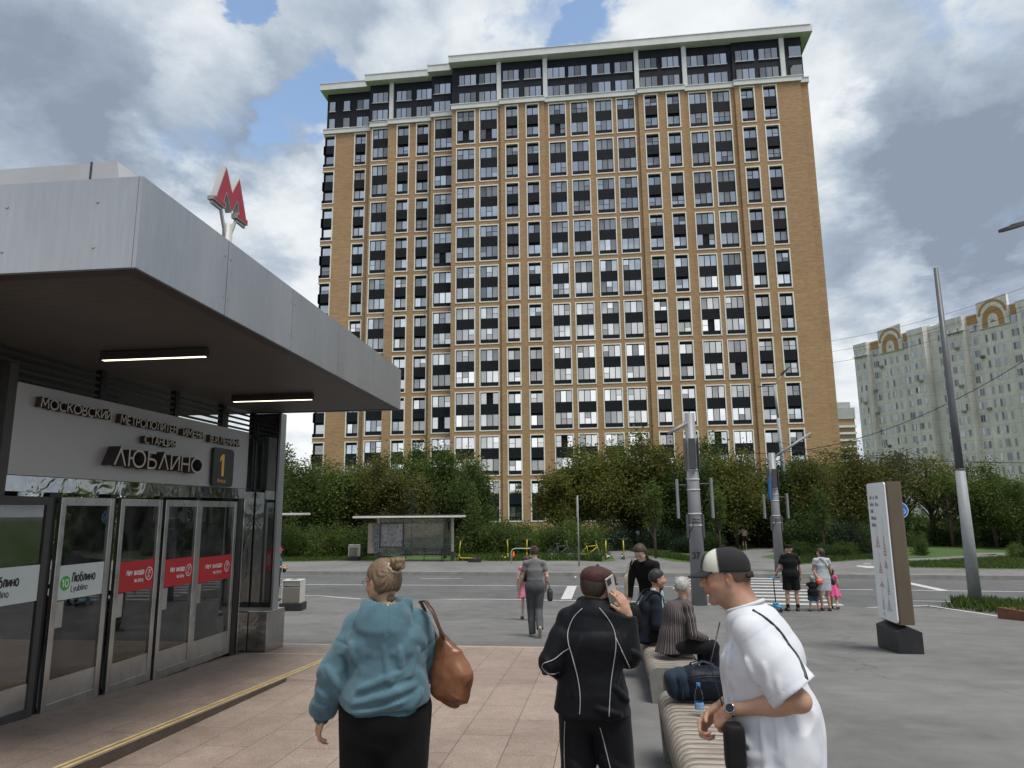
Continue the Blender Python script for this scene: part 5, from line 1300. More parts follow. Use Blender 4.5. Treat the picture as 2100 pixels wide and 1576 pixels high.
# overhead wires
def wire(n, p, q, sag, r=.016):
    o = empty('overhead_wire', tuple(p), 0, n, 'wire', 'overhead wires'); b = MB(); P = []
    p, q = Vector(p), Vector(q)
    for k in range(17): t_ = k/16; v = p.lerp(q, t_); v.z -= sag*4*t_*(1-t_); P.append(v-p)
    b.tube(P, r, 5); b.build('cable', M_blk, o)
W_ = lambda x, y, Y: Vector(atY(x, y, Y))
wire('steepest overhead wire, rising to the right in front of the white blocks', W_(1545, 930, 40), W_(2140, 715, 30), 1.1)
wire('overhead wire running nearly level across to the right edge', W_(1592, 918, 52), W_(2140, 950, 34), .25)
wire('short overhead wire sagging between the poles and the trees', W_(1592, 905, 52), W_(1770, 935, 45), .2)
for k, (ya, yb) in enumerate(((690, 575), (712, 600), (735, 622))):
    wire(['upper', 'middle', 'lowest'][k]+' of the three thin wires high above the white blocks', W_(1690, ya+12, 150), W_(2140, yb, 120), 1.2, .03)
# ------------------------------------------------------------------ trees and shrubs
M_bark = M_('tree_bark', (.085, .068, .05), .95, 0, .3, 4, .5, 30)
L_dark = mat_leaf('leaf_dark_green', (0.022, 0.045, 0.014), (0.068, 0.112, 0.026))
L_mid = mat_leaf('leaf_green', (0.041, 0.071, 0.015), (0.116, 0.165, 0.034))
L_olive = mat_leaf('leaf_olive', (0.055, 0.064, 0.016), (0.150, 0.158, 0.036), (0.199, 0.209, 0.064))
L_yel = mat_leaf('leaf_yellowing', (.050, .056, .015), (.130, .132, .034), (.24, .18, .06))
L_red = mat_leaf('leaf_reddish', (0.040, 0.042, 0.017), (0.096, 0.101, 0.036), (0.133, 0.140, 0.056))
L_blue = mat_leaf('needle_blue_green', (.016, .032, .020), (.045, .075, .045), (.08, .10, .05), .15)
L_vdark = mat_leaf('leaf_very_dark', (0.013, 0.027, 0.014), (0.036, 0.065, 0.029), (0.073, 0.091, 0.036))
L_bright = mat_leaf('leaf_fresh_green', (.04, .07, .014), (.11, .17, .035), (.2, .2, .06))

def leaf_mesh(name, pts, size, seed, droop=0.0, aspect=.55):
    """two-triangle leaf clumps, one per point, folded along the middle"""
    rs = np.random.RandomState(seed); n = len(pts)
    d = rs.normal(size=(n, 3)); d[:, 2] = d[:, 2]*.6-droop; d /= np.linalg.norm(d, axis=1)[:, None]
    e = rs.normal(size=(n, 3)); e -= d*(e*d).sum(1)[:, None]; e /= np.linalg.norm(e, axis=1)[:, None]
    nn = np.cross(d, e); s = size*rs.uniform(.55, 1.35, n)[:, None]
    a = pts-d*s*.5; c = pts+d*s*.5; b = pts+e*s*aspect*.5+nn*s*.12; f = pts-e*s*aspect*.5+nn*s*.12
    v = np.stack([a, b, c, f], 1).reshape(-1, 3).astype(np.float32)
    me = bpy.data.meshes.new(name); me.vertices.add(4*n); me.vertices.foreach_set('co', v.ravel())
    me.loops.add(4*n); me.loops.foreach_set('vertex_index', np.arange(4*n, dtype=np.int32))
    me.polygons.add(n); me.polygons.foreach_set('loop_start', np.arange(0, 4*n, 4, dtype=np.int32)); me.polygons.foreach_set('loop_total', np.full(n, 4, dtype=np.int32))
    at = me.attributes.new('rnd', 'FLOAT', 'FACE'); at.data.foreach_set('value', rs.uniform(0, 1, n).astype(np.float32))
    me.update(); me.validate(); return me

def crown_points(seed, n, nclump, rx, rz, z0, hollow=.55, flat=1.0, rag=.22):
    """leaf positions gathered round the ends of branches inside an uneven crown, unit height 1"""
    rs = np.random.RandomState(seed); C_ = []
    while len(C_) < nclump:
        p = rs.uniform(-1, 1, 3); r = np.linalg.norm(p)
        if r > 1 or r < .18: continue
        C_.append(p*(.55+.45*rs.uniform()))
    C_ = np.array(C_); C_[:, 2] = np.sign(C_[:, 2])*np.abs(C_[:, 2])**.9
    w = rs.uniform(.5, 1.6, nclump); w /= w.sum(); idx = rs.choice(nclump, n, p=w); sg_ = rs.uniform(.6, 1.25, nclump)*rag
    P = C_[idx]+rs.normal(size=(n, 3))*sg_[idx][:, None]*np.array([1, 1, .8])
    P[:, :2] *= rx; P[:, 2] = z0+rz+(P[:, 2])*rz
    taper = 1.05-.35*np.clip((P[:, 2]-z0)/(2*rz), 0, 1); P[:, :2] *= taper[:, None]
    P = P[P[:, 2] > z0*.5+.01]
    return P, np.stack([C_[:, 0]*rx, C_[:, 1]*rx, z0+rz+C_[:, 2]*rz], 1)

def limbs(seed, ends, z0, H=1.0, r0=.022, base=(0, 0)):
    b = MB(); rs = random.Random(seed)
    top = (rs.uniform(-.02, .02), rs.uniform(-.02, .02), H*.78)
    b.tube([(0, 0, -.02), (rs.uniform(-.01, .01), rs.uniform(-.01, .01), H*.3), top], [r0, r0*.75, r0*.2], 8)
    for e in ends:
        z = min(H*.7, max(z0*.6, e[2]*rs.uniform(.35, .62))); s = Vector((0, 0, z)); e = Vector(e); m_ = s.lerp(e, .5)+Vector((0, 0, -.02+rs.uniform(0, .05)))
        b.tube([s, m_, e], [r0*.42, r0*.26, r0*.08], 5, caps=False)
    return b
PROTO = {}
def proto_broad(k, seed, n=9500, rx=.36, z0=.16, size=.026, nc=42, rag=.2):
    P, C_ = crown_points(seed, n, nc, rx, (1-z0)/2, z0, rag=rag)
    PROTO[k] = (leaf_mesh('crown_'+k, P, size, seed), limbs(seed, C_[:26], z0).mesh('trunk_'+k))
proto_broad('a', 11); proto_broad('b', 12, rx=.42, nc=34); proto_broad('c', 13, rx=.30, nc=38, z0=.2); proto_broad('d', 14, rx=.46, nc=50, z0=.1)
proto_broad('sparse', 15, n=3400, rx=.46, z0=.22, nc=46, size=.024, rag=.15)
proto_broad('young', 16, n=2600, rx=.22, z0=.36, nc=22, size=.03, rag=.2)
def proto_bush(k, seed, n=7000, rx=.75):
    rs = np.random.RandomState(seed); C_ = rs.uniform(-1, 1, (30, 3)); C_ = C_[np.linalg.norm(C_, axis=1) < 1.1]
    C_[:, 2] = np.abs(C_[:, 2]); idx = rs.choice(len(C_), n); P = C_[idx]*np.array([rx*.8, rx*.8, .78])+rs.normal(size=(n, 3))*np.array([.16, .16, .12]); P[:, 2] = np.abs(P[:, 2])*.95+.02
    b = MB()
    for c in C_[:14]: b.tube([(c[0]*.1, c[1]*.1, -.02), (c[0]*rx*.4, c[1]*rx*.4, c[2]*.4), (c[0]*rx*.75, c[1]*rx*.75, c[2]*.75)], [.02, .014, .006], 5, caps=False)
    PROTO[k] = (leaf_mesh('crown_'+k, P, .058, seed), b.mesh('trunk_'+k))
proto_bush('bush', 21); proto_bush('bush2', 22, 6000, .95)
def proto_spruce(k, seed, n=8000, rx=.25):
    rs = np.random.RandomState(seed); pts = []; b = MB(); b.tube([(0, 0, -.02), (0, 0, .98)], [.018, .003], 7)
    z = .06
    while z < .97:
        L = rx*(1-z)**.85+.012; m_ = 7
        for q in range(m_):
            a = rs.uniform(0, 2*pi); l = L*rs.uniform(.75, 1.12); k_ = max(6, int(n*l/(rx*m_*24)*.55)); t_ = rs.uniform(.05, 1, k_)
            px_ = np.cos(a)*l*t_; py_ = np.sin(a)*l*t_; pz = z-.10*l*t_*2+.05*l*t_**2*3
            sp = .028*(1-.5*t_)+.006; pts.append(np.stack([px_+rs.normal(0, 1, k_)*sp, py_+rs.normal(0, 1, k_)*sp, pz+rs.normal(0, 1, k_)*sp*.5], 1))
            b.tube([(0, 0, z), (np.cos(a)*l*.9, np.sin(a)*l*.9, z-.06*l)], [.004, .001], 4, caps=False)
        z += .035*(1.2-z*.5)
    PROTO[k] = (leaf_mesh('crown_'+k, np.concatenate(pts), .03, seed, 0.2, .3), b.mesh('trunk_'+k))
proto_spruce('spruce', 31)
for k, (a, c) in PROTO.items():
    a.materials.append(L_mid); c.materials.append(M_bark)
def plant(px, ytop, Y, k, leafm, label, w=1.0, group='trees behind the road', name='tree', cat='tree', z0=.15, rz=None, base=None):
    q = atY(px, ytop, Y); h = max(.6, float(q[2])-z0)*(1.05 if k in 'abcd' else 1); h /= (.98 if k != 'spruce' else 1.0)
    o = empty(name, (float(q[0]), Y, z0), 0, label, cat, group)
    o.rotation_euler = (0, 0, random.Random(int(px*7+Y)).uniform(0, 6.28) if rz is None else rz); o.scale = (h*w, h*w, h)
    c = bpy.data.objects.new('crown', PROTO[k][0]); COL.objects.link(c); c.parent = o
    c.material_slots[0].link = 'OBJECT'; c.material_slots[0].material = leafm
    t = bpy.data.objects.new('trunk', PROTO[k][1]); COL.objects.link(t); t.parent = o
    return o
TR = [  # px, top y, Y, kind, leaf, width, words
 (575, 938, 50, 'a', L_dark, 1.05, 'dark green tree beside the station corner'),
 (628, 950, 47, 'd', L_mid, .85, 'green tree just right of the station corner, in front of the tower edge'),
 (520, 925, 56, 'b', L_dark, 1.2, 'dark tree seen through the station hall glass'),
 (668, 946, 52, 'b', L_olive, .9, 'olive tree left of the bus shelter, below the tower corner'),
 (705, 952, 48, 'c', L_mid, 1.15, 'rounded green tree left of the bus shelter'),
 (742, 946, 51, 'd', L_olive, .82, 'olive tree behind the left end of the bus shelter roof'),
 (782, 955, 47, 'a', L_yel, 1.0, 'yellowing tree above the bus shelter roof'),
 (822, 932, 52, 'b', L_mid, .9, 'tall green tree behind the middle of the shelter'),
 (838, 965, 46, 'c', L_yel, 1.1, 'yellow green smaller tree above the shelter roof'),
 (862, 938, 53, 'a', L_mid, 1.0, 'green tree behind the right half of the shelter'),
 (905, 928, 51, 'd', L_mid, .85, 'broad green tree above the right end of the shelter'),
 (945, 935, 54, 'b', L_olive, .9, 'olive green tree left of the gap to the tower'),
 (972, 968, 49, 'a', L_dark, .9, 'dark tree at the left side of the gap to the tower'),
 (1148, 962, 52, 'c', L_olive, 1.05, 'small olive tree at the right side of the gap to the tower'),
 (1182, 935, 54, 'a', L_mid, .95, 'green tree right of the gap to the tower'),
 (1226, 920, 52, 'd', L_olive, .85, 'broad olive tree above the parked scooters'),
 (1272, 916, 55, 'b', L_mid, .95, 'tall green tree left of the numbered pole'),
 (1318, 914, 52, 'a', L_olive, 1.0, 'olive tree behind the bending person'),
 (1362, 924, 54, 'd', L_olive, .82, 'wide dull green tree just left of the numbered pole'),
 (1408, 938, 51, 'b', L_dark, .9, 'dark tree directly behind the numbered pole'),
 (1455, 925, 53, 'a', L_mid, 1.05, 'green tree just right of the numbered pole'),
 (1500, 928, 51, 'd', L_olive, .8, 'round topped olive tree between the two signal poles'),
 (1545, 950, 54, 'b', L_red, .9, 'reddish green tree left of the far signal pole'),
 (1590, 962, 52, 'a', L_dark, .95, 'dark green tree behind the far signal pole'),
 (1628, 935, 57, 'c', L_bright, 1.0, 'fresh green tree beside the slim street lamp'),
 (1662, 945, 52, 'd', L_olive, .85, 'olive tree above the father in black'),
 (1705, 925, 55, 'b', L_olive, .95, 'olive tree in front of the right edge of the tower'),
 (1748, 938, 53, 'a', L_yel, .9, 'yellowish tree below the gap between the buildings'),
 (1835, 905, 56, 'sparse', L_red, 1.0, 'tall thin leaved tree behind the white stele'),
 (1800, 935, 54, 'sparse', L_olive, .9, 'thin leaved tree just left of the white stele'),
 (1895, 915, 55, 'sparse', L_olive, 1.0, 'open branching tree right of the white stele'),
 (1935, 950, 53, 'sparse', L_mid, .95, 'open tree left of the galvanised pole'),
 (1975, 955, 54, 'b', L_olive, .85, 'dull green tree behind the galvanised pole'),
 (2025, 968, 52, 'a', L_mid, 1.05, 'green tree right of the galvanised pole'),
 (2075, 985, 50, 'd', L_mid, .85, 'green tree at the right edge of the view'),
 (2130, 975, 52, 'b', L_olive, 1.0, 'olive tree just past the right edge'),
]
for px, yt, Y, k, lm, w, words in TR: plant(px, yt, Y, k, lm, words, w*1.12)
SP = [(845, 1000, 44.5, L_blue, 'bluish young spruce above the bus shelter roof', .8), (968, 985, 43.5, L_mid, 'green young larch right of the bus shelter', 1.15), (1748, 1052, 45, L_vdark, 'very dark spruce left of the white stele', 1.9), (888, 1030, 46, L_blue, 'small bluish spruce behind the shelter glass', .9)]
for px, yt, Y, lm, words, w in SP: plant(px, yt, Y, 'spruce', lm, words, w, 'conifers behind the road', 'spruce_tree')
BU = []
for i, px in enumerate(range(110, 500, 44)): plant(px, 1058+(i*37 % 9), 42.5+(i % 2)*.8, 'bush' if i % 2 else 'bush2', L_mid if i % 2 else L_bright, 'shrub number %s of the hedge seen through the station glass' % ('one two three four five six seven eight nine'.split()[i]), .85, 'hedge shrubs behind the station hall', 'shrub', 'shrub')
for i, px in enumerate((150, 240, 330, 420, 480)): plant(px, 935+i*7 % 15, 50, 'abcda'[i], (L_mid, L_olive, L_mid, L_dark, L_mid)[i], ('first', 'second', 'third', 'fourth', 'fifth')[i]+' tree from the left behind the station hall glass', 1.1)
for i, px in enumerate(range(500, 800, 42)): BU.append((px, 1064+(i*37 % 9), 43.0+(i % 2)*.8, 'bush' if i % 2 else 'bush2', L_mid if i % 3 else L_dark, .72, 'hedge'))
for i, px in enumerate(range(985, 1215, 36)): BU.append((px, 1056+(i*29 % 13), 44.0+(i % 3)*.6, 'bush2' if i % 2 else 'bush', (L_mid, L_dark, L_mid)[i % 3], .78, 'hedge'))
words = ['first', 'second', 'third', 'fourth', 'fifth', 'sixth', 'seventh', 'eighth', 'ninth', 'tenth']
cl = cr_ = 0
for b_ in BU:
    if b_[0] < 850: t_ = words[cl]+' shrub from the left in the dark hedge left of the bus shelter'; cl += 1
    else: t_ = words[cr_]+' shrub from the left in the hedge right of the bus shelter'; cr_ += 1
    plant(b_[0], b_[1], b_[2], b_[3], b_[4], t_, b_[5], 'hedge shrubs along the far pavement', 'shrub', 'shrub')
OB = [(728, 1108, 41.6, L_yel, .55, 'small yellow green bush beside the far litter bin'), (835, 1085, 45, L_dark, .95, 'dark bush seen through the shelter glass'), (900, 1075, 45, L_dark, .95, 'dark bush at the right end of the shelter glass'),
      (1222, 1112, 43.5, L_mid, .6, 'low weedy bush left of the two parked scooters'), (1255, 1068, 50, L_vdark, 1.1, 'very dark bush behind the two parked scooters'), (1300, 1075, 54, L_vdark, 1.2, 'very dark bush behind the park lamp'),
      (1350, 1068, 50, L_vdark, 1.1, 'very dark bush left of the numbered pole'), (1400, 1088, 47, L_vdark, 1.1, 'low dark bush behind the numbered pole'), (1455, 1085, 49, L_dark, 1.0, 'low bush behind the white and black cap'),
      (1500, 1072, 53, L_vdark, 1.1, 'dark bush left of the far walker'), (1555, 1078, 55, L_dark, 1.1, 'dark bush right of the far walker'), (1605, 1060, 53, L_vdark, 1.0, 'dark bush behind the slim street lamp'),
      (1648, 1042, 47, L_dark, .95, 'tall rounded dark bush behind the mother'), (1695, 1048, 46.5, L_vdark, .95, 'tall very dark bush right of the mother'), (1640, 1108, 43.5, L_dark, 1.0, 'low clipped shrub behind the father'), (1690, 1108, 43, L_dark, 1.2, 'low clipped shrub behind the mother'), (1735, 1108, 43, L_dark, 1.2, 'low shrub left of the white stele'), (1790, 1060, 46, L_dark, .95, 'dark bush just left of the white stele'),
      (1882, 1088, 44, L_bright, .62, 'small fresh green bush right of the white stele'), (1930, 1070, 55, L_dark, 1.1, 'dark bush behind the lawn left of the galvanised pole'), (1990, 1062, 56, L_dark, 1.1, 'dark bush behind the galvanised pole'), (2040, 1068, 53, L_vdark, 1.1, 'very dark bush right of the galvanised pole'), (2085, 1110, 41, L_mid, .9, 'low leafy bush at the right edge'), (2105, 1060, 52, L_dark, 1.1, 'dark bush at the right edge behind the low one')]
for i, (px, yt, Y, lm, w, t_) in enumerate(OB): plant(px, yt, Y, 'bush' if i % 2 else 'bush2', lm, t_, w*.8, 'shrubs in the park', 'shrub', 'shrub')
M_stake = M_('tree_stake_wrap', (.36, .27, .17), .9, 0, .15, 6)
for px, yt, yb, Y, t_ in ((1338, 985, 1150, 41.5, 'slim young tree with wrapped trunk behind the bending person'), (1470, 1000, 1130, 45, 'slim young tree with wrapped trunk behind the capped man'), (1680, 1000, 1135, 43.5, 'slim young tree with wrapped trunk behind the mother')):
    o = plant(px, yt, Y, 'young', L_mid, t_, .9, 'young staked trees')
    s = o.scale[2]; b = MB(); b.tube([(0, 0, 0), (0, 0, 1.35/s)], [.07/s, .055/s], 10); b.build('trunk_wrap', M_stake, o)
# dim wood that closes the view below the crowns
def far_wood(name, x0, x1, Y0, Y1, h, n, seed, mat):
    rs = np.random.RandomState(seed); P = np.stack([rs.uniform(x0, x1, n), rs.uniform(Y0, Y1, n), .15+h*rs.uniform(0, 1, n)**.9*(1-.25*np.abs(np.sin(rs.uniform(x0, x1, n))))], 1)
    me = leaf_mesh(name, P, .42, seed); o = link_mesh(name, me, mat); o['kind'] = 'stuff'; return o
far_wood('undergrowth', -34, -9, 49, 58, 2.8, 15000, 41, L_vdark); far_wood('undergrowth', 1.5, 13.5, 55, 63, 2.7, 9000, 42, L_vdark); far_wood('undergrowth', 13.5, 32, 58, 68, 2.2, 9000, 43, L_dark)
# weeds and tall grass along the lawn edges
def P2(l, z=.15): return [tuple(atZ(x, y, z)[:2]) for x, y in l]
tufts('lawn_grass', P2([(560, 1152), (770, 1149), (770, 1141), (560, 1142)]), .15, 5500, .16, M_blade, None, 11)
tufts('lawn_grass', P2([(940, 1151), (1190, 1150), (1190, 1137), (940, 1139)]), .15, 5500, .28, M_blade, None, 12)
tufts('lawn_grass', P2([(1190, 1150), (1235, 1152), (1222, 1126), (1190, 1124)]), .15, 2600, .4, M_blade, None, 13)
tufts('lawn_grass', P2([(1290, 1130), (1330, 1140), (1425, 1154), (1440, 1150), (1380, 1138), (1300, 1124)]), .15, 5000, .2, M_blade, None, 14)
tufts('lawn_grass', P2([(1640, 1157), (1780, 1147), (1838, 1149), (1838, 1138), (1640, 1144)]), .15, 4500, .15, M_blade, None, 15)
tufts('lawn_grass', P2([(1870, 1164), (2110, 1167), (2110, 1150), (2050, 1143), (1930, 1151), (1850, 1154)]), .15, 9000, .13, M_blade, None, 16)
tufts('lawn_grass', P2([(1240, 1122), (1300, 1124), (1500, 1132), (1560, 1122), (1560, 1114), (1240, 1114)]), .15, 6000, .3, M_blade, None, 17)
# ------------------------------------------------------------------ people: smooth-blended solids turned into one skin
def _n(v): v = np.asarray(v, float); return v/max(1e-9, np.linalg.norm(v))
class SDF:
    """distance field on a grid; every add() blends a rounded shape into it"""
    def __init__(s, lo, hi, h):
        s.h = h; s.lo = np.array(lo, float)-3*h; hi = np.array(hi, float)+3*h
        s.n = np.ceil((hi-s.lo)/h).astype(int)+1; s.f = np.full(s.n, .12, np.float32)
        s.ax = [s.lo[i]+h*np.arange(s.n[i]) for i in range(3)]
    def _sl(s, lo, hi):
        a = np.clip(np.floor((np.array(lo)-s.lo)/s.h).astype(int), 0, s.n); b = np.clip(np.ceil((np.array(hi)-s.lo)/s.h).astype(int)+1, 0, s.n)
        if (b <= a).any(): return None
        sl = tuple(slice(a[i], b[i]) for i in range(3))
        X, Y, Z = np.meshgrid(s.ax[0][sl[0]], s.ax[1][sl[1]], s.ax[2][sl[2]], indexing='ij', sparse=True)
        return sl, X, Y, Z
    def _put(s, sl, d, k, op='u'):
        F = s.f[sl]
        if op == 'u':
            if k > 0: hh = np.clip(.5+.5*(F-d)/k, 0, 1); F[...] = F*(1-hh)+d*hh-k*hh*(1-hh)
            else: np.minimum(F, d, out=F)
        elif op == 's':
            if k > 0: hh = np.clip(.5-.5*(F+d)/k, 0, 1); F[...] = F*(1-hh)+(-d)*hh+k*hh*(1-hh)
            else: np.maximum(F, -d, out=F)
        elif op == 'i': np.maximum(F, d, out=F)
    def cone(s, a, b, r1, r2, k=.02, op='u', cut=None, sq=None):
        """rounded cone from a to b; cut = list of (point, normal) half spaces that trim it"""
        a, b = np.asarray(a, float), np.asarray(b, float); m = max(r1, r2)+.06+k
        g = s._sl(np.minimum(a, b)-m, np.maximum(a, b)+m)
        if g is None: return s
        sl, X, Y, Z = g; ab = b-a; L2 = max(1e-9, ab@ab)
        px, py, pz = X-a[0], Y-a[1], Z-a[2]
        t = np.clip((px*ab[0]+py*ab[1]+pz*ab[2])/L2, 0, 1)
        dx, dy, dz = px-t*ab[0], py-t*ab[1], pz-t*ab[2]
        d = np.sqrt(dx*dx+dy*dy+dz*dz)-(r1+(r2-r1)*t)
        if cut:
            for p, nn in cut: nn = _n(nn); d = np.maximum(d, (X-p[0])*nn[0]+(Y-p[1])*nn[1]+(Z-p[2])*nn[2])
        s._put(sl, d.astype(np.float32), k, op); return s
    def ell(s, c, r, R_=None, k=.02, op='u', cut=None, pw=2.0):
        """ellipsoid, R_ rows = its axes; pw>2 squares it off"""
        c = np.asarray(c, float); r = np.asarray(r, float); m = max(r)+.05+k
        g = s._sl(c-m, c+m)
        if g is None: return s
        sl, X, Y, Z = g; px, py, pz = X-c[0], Y-c[1], Z-c[2]
        if R_ is not None: q = [px*R_[i][0]+py*R_[i][1]+pz*R_[i][2] for i in range(3)]
        else: q = [px, py, pz]
        if pw == 2.0:
            k0 = np.sqrt((q[0]/r[0])**2+(q[1]/r[1])**2+(q[2]/r[2])**2); k1 = np.sqrt((q[0]/r[0]**2)**2+(q[1]/r[1]**2)**2+(q[2]/r[2]**2)**2)
            d = k0*(k0-1)/np.maximum(k1, 1e-6)
        else:
            k0 = (np.abs(q[0]/r[0])**pw+np.abs(q[1]/r[1])**pw+np.abs(q[2]/r[2])**pw)**(1/pw); d = (k0-1)*min(r)
        if cut:
            for p, nn in cut: nn = _n(nn); d = np.maximum(d, (X-p[0])*nn[0]+(Y-p[1])*nn[1]+(Z-p[2])*nn[2])
        s._put(sl, d.astype(np.float32), k, op); return s
    def loft(s, pts, rx, ry, side, k=.02, op='u', cut=None, pw=2.3):
        """tube of elliptical sections through pts; side = direction of the wide axis"""
        pts = np.asarray(pts, float); n = len(pts); m = max(max(rx), max(ry))+.06+k
        g = s._sl(pts.min(0)-m, pts.max(0)+m)
        if g is None: return s
        sl, X, Y, Z = g; best = None
        seg = []
        D = None
        for i in range(n-1):
            a, b = pts[i], pts[i+1]; ab = b-a; L = np.linalg.norm(ab); u = ab/L
            sd = side[i] if isinstance(side, list) else side
            sd = _n(np.asarray(sd, float)-u*(np.dot(sd, u))); fr_ = np.cross(u, sd)
            px, py, pz = X-a[0], Y-a[1], Z-a[2]; tt = (px*u[0]+py*u[1]+pz*u[2])/L
            t = np.clip(tt, 0, 1); dx, dy, dz = px-t*ab[0], py-t*ab[1], pz-t*ab[2]
            qa = dx*sd[0]+dy*sd[1]+dz*sd[2]; qb = dx*fr_[0]+dy*fr_[1]+dz*fr_[2]; qc = dx*u[0]+dy*u[1]+dz*u[2]
            w = rx[i]+(rx[i+1]-rx[i])*t; h_ = ry[i]+(ry[i+1]-ry[i])*t; mn = np.minimum(w, h_)
            d = ((np.abs(qa)/w)**pw+(np.abs(qb)/h_)**pw+(np.abs(qc)/(mn*.8))**pw)**(1/pw)
            d = (d-1)*mn
            D = d if D is None else np.minimum(D, d)
        if cut:
            for p, nn in cut: nn = _n(nn); D = np.maximum(D, (X-p[0])*nn[0]+(Y-p[1])*nn[1]+(Z-p[2])*nn[2])
        s._put(sl, D.astype(np.float32), k, op); return s
    def plane(s, p, nn, k=0):
        nn = _n(nn); X, Y, Z = np.meshgrid(*s.ax, indexing='ij', sparse=True)
        d = ((X-p[0])*nn[0]+(Y-p[1])*nn[1]+(Z-p[2])*nn[2]).astype(np.float32); np.maximum(s.f, d, out=s.f); return s
    def disp(s, fn):
        """displace the surface: fn(X,Y,Z) in metres, evaluated near the surface only"""
        msk = np.abs(s.f) < .035; i = np.nonzero(msk)
        s.f[i] -= fn(s.ax[0][i[0]], s.ax[1][i[1]], s.ax[2][i[2]]).astype(np.float32); return s
    def mesh(s):
        """surface nets"""
        f = s.f; nx, ny, nz = f.shape; ins = f < 0
        c = [ins[i:nx-1+i, j:ny-1+j, k:nz-1+k] for i in (0, 1) for j in (0, 1) for k in (0, 1)]
        cnt = sum(a.astype(np.int8) for a in c); act = (cnt > 0) & (cnt < 8); I = np.nonzero(act); N = len(I[0])
        idx = np.full(act.shape, -1, np.int64); idx[I] = np.arange(N)
        acc = np.zeros((N, 3)); w = np.zeros(N)
        V = {(i, j, k): f[I[0]+i, I[1]+j, I[2]+k].astype(float) for i in (0, 1) for j in (0, 1) for k in (0, 1)}
        for a in V:
            for ax in range(3):
                if a[ax] == 0:
                    b = list(a); b[ax] = 1; b = tuple(b); va, vb = V[a], V[b]; m_ = (va < 0) != (vb < 0)
                    t = np.where(m_, va/np.where(m_, va-vb, 1), 0); p = np.zeros((N, 3))
                    for q in range(3): p[:, q] = a[q]
                    p[:, ax] += t; acc[m_] += p[m_]; w[m_] += 1
        P = (np.stack(I, 1)+acc/np.maximum(w, 1)[:, None])*s.h+s.lo
        Q = []
        for ax in range(3):
            o1, o2 = [(1, 2), (2, 0), (0, 1)][ax]
            sh = list(f.shape); sh[ax] -= 1
            a = ins[tuple(slice(0, n-1) if q == ax else slice(1, n-1) for q, n in enumerate(f.shape))]
            b = ins[tuple(slice(1, n) if q == ax else slice(1, n-1) for q, n in enumerate(f.shape))]
            e = np.nonzero(a != b)
            if len(e[0]) == 0: continue
            base = [x.copy() for x in e]
            for q in range(3):
                if q != ax: base[q] = base[q]+1
            def cell(d1, d2):
                g = [x.copy() for x in base]; g[o1] = g[o1]+d1; g[o2] = g[o2]+d2; return idx[g[0], g[1], g[2]]
            q = np.stack([cell(-1, -1), cell(0, -1), cell(0, 0), cell(-1, 0)], 1); flip = b[e]
            q[flip] = q[flip][:, ::-1]; Q.append(q)
        Q = np.concatenate(Q); Q = Q[(Q >= 0).all(1)]
        return P, Q
def sdf_mesh(name, S, mats, parent=None, tint=None, smooth_it=1):
    P, Q = S.mesh()
    if smooth_it:                                    # light relaxation takes the grid out of the surface
        for _ in range(smooth_it):
            A = np.zeros_like(P); c = np.zeros(len(P))
            for i in range(4):
                a, b = Q[:, i], Q[:, (i+1) % 4]; np.add.at(A, a, P[b]); np.add.at(A, b, P[a]); np.add.at(c, a, 1); np.add.at(c, b, 1)
            P = P*.45+(A/np.maximum(c, 1)[:, None])*.55
    me = bpy.data.meshes.new(name); n = len(P); m_ = len(Q)
    me.vertices.add(n); me.vertices.foreach_set('co', P.astype(np.float32).ravel())
    me.loops.add(4*m_); me.loops.foreach_set('vertex_index', Q[:, ::-1].astype(np.int32).ravel())
    me.polygons.add(m_); me.polygons.foreach_set('loop_start', np.arange(0, 4*m_, 4, dtype=np.int32)); me.polygons.foreach_set('loop_total', np.full(m_, 4, dtype=np.int32))
    me.polygons.foreach_set('use_smooth', np.ones(m_, bool)); me.update(); me.validate()
    if tint is not None:
        at = me.color_attributes.new('tint', 'FLOAT_COLOR', 'POINT'); c = np.ones((n, 4), np.float32); c[:, :3] = tint(P); at.data.foreach_set('color', c.ravel())
    return link_mesh(name, me, mats, parent)
def fnoise(seed, scale, dirs=None):
    rs = np.random.RandomState(seed); K_ = rs.normal(size=(9, 3)); K_ /= np.linalg.norm(K_, axis=1)[:, None]; K_ = K_*rs.uniform(.6, 1.8, 9)[:, None]*scale*6.28
    if dirs is not None: K_ = K_*np.asarray(dirs)
    ph = rs.uniform(0, 6.28, 9)
    def f(x, y, z):
        s = 0
        for k_, p in zip(K_, ph): s = s+np.sin(x*k_[0]+y*k_[1]+z*k_[2]+p+1.3*np.sin((x*k_[1]+y*k_[2]+z*k_[0])*.6+p*2))
        return s/9*1.6
    return f

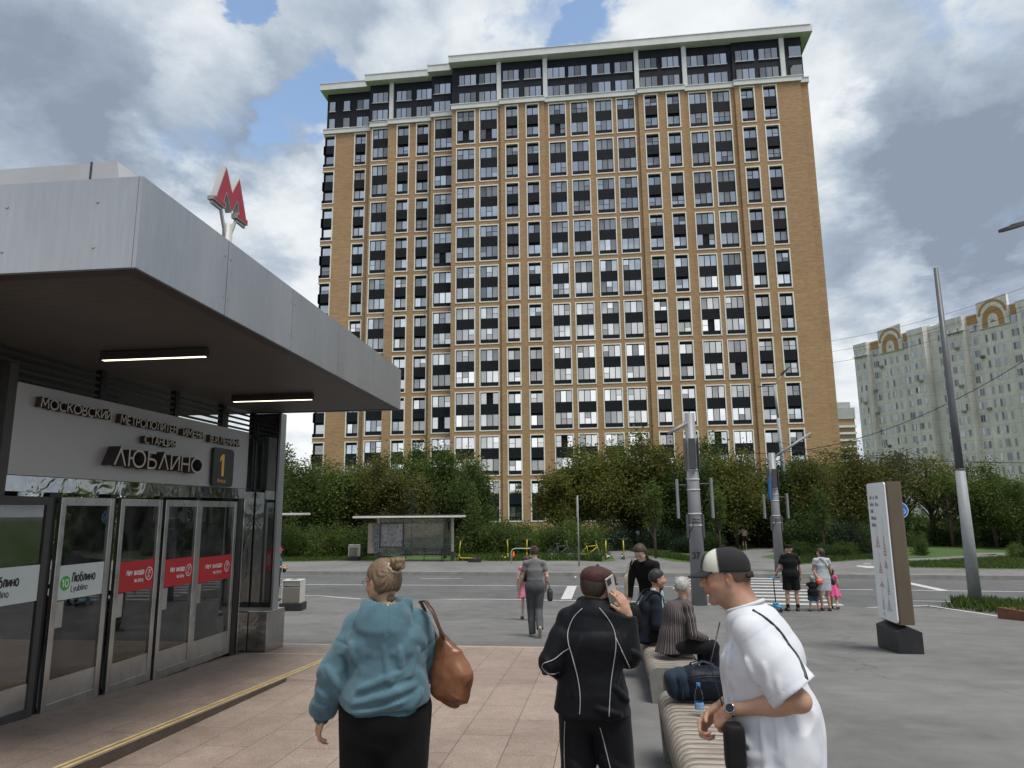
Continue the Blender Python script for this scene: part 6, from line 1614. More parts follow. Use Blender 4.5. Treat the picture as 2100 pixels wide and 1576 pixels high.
# materials for people
def mat_skin(name, col):
    t = NT(name); a = t.n('ShaderNodeAttribute', attribute_name='tint'); v = t.coord('Object'); nz = t.noise(v, 28, 5, .6); bl = t.noise(v, 7, 4, .6)
    c = t.mix(1.0, a.outputs['Color'], t.ramp(nz, [(.3, tuple(x*.90 for x in col)), (.7, tuple(min(1, x*1.08) for x in col))]), 'MULTIPLY')
    c = t.mix(.35, c, t.ramp(bl, [(.35, (1.0, .86, .82)), (.65, (1, 1.03, 1.02))]), 'MULTIPLY')
    t.base(c); t.rough(.48); t.b.inputs['Subsurface Weight'].default_value = .12; t.b.inputs['Subsurface Radius'].default_value = (.012, .005, .003)
    t.b.inputs['Subsurface Scale'].default_value = 1.0; t.bump(t.noise(v, 300, 3, .6), .12, .001); return t.m
def mat_cloth(name, col, var=.18, weave=420, bumpy=.25, wr=.35, rough=.9, sheen=.03):
    t = NT(name); v = t.coord('Object'); a = t.noise(v, 7, 6, .62, .5); f = t.noise(v, weave, 2, .6); w = t.noise(t.coord('Object', (1, 1, .6)), 11, 3, .5, .25)
    c = t.ramp(a, [(.3, tuple(x*(1-var) for x in col)), (.7, tuple(min(1, x*(1+var)) for x in col))])
    t.base(c); t.rough(rough); t.b.inputs['Sheen Weight'].default_value = sheen; t.b.inputs['Specular IOR Level'].default_value = .15
    bn = t.n('ShaderNodeBump'); t.l(w, bn.inputs['Height']); bn.inputs['Strength'].default_value = wr; bn.inputs['Distance'].default_value = .012
    b2 = t.n('ShaderNodeBump'); t.l(f, b2.inputs['Height']); b2.inputs['Strength'].default_value = bumpy; b2.inputs['Distance'].default_value = .0015; t.l(bn.outputs[0], b2.inputs['Normal']); t.l(b2.outputs[0], t.b.inputs['Normal'])
    return t.m
def mat_hair(name, lo, hi, stretch=(60, 60, 8)):
    t = NT(name); v = t.coord('Object', stretch); a = t.noise(v, 3, 5, .65, .8); b_ = t.noise(t.coord('Object'), 9, 3, .6)
    c = t.ramp(t.math('ADD', t.math('MULTIPLY', a, .7), t.math('MULTIPLY', b_, .3)), [(.32, lo), (.62, hi)]); t.base(c); t.rough(.5); t.b.inputs['Specular IOR Level'].default_value = .35; t.bump(a, .7, .004); return t.m

def frame_of(yaw, pitch=0.0, roll=0.0):
    """rows: right, forward, up of a head or hand turned by yaw (about z, + = left), pitch (+ = up), roll"""
    M = Euler((pitch, roll, yaw), 'XYZ').to_matrix(); M = np.array(M); return np.array([M[:, 0], M[:, 1], M[:, 2]])
class Head:
    def __init__(s, c, yaw=0, pitch=0, roll=0, k=1.0, male=True):
        s.c = np.array(c, float); s.R = frame_of(yaw, pitch, roll); s.k = k; s.male = male
    def w(s, p): return s.c+s.k*(p[0]*s.R[0]+p[1]*s.R[1]+p[2]*s.R[2])
    def loc(s, P): q = (P-s.c)/s.k; return np.stack([q@s.R[0], q@s.R[1], q@s.R[2]], 1)
    def E(s, S, c, r, k=.012, op='u', R2=None):
        S.ell(s.w(c), np.array(r)*s.k, s.R if R2 is None else R2@s.R, k, op)
    def Cn(s, S, a, b, r1, r2, k=.012, op='u'): S.cone(s.w(a), s.w(b), r1*s.k, r2*s.k, k, op)
    def build(s, S, fine=True):
        E, Cn = s.E, s.Cn; m = s.male
        E(S, (0, -.014, .034), (.075, .094, .084), .02); E(S, (0, -.03, .01), (.069, .078, .080), .03)
        E(S, (0, .030, -.025), (.060, .064, .080), .03)
        Cn(S, (.052, .0, -.045), (.018, .064, -.094), .020, .015, .03); Cn(S, (-.052, .0, -.045), (-.018, .064, -.094), .020, .015, .03)
        E(S, (0, .070, -.098), (.023, .018, .015), .018)
        if not fine: 
            E(S, (0, .105, -.020), (.014, .018, .024), .012); E(S, (.079, -.004, -.008), (.010, .018, .030), .008); E(S, (-.079, -.004, -.008), (.010, .018, .030), .008); E(S, (0, .090, -.058), (.024, .010, .012), .01); return
        for q in (1, -1):
            E(S, (q*.034, .055, -.030), (.027, .028, .024), .02)                 # cheek
            E(S, (q*.026, .080, .028), (.028, .012, .009), .014)                  # brow
            E(S, (q*.032, .093, .007), (.019, .015, .012), .012, 's')             # eye socket
            E(S, (q*.031, .078, .010), (.019, .011, .007), .006); E(S, (q*.031, .077, .000), (.018, .010, .006), .006)   # lids
            E(S, (q*.014, .094, -.026), (.010, .012, .009), .006)                 # nostril wing
        Cn(S, (0, .086, .018), (0, .110, -.018), .0085, .0125, .010); E(S, (0, .108, -.022), (.0125, .0125, .011), .006)
        E(S, (0, .088, -.046), (.022, .012, .012), .012)
        E(S, (0, .0925, -.0545), (.023, .0095, .0058), .004); E(S, (0, .0905, -.0645), (.020, .0095, .0072), .004); E(S, (0, .103, -.0596), (.022, .006, .0016), .002, 's')
        E(S, (0, .088, -.077), (.020, .010, .006), .01, 's')
        for q in (1, -1):                                                        # ears
            Re = np.array(Euler((0, 0, q*.35), 'XYZ').to_matrix())
            E(S, (q*.078, -.006, -.002), (.0075, .019, .030), .006, R2=Re); E(S, (q*.077, -.004, -.024), (.006, .010, .012), .006, R2=Re)
            E(S, (q*.086, -.001, .001), (.0065, .010, .018), .004, 's', R2=Re); E(S, (q*.083, -.010, .004), (.004, .012, .020), .004, R2=Re)
            E(S, (q*.083, .004, -.008), (.004, .005, .007), .003)
    def tint(s, P, stub=0.0, buzz=None, grey=False):
        L = s.loc(P); t = np.ones((len(P), 3)); x, y, z = L[:, 0], L[:, 1], L[:, 2]; near = (np.abs(x) < .12) & (np.abs(y) < .16) & (np.abs(z) < .16)
        g = lambda cx, cy, cz, r: np.exp(-(((x-cx)/r[0])**2+((y-cy)/r[1])**2+((z-cz)/r[2])**2))
        lip = (g(0, .10, -.0595, (.023, .014, .010)))[:, None]; t = t*(1-lip*np.array([.12, .42, .38]))
        for q in (1, -1):
            br = g(q*.032, .095, .030, (.022, .02, .0045))[:, None]; t = t*(1-.72*br*(1 if not grey else .4))
            ch = g(q*.042, .075, -.030, (.025, .03, .022))[:, None]; t = t*(1-ch*np.array([-.03, .10, .10]))
            ea = g(q*.083, -.004, -.002, (.012, .02, .03))[:, None]; t = t*(1-ea*np.array([.0, .12, .10]))
            ey = g(q*.031, .092, .005, (.017, .012, .006))[:, None]; t = t*(1-.25*ey)
        if stub:
            b = (1/(1+np.exp((z+.040)/.008)))*(1/(1+np.exp(-(y-.005)/.015)))*(np.abs(z) < .13); t = t*(1-(stub*b)[:, None]*np.array([.8, .75, .65]))
        if buzz is not None:                                                     # close-cropped sides: hair-coloured scalp
            b = (1/(1+np.exp(-(z-.0-.9*np.clip(y, -.1, .1))/.010)))*(1/(1+np.exp((y-.035)/.010))); nb = (1/(1+np.exp(-(z+.045)/.01)))*(1/(1+np.exp((y+.035)/.01))); b = np.maximum(b, nb)
            t = t*(1-b[:, None]*(1-np.array(buzz)))
        t[~near] = 1; return t
def hand(S, w, d, nrm, thumb, curl=(25, 30, 20), k=1.0, spread=.0, tcurl=25, curls=None, tdir=None):
    """wrist w, direction d, palm normal nrm, thumb-side direction; five separate jointed fingers"""
    d = _n(d); nrm = _n(np.asarray(nrm)-d*np.dot(nrm, d)); sd = np.cross(nrm, d); sd = sd if np.dot(sd, thumb) > 0 else -sd
    w = np.array(w, float); W_ = lambda a, b, c: w+k*(a*d+b*sd+c*nrm)
    R3 = np.array([d, sd, nrm]); S.ell(W_(.048, -.002, 0), np.array([.050, .040, .0145])*k, R3, .012, pw=2.6); S.ell(W_(.030, .020, .006), np.array([.030, .018, .013])*k, R3, .012)
    S.cone(W_(-.01, 0, 0), W_(.03, 0, 0), .023*k, .022*k, .015)
    for i, (off, L1, L2, L3, r) in enumerate(((.029, .044, .026, .021, .0092), (.010, .048, .030, .022, .0095), (-.010, .044, .028, .022, .0089), (-.028, .034, .021, .019, .0078))):
        p = W_(.088-.004*abs(i-1)-.006*(i == 3), off, 0); cu = curls[i] if curls else curl; ang = 0; dd = _n(d+sd*off*spread*20)
        for L, c_, r0, r1 in ((L1, cu[0], r, r*.92), (L2, cu[1], r*.92, r*.86), (L3, cu[2], r*.86, r*.72)):
            ang += radians(c_); v = dd*cos(ang)+nrm*sin(ang); q = p+v*L*k; S.cone(p, q, r0*k, r1*k, .0035 if L != L1 else .006); p = q
    p = W_(.022, .026, .006); td = _n(d*.55+sd*.75+nrm*.35) if tdir is None else _n(d*tdir[0]+sd*tdir[1]+nrm*tdir[2]); q = p+td*.036*k; S.cone(p, q, .0135*k, .0105*k, .010)
    v = _n(td+nrm*sin(radians(tcurl))+d*.35); q2 = q+v*.030*k; S.cone(q, q2, .0105*k, .0095*k, .005); v = _n(v+nrm*sin(radians(tcurl))*.8); S.cone(q2, q2+v*.022*k, .0095*k, .0078*k, .004)

SK_L = (.56, .36, .27)
def bodyskin(J, S, H, arms='full', legs='full', fat=1.0, fine=True, hk=1.0):
    """one continuous body: torso, neck, head, limbs"""
    f = fat; pel, che, nk = map(np.array, (J['pel'], J['che'], J['nk'])); sd = _n(np.array(J['shR'])-np.array(J['shL'])); hs = _n(np.array(J['hipR'])-np.array(J['hipL']))
    mid = (pel+che)/2
    S.loft([pel-np.array([0, 0, .02]), pel+(che-pel)*.25, mid, che, che+(nk-che)*.75], [.150*f, .145*f, .130*f, .155*f, .11*f], [.105*f, .10*f, .092*f, .105*f, .07*f], [hs, hs, sd, sd], .04)
    S.cone(nk-(nk-che)*.15, H.w((0, -.015, -.05)), .055*hk, .050*hk, .03)
    for q in ('L', 'R'):
        sh, el, wr = (np.array(J[a+q]) for a in ('sh', 'el', 'wr')); hp, kn, an = (np.array(J[a+q]) for a in ('hip', 'kn', 'an'))
        sh = sh-(nk-che)/np.linalg.norm(nk-che)*.024-(sh-nk)*.08
        S.cone(che+(nk-che)*.6, sh, .052*f, .044*f, .03)
        S.cone(sh, el, .044*f, .036*f, .02); S.ell(sh+(el-sh)*.5, np.array([.13, .043, .043])*np.array([1, f, f]), _axes(el-sh), .02)
        S.cone(el, el+(wr-el)*.35, .037*f, .037*f, .02); S.cone(el+(wr-el)*.35, wr, .037*f, .0235*hk, .02)
        S.cone(hp, kn, .082*f, .050*f, .04); S.cone(kn, kn+(an-kn)*.35, .049*f, .052*f, .02); S.cone(kn+(an-kn)*.35, an, .052*f, .034*f, .02)
        fd = np.array(J['ft'+q]); S.cone(an, an+fd*.05-np.array([0, 0, .045]), .036, .034, .02); S.cone(an+fd*.0-np.array([0, 0, .05]), an+fd*.15-np.array([0, 0, .062]), .034, .022, .02)
    H.build(S, fine)
def _axes(v):
    u = _n(v); a = _n(np.cross(u, [0, 0, 1.0] if abs(u[2]) < .9 else [1.0, 0, 0])); return np.array([u, a, np.cross(u, a)])
def bounds(J, pad=.25):
    P = np.array([J[k] for k in J if not k.startswith('ft') and not k.startswith('hd')]); return P.min(0)-pad, P.max(0)+pad+np.array([0, 0, .2])
def eyes(H, parent, col=(.05, .03, .02)):
    for q in (1, -1):
        b = MB(); c = H.w((q*.031, .0775, .0055)); n = 14; r = .0118*H.k
        for i in range(8):
            a0, a1 = pi*i/8, pi*(i+1)/8
            for j in range(n):
                b0, b1 = 2*pi*j/n, 2*pi*(j+1)/n; b.cur = 1 if i == 0 else (2 if i == 1 else 0)
                P = lambda a, bb: c+r*(cos(a)*H.R[1]+sin(a)*cos(bb)*H.R[0]+sin(a)*sin(bb)*H.R[2])
                b.quad(P(a0, b0), P(a1, b0), P(a1, b1), P(a0, b1), True)
        b.build('eye', [M_('eye_white', (.55, .52, .50), .25), M_('eye_pupil', (.01, .01, .01), .15), M_('eye_iris', col, .2)], parent)
M_shoe = M_('dark_shoe', (.03, .028, .027), .6, 0, .2, 9); M_sole = M_('pale_sole', (.35, .34, .32), .7)
def shoes(J, parent, mats, k=1.0, h=.009, up=.0):
    for q in ('L', 'R'):
        an, fd = np.array(J['an'+q]), _n(J['ft'+q]); S = SDF(an-.3, an+.3, h)
        up_ = np.array(J.get('fu'+q, (0, 0, 1.0))); dn = -up_
        heel = an-fd*.035+dn*.055; toe = an+fd*.165+dn*.062
        S.cone(an+dn*.01, an+fd*.02+dn*.05, .043*k, .046*k, .03); S.cone(heel, toe-fd*.05, .038*k, .041*k, .02); S.cone(toe-fd*.06, toe, .041*k, .030*k, .02)
        S.plane(an+dn*.092, dn); S.plane(an+up_*(.02+up), up_)
        sdf_mesh('shoe', S, mats, parent)
# ------------------------------------------------------------------ clothing builders
V3 = lambda *a: np.array(a, float)
def jlerp(a, b, t): return np.array(a)+(np.array(b)-np.array(a))*t
def trousers(J, S, f=1.0, thigh=.098, knee=.078, hem=.062, waist=.05, short=None, seat=1.0, hemcut=True, k=.035):
    pel, che = V3(*J['pel']), V3(*J['che']); hs = _n(V3(*J['hipR'])-V3(*J['hipL'])); u = _n(che-pel)
    S.loft([pel-u*.06, pel+u*.02, pel+u*(waist+.06)], [.165*f, .170*f, .155*f], [.115*f*seat, .122*f*seat, .112*f*seat], hs, .03, cut=[(pel+u*waist, u)])
    for q in 'LR':
        hp, kn, an = (V3(*J[a+q]) for a in ('hip', 'kn', 'an'))
        if short is not None:
            e = jlerp(hp, kn, short); S.cone(hp, e+_n(e-hp)*.06, thigh*f, (thigh*.93)*f, k, cut=[(e, e-hp)])
        else:
            S.cone(hp, kn, thigh*f, knee*f, k); S.cone(kn, jlerp(kn, an, .5), knee*f, (knee+hem)/2*f, .02)
            e = an+_n(an-kn)*.035; S.cone(jlerp(kn, an, .5), e+_n(an-kn)*.07, (knee+hem)/2*f, hem*f, .02, cut=[(e, e-kn)])
    return S
def shirt(J, S, f=1.0, wide=1.0, hem=-.02, arm=(.062, .052, .040), sleeve=1.0, belly=0.0, depth=1.0, neck=.068, k=.04, flare=1.0, hemcut=None, sho=.066, pw=2.4, neckup=.02, open_neck=True):
    """hem: height above/below the pelvis joint; sleeve: 0..2 (1 = elbow, 2 = wrist)"""
    pel, che, nk = V3(*J['pel']), V3(*J['che']), V3(*J['nk']); sd = _n(V3(*J['shR'])-V3(*J['shL'])); hs = _n(V3(*J['hipR'])-V3(*J['hipL'])); u = _n(che-pel); w = wide*f
    fwd = np.cross(u, sd)*-1
    lo = pel+u*hem; hc = hemcut if hemcut is not None else [(lo, -u)]
    S.loft([lo-u*.06, pel+u*max(hem+.02, .02), jlerp(pel, che, .5), che, jlerp(che, nk, .72)], [.172*w*flare, .168*w*flare, .158*w, .178*w, .125*f], [.122*w*depth*flare, .120*w*depth*flare, .116*w*depth, .124*w*depth, .088*f*depth], [hs, hs, sd, sd], k*.6, cut=hc, pw=pw)
    if belly: S.ell(jlerp(pel, che, .38)+fwd*.05*belly, V3(.15*w, .12*w, .16)*1.0, np.array([sd, fwd, u]), .06, cut=hc)
    S.cone(jlerp(che, nk, .6), nk+_n(nk-che)*neckup, .085*f, neck, .03, cut=[(nk+_n(nk-che)*neckup, nk-che)])
    for q in 'LR':
        sh, el, wr = (V3(*J[a+q]) for a in ('sh', 'el', 'wr')); sh = sh-u*.014-(sh-nk)*.05
        S.cone(jlerp(che, nk, .66), sh, .062*f, sho*f*.92, .03); S.cone(jlerp(che, nk, .92), sh, .050*f, .046*f, .05)
        mid_ = jlerp(sh, el, .42)
        if sleeve <= 1.0 and sleeve > .5: S.cone(sh, mid_, min(arm[0]*f, sho*f*.95), arm[0]*f, .02)
        elif sleeve > 1.0: S.cone(sh, mid_, sho*f*.92, arm[0]*f, .02)
        if sleeve <= 1.0 and sleeve > .5:
            e = jlerp(sh, el, sleeve); S.cone(mid_, e+_n(el-sh)*.08, arm[0]*f, arm[1]*f, .012, cut=[(e, el-sh)])
        elif sleeve > 1.0:
            S.cone(mid_, el, arm[0]*f, arm[1]*f, .015); t = sleeve-1; e = jlerp(el, wr, t); S.cone(el, e+_n(wr-el)*.05, arm[1]*f, arm[2]*f, .02, cut=[(e, wr-el)])
        elif sleeve <= 1.0:
            e = jlerp(sh, el, sleeve); S.cone(sh, e+_n(el-sh)*.08, arm[0]*f, arm[1]*f, .018, cut=[(e, el-sh)])
        else:
            S.cone(sh, el, arm[0]*f, arm[1]*f, .018); t = sleeve-1; e = jlerp(el, wr, t); S.cone(el, e+_n(wr-el)*.05, arm[1]*f, arm[2]*f, .02, cut=[(e, wr-el)])
    return S
def folds(seed, amp, scale=3.0, z_stretch=(1, 1, .55), centres=(), fine=.0):
    a = fnoise(seed, scale, z_stretch); b = fnoise(seed+5, scale*2.3, z_stretch)
    def f(x, y, z):
        v = a(x, y, z); r = 1-np.abs(v)*1.6                                     # ridged creases
        d = amp*.55*np.clip(r, -1, 1)**1+amp*.35*b(x, y, z)
        m_ = .35*np.ones_like(x)
        for c, rad, s_ in centres: m_ = np.maximum(m_, s_*np.exp(-(((x-c[0])**2+(y-c[1])**2+(z-c[2])**2)/rad**2)))
        return d*m_
    return f
def drape(S, pts, direction, off=.003, n=60):
    """drop points along a direction onto the solid"""
    d = _n(direction); out_ = []
    P = np.array(pts, float); seg = np.linspace(0, len(P)-1, n); res = []
    for s_ in seg:
        i = min(int(s_), len(P)-2); t = s_-i
        p0 = P[max(i-1, 0)]; p1 = P[i]; p2 = P[i+1]; p3 = P[min(i+2, len(P)-1)]
        p = .5*((2*p1)+(-p0+p2)*t+(2*p0-5*p1+4*p2-p3)*t*t+(-p0+3*p1-3*p2+p3)*t**3)
        for st in np.arange(0, .9, S.h*.5):
            q = p+d*st; g = np.round((q-S.lo)/S.h).astype(int)
            if (g < 0).any() or (g >= S.n).any(): continue
            if S.f[tuple(g)] < S.h*.3: res.append(q-d*off); break
    R_ = np.array(res)
    if len(R_) > 5:
        for _ in range(3): R_[1:-1] = (R_[:-2]+R_[1:-1]*2+R_[2:])/4
    return [tuple(q) for q in R_]
def ridge(S, pts, direction, r=.006, k=.016, off=None, op='u', n=16):
    P = drape(S, pts, direction, (-.45*r if off is None else off), n)
    m_ = len(P)
    for i in range(m_-1):
        t0 = sin(pi*(i+.5)/m_); S.cone(P[i], P[i+1], max(.0015, r*t0), max(.0015, r*t0), k, op)
    return S
def ribbon(b, pts, w, up, th=.004):
    P = [Vector(p) for p in pts]
    for i in range(len(P)-1):
        pass
    n = len(P); L, Rr, N_ = [], [], []
    for i in range(n):
        t = (P[min(i+1, n-1)]-P[max(i-1, 0)]).normalized(); u = Vector(up(P[i]) if callable(up) else up).normalized(); s = t.cross(u).normalized()
        L.append(P[i]+s*w/2); Rr.append(P[i]-s*w/2); N_.append(u*th)
    A = [(b.V(L[i]+N_[i]), b.V(Rr[i]+N_[i]), b.V(L[i]-N_[i]), b.V(Rr[i]-N_[i])) for i in range(n)]
    for i in range(n-1):
        j = i+1; b.F([A[i][0], A[j][0], A[j][1], A[i][1]], True); b.F([A[i][2], A[i][3], A[j][3], A[j][2]], True); b.F([A[i][0], A[i][2], A[j][2], A[j][0]]); b.F([A[i][1], A[j][1], A[j][3], A[i][3]])
def hair_cap(H, S, thick=.010, front=.052, nape=-.055, long=0, vol=(1, 1, 1), sides=.0):
    """hair mass on the skull, open at the face"""
    R3 = H.R; k = H.k
    S.ell(H.w((0, -.014, .036)), V3(.075*vol[0]+thick, .094*vol[1]+thick, .084*vol[2]+thick)*k, R3, .015); S.ell(H.w((0, -.034, .005)), V3(.069*vol[0]+thick, .072+thick, .078+thick)*k, R3, .02)
    if long: 
        for q in (-1, 1): S.cone(H.w((q*.055, -.035, .02)), H.w((q*.050, -.050, .02-long)), .036*k, .030*k, .03)
        S.cone(H.w((0, -.06, 0)), H.w((0, -.075, -long-.01)), .050*k, .040*k, .03)
    # trim the face: a forward-leaning plane and a plane in front of the ears
    X, Y, Z = np.meshgrid(*S.ax, indexing='ij', sparse=True)
    qx = (X-H.c[0]); qy = (Y-H.c[1]); qz = (Z-H.c[2])
    lx = (qx*R3[0][0]+qy*R3[0][1]+qz*R3[0][2])/k; ly = (qx*R3[1][0]+qy*R3[1][1]+qz*R3[1][2])/k; lz = (qx*R3[2][0]+qy*R3[2][1]+qz*R3[2][2])/k
    low = (ly-.012-sides)                                 # behind this below the hairline
    top = (ly-front)*.55-(lz-.052)*.83                    # forehead hairline
    cut = np.minimum(np.maximum(low, -1), top+.0)*k; S.f = np.maximum(S.f, cut.astype(np.float32))
    if not long: S.f = np.maximum(S.f, ((nape-lz)*.9-(ly+.03)*.25).astype(np.float32)*k)
    # ears stay free
    if not long:
        for q in (-1, 1): S.ell(H.w((q*.085, .0, -.012)), V3(.022, .020, .028)*k, R3, .008, 's')
    return S
def locbox(H, pad=.2): return H.c-pad*H.k, H.c+pad*H.k
def lcoords(H, x, y, z):
    q = np.stack([x-H.c[0], y-H.c[1], z-H.c[2]], 1)/H.k; return q@H.R[0], q@H.R[1], q@H.R[2]
def strands(H, amp=.002, freq=70, axis=0):
    def f(x, y, z):
        lx, ly, lz = lcoords(H, x, y, z); a = np.arctan2(lx, lz+.02); return amp*np.sin(a*freq+9*ly)*.6+amp*np.sin(a*freq*2.1+31*ly+5*lz)*.4
    return f
def person(loc, rz, label, group=None): return empty('person', loc, rz, label, 'person', group)
def std_pose(h=1.75, stride=0.0, arm='down'):
    k = h/1.75
    J = dict(pel=(0, 0, .96), che=(0, -.01, 1.26), nk=(0, -.02, 1.47), shL=(-.185, -.015, 1.42), shR=(.185, -.015, 1.42), elL=(-.235, -.03, 1.13), elR=(.235, -.03, 1.13), wrL=(-.245, .05, .88), wrR=(.245, .05, .88),
             hipL=(-.095, 0, .92), hipR=(.095, 0, .92), knL=(-.105, .01+stride*.5, .50), knR=(.105, .01-stride*.3, .50), anL=(-.11, -.02+stride, .085), anR=(.11, -.02-stride*.8, .085+abs(stride)*.12), ftL=(-.15, 1, 0), ftR=(.15, 1, 0), hd=(0, .01, 1.63))
    return {a: (tuple(np.array(v)*k) if not a.startswith('ft') else v) for a, v in J.items()}
SKIN = mat_skin('skin', (.50, .30, .205)); SKIN_T = mat_skin('tanned_skin', (.45, .26, .175)); SKIN_P = mat_skin('pale_skin', (.60, .40, .32))
CL = {}
def cloth(name, col, **k):
    if name not in CL: CL[name] = mat_cloth(name, col, **k)
    return CL[name]
HAIRM = {}
def hairm(name, lo, hi):
    if name not in HAIRM: HAIRM[name] = mat_hair(name, lo, hi)
    return HAIRM[name]
def cap_on(H, root, crown, brim, front=None, h=.006, name='cap', size=1.0, brimlen=.075):
    lo, hi = locbox(H, .22); S = SDF(lo, hi, h); R3 = H.R; k = H.k*size
    S.ell(H.w((0, -.012, .040)), V3(.088, .106, .094)*k, R3, .01, pw=2.3)
    X, Y, Z = np.meshgrid(*S.ax, indexing='ij', sparse=True); lz = ((X-H.c[0])*R3[2][0]+(Y-H.c[1])*R3[2][1]+(Z-H.c[2])*R3[2][2])/H.k; ly = ((X-H.c[0])*R3[1][0]+(Y-H.c[1])*R3[1][1]+(Z-H.c[2])*R3[1][2])/H.k
    S.f = np.maximum(S.f, ((.030-.05*np.clip(ly, -.1, .1)*0-lz-.10*np.clip(-ly, 0, .1)*1.0)*H.k).astype(np.float32))
    if front is None: c = sdf_mesh(name, S, crown, root)
    else:
        def tn(P):
            L = H.loc(P); e = np.minimum(L[:, 1]-(.022+.16*np.abs(L[:, 0])), L[:, 2]-.030); f_ = 1/(1+np.exp(-e/.0009)); return np.array([.012, .011, .013])*(1-f_)[:, None]+np.array(front)*f_[:, None]
        c = sdf_mesh(name, S, crown, root, tint=tn)
    b = MB(); n = 12; rows = []
    for j in range(5):
        t = j/4; rr_ = []
        for i in range(n+1):
            a = radians(-62+124*i/n); x = (.080+.004*t)*sin(a)*(1-.10*t); y = .030+.062*cos(a)+brimlen*t*max(0, cos(a*1.15))**.6; z = .036-.020*t-.22*x*x*10*.4+.0
            rr_.append(H.w((x*size, y*size, z*size)))
        rows.append(rr_)
    for up_ in (0, 1):
        dz = H.R[2]*(.004 if up_ else 0); I_ = [[b.V(p+dz) for p in r_] for r_ in rows]
        for j in range(4):
            for i in range(n): q = [I_[j][i], I_[j][i+1], I_[j+1][i+1], I_[j+1][i]]; b.F(q if up_ else q[::-1], True)
        if up_:
            for i in range(n): b.F([I_[4][i], I_[4][i+1], J0[4][i+1], J0[4][i]], True)
        J0 = I_
    b.build('brim', brim, c)
    return c, S
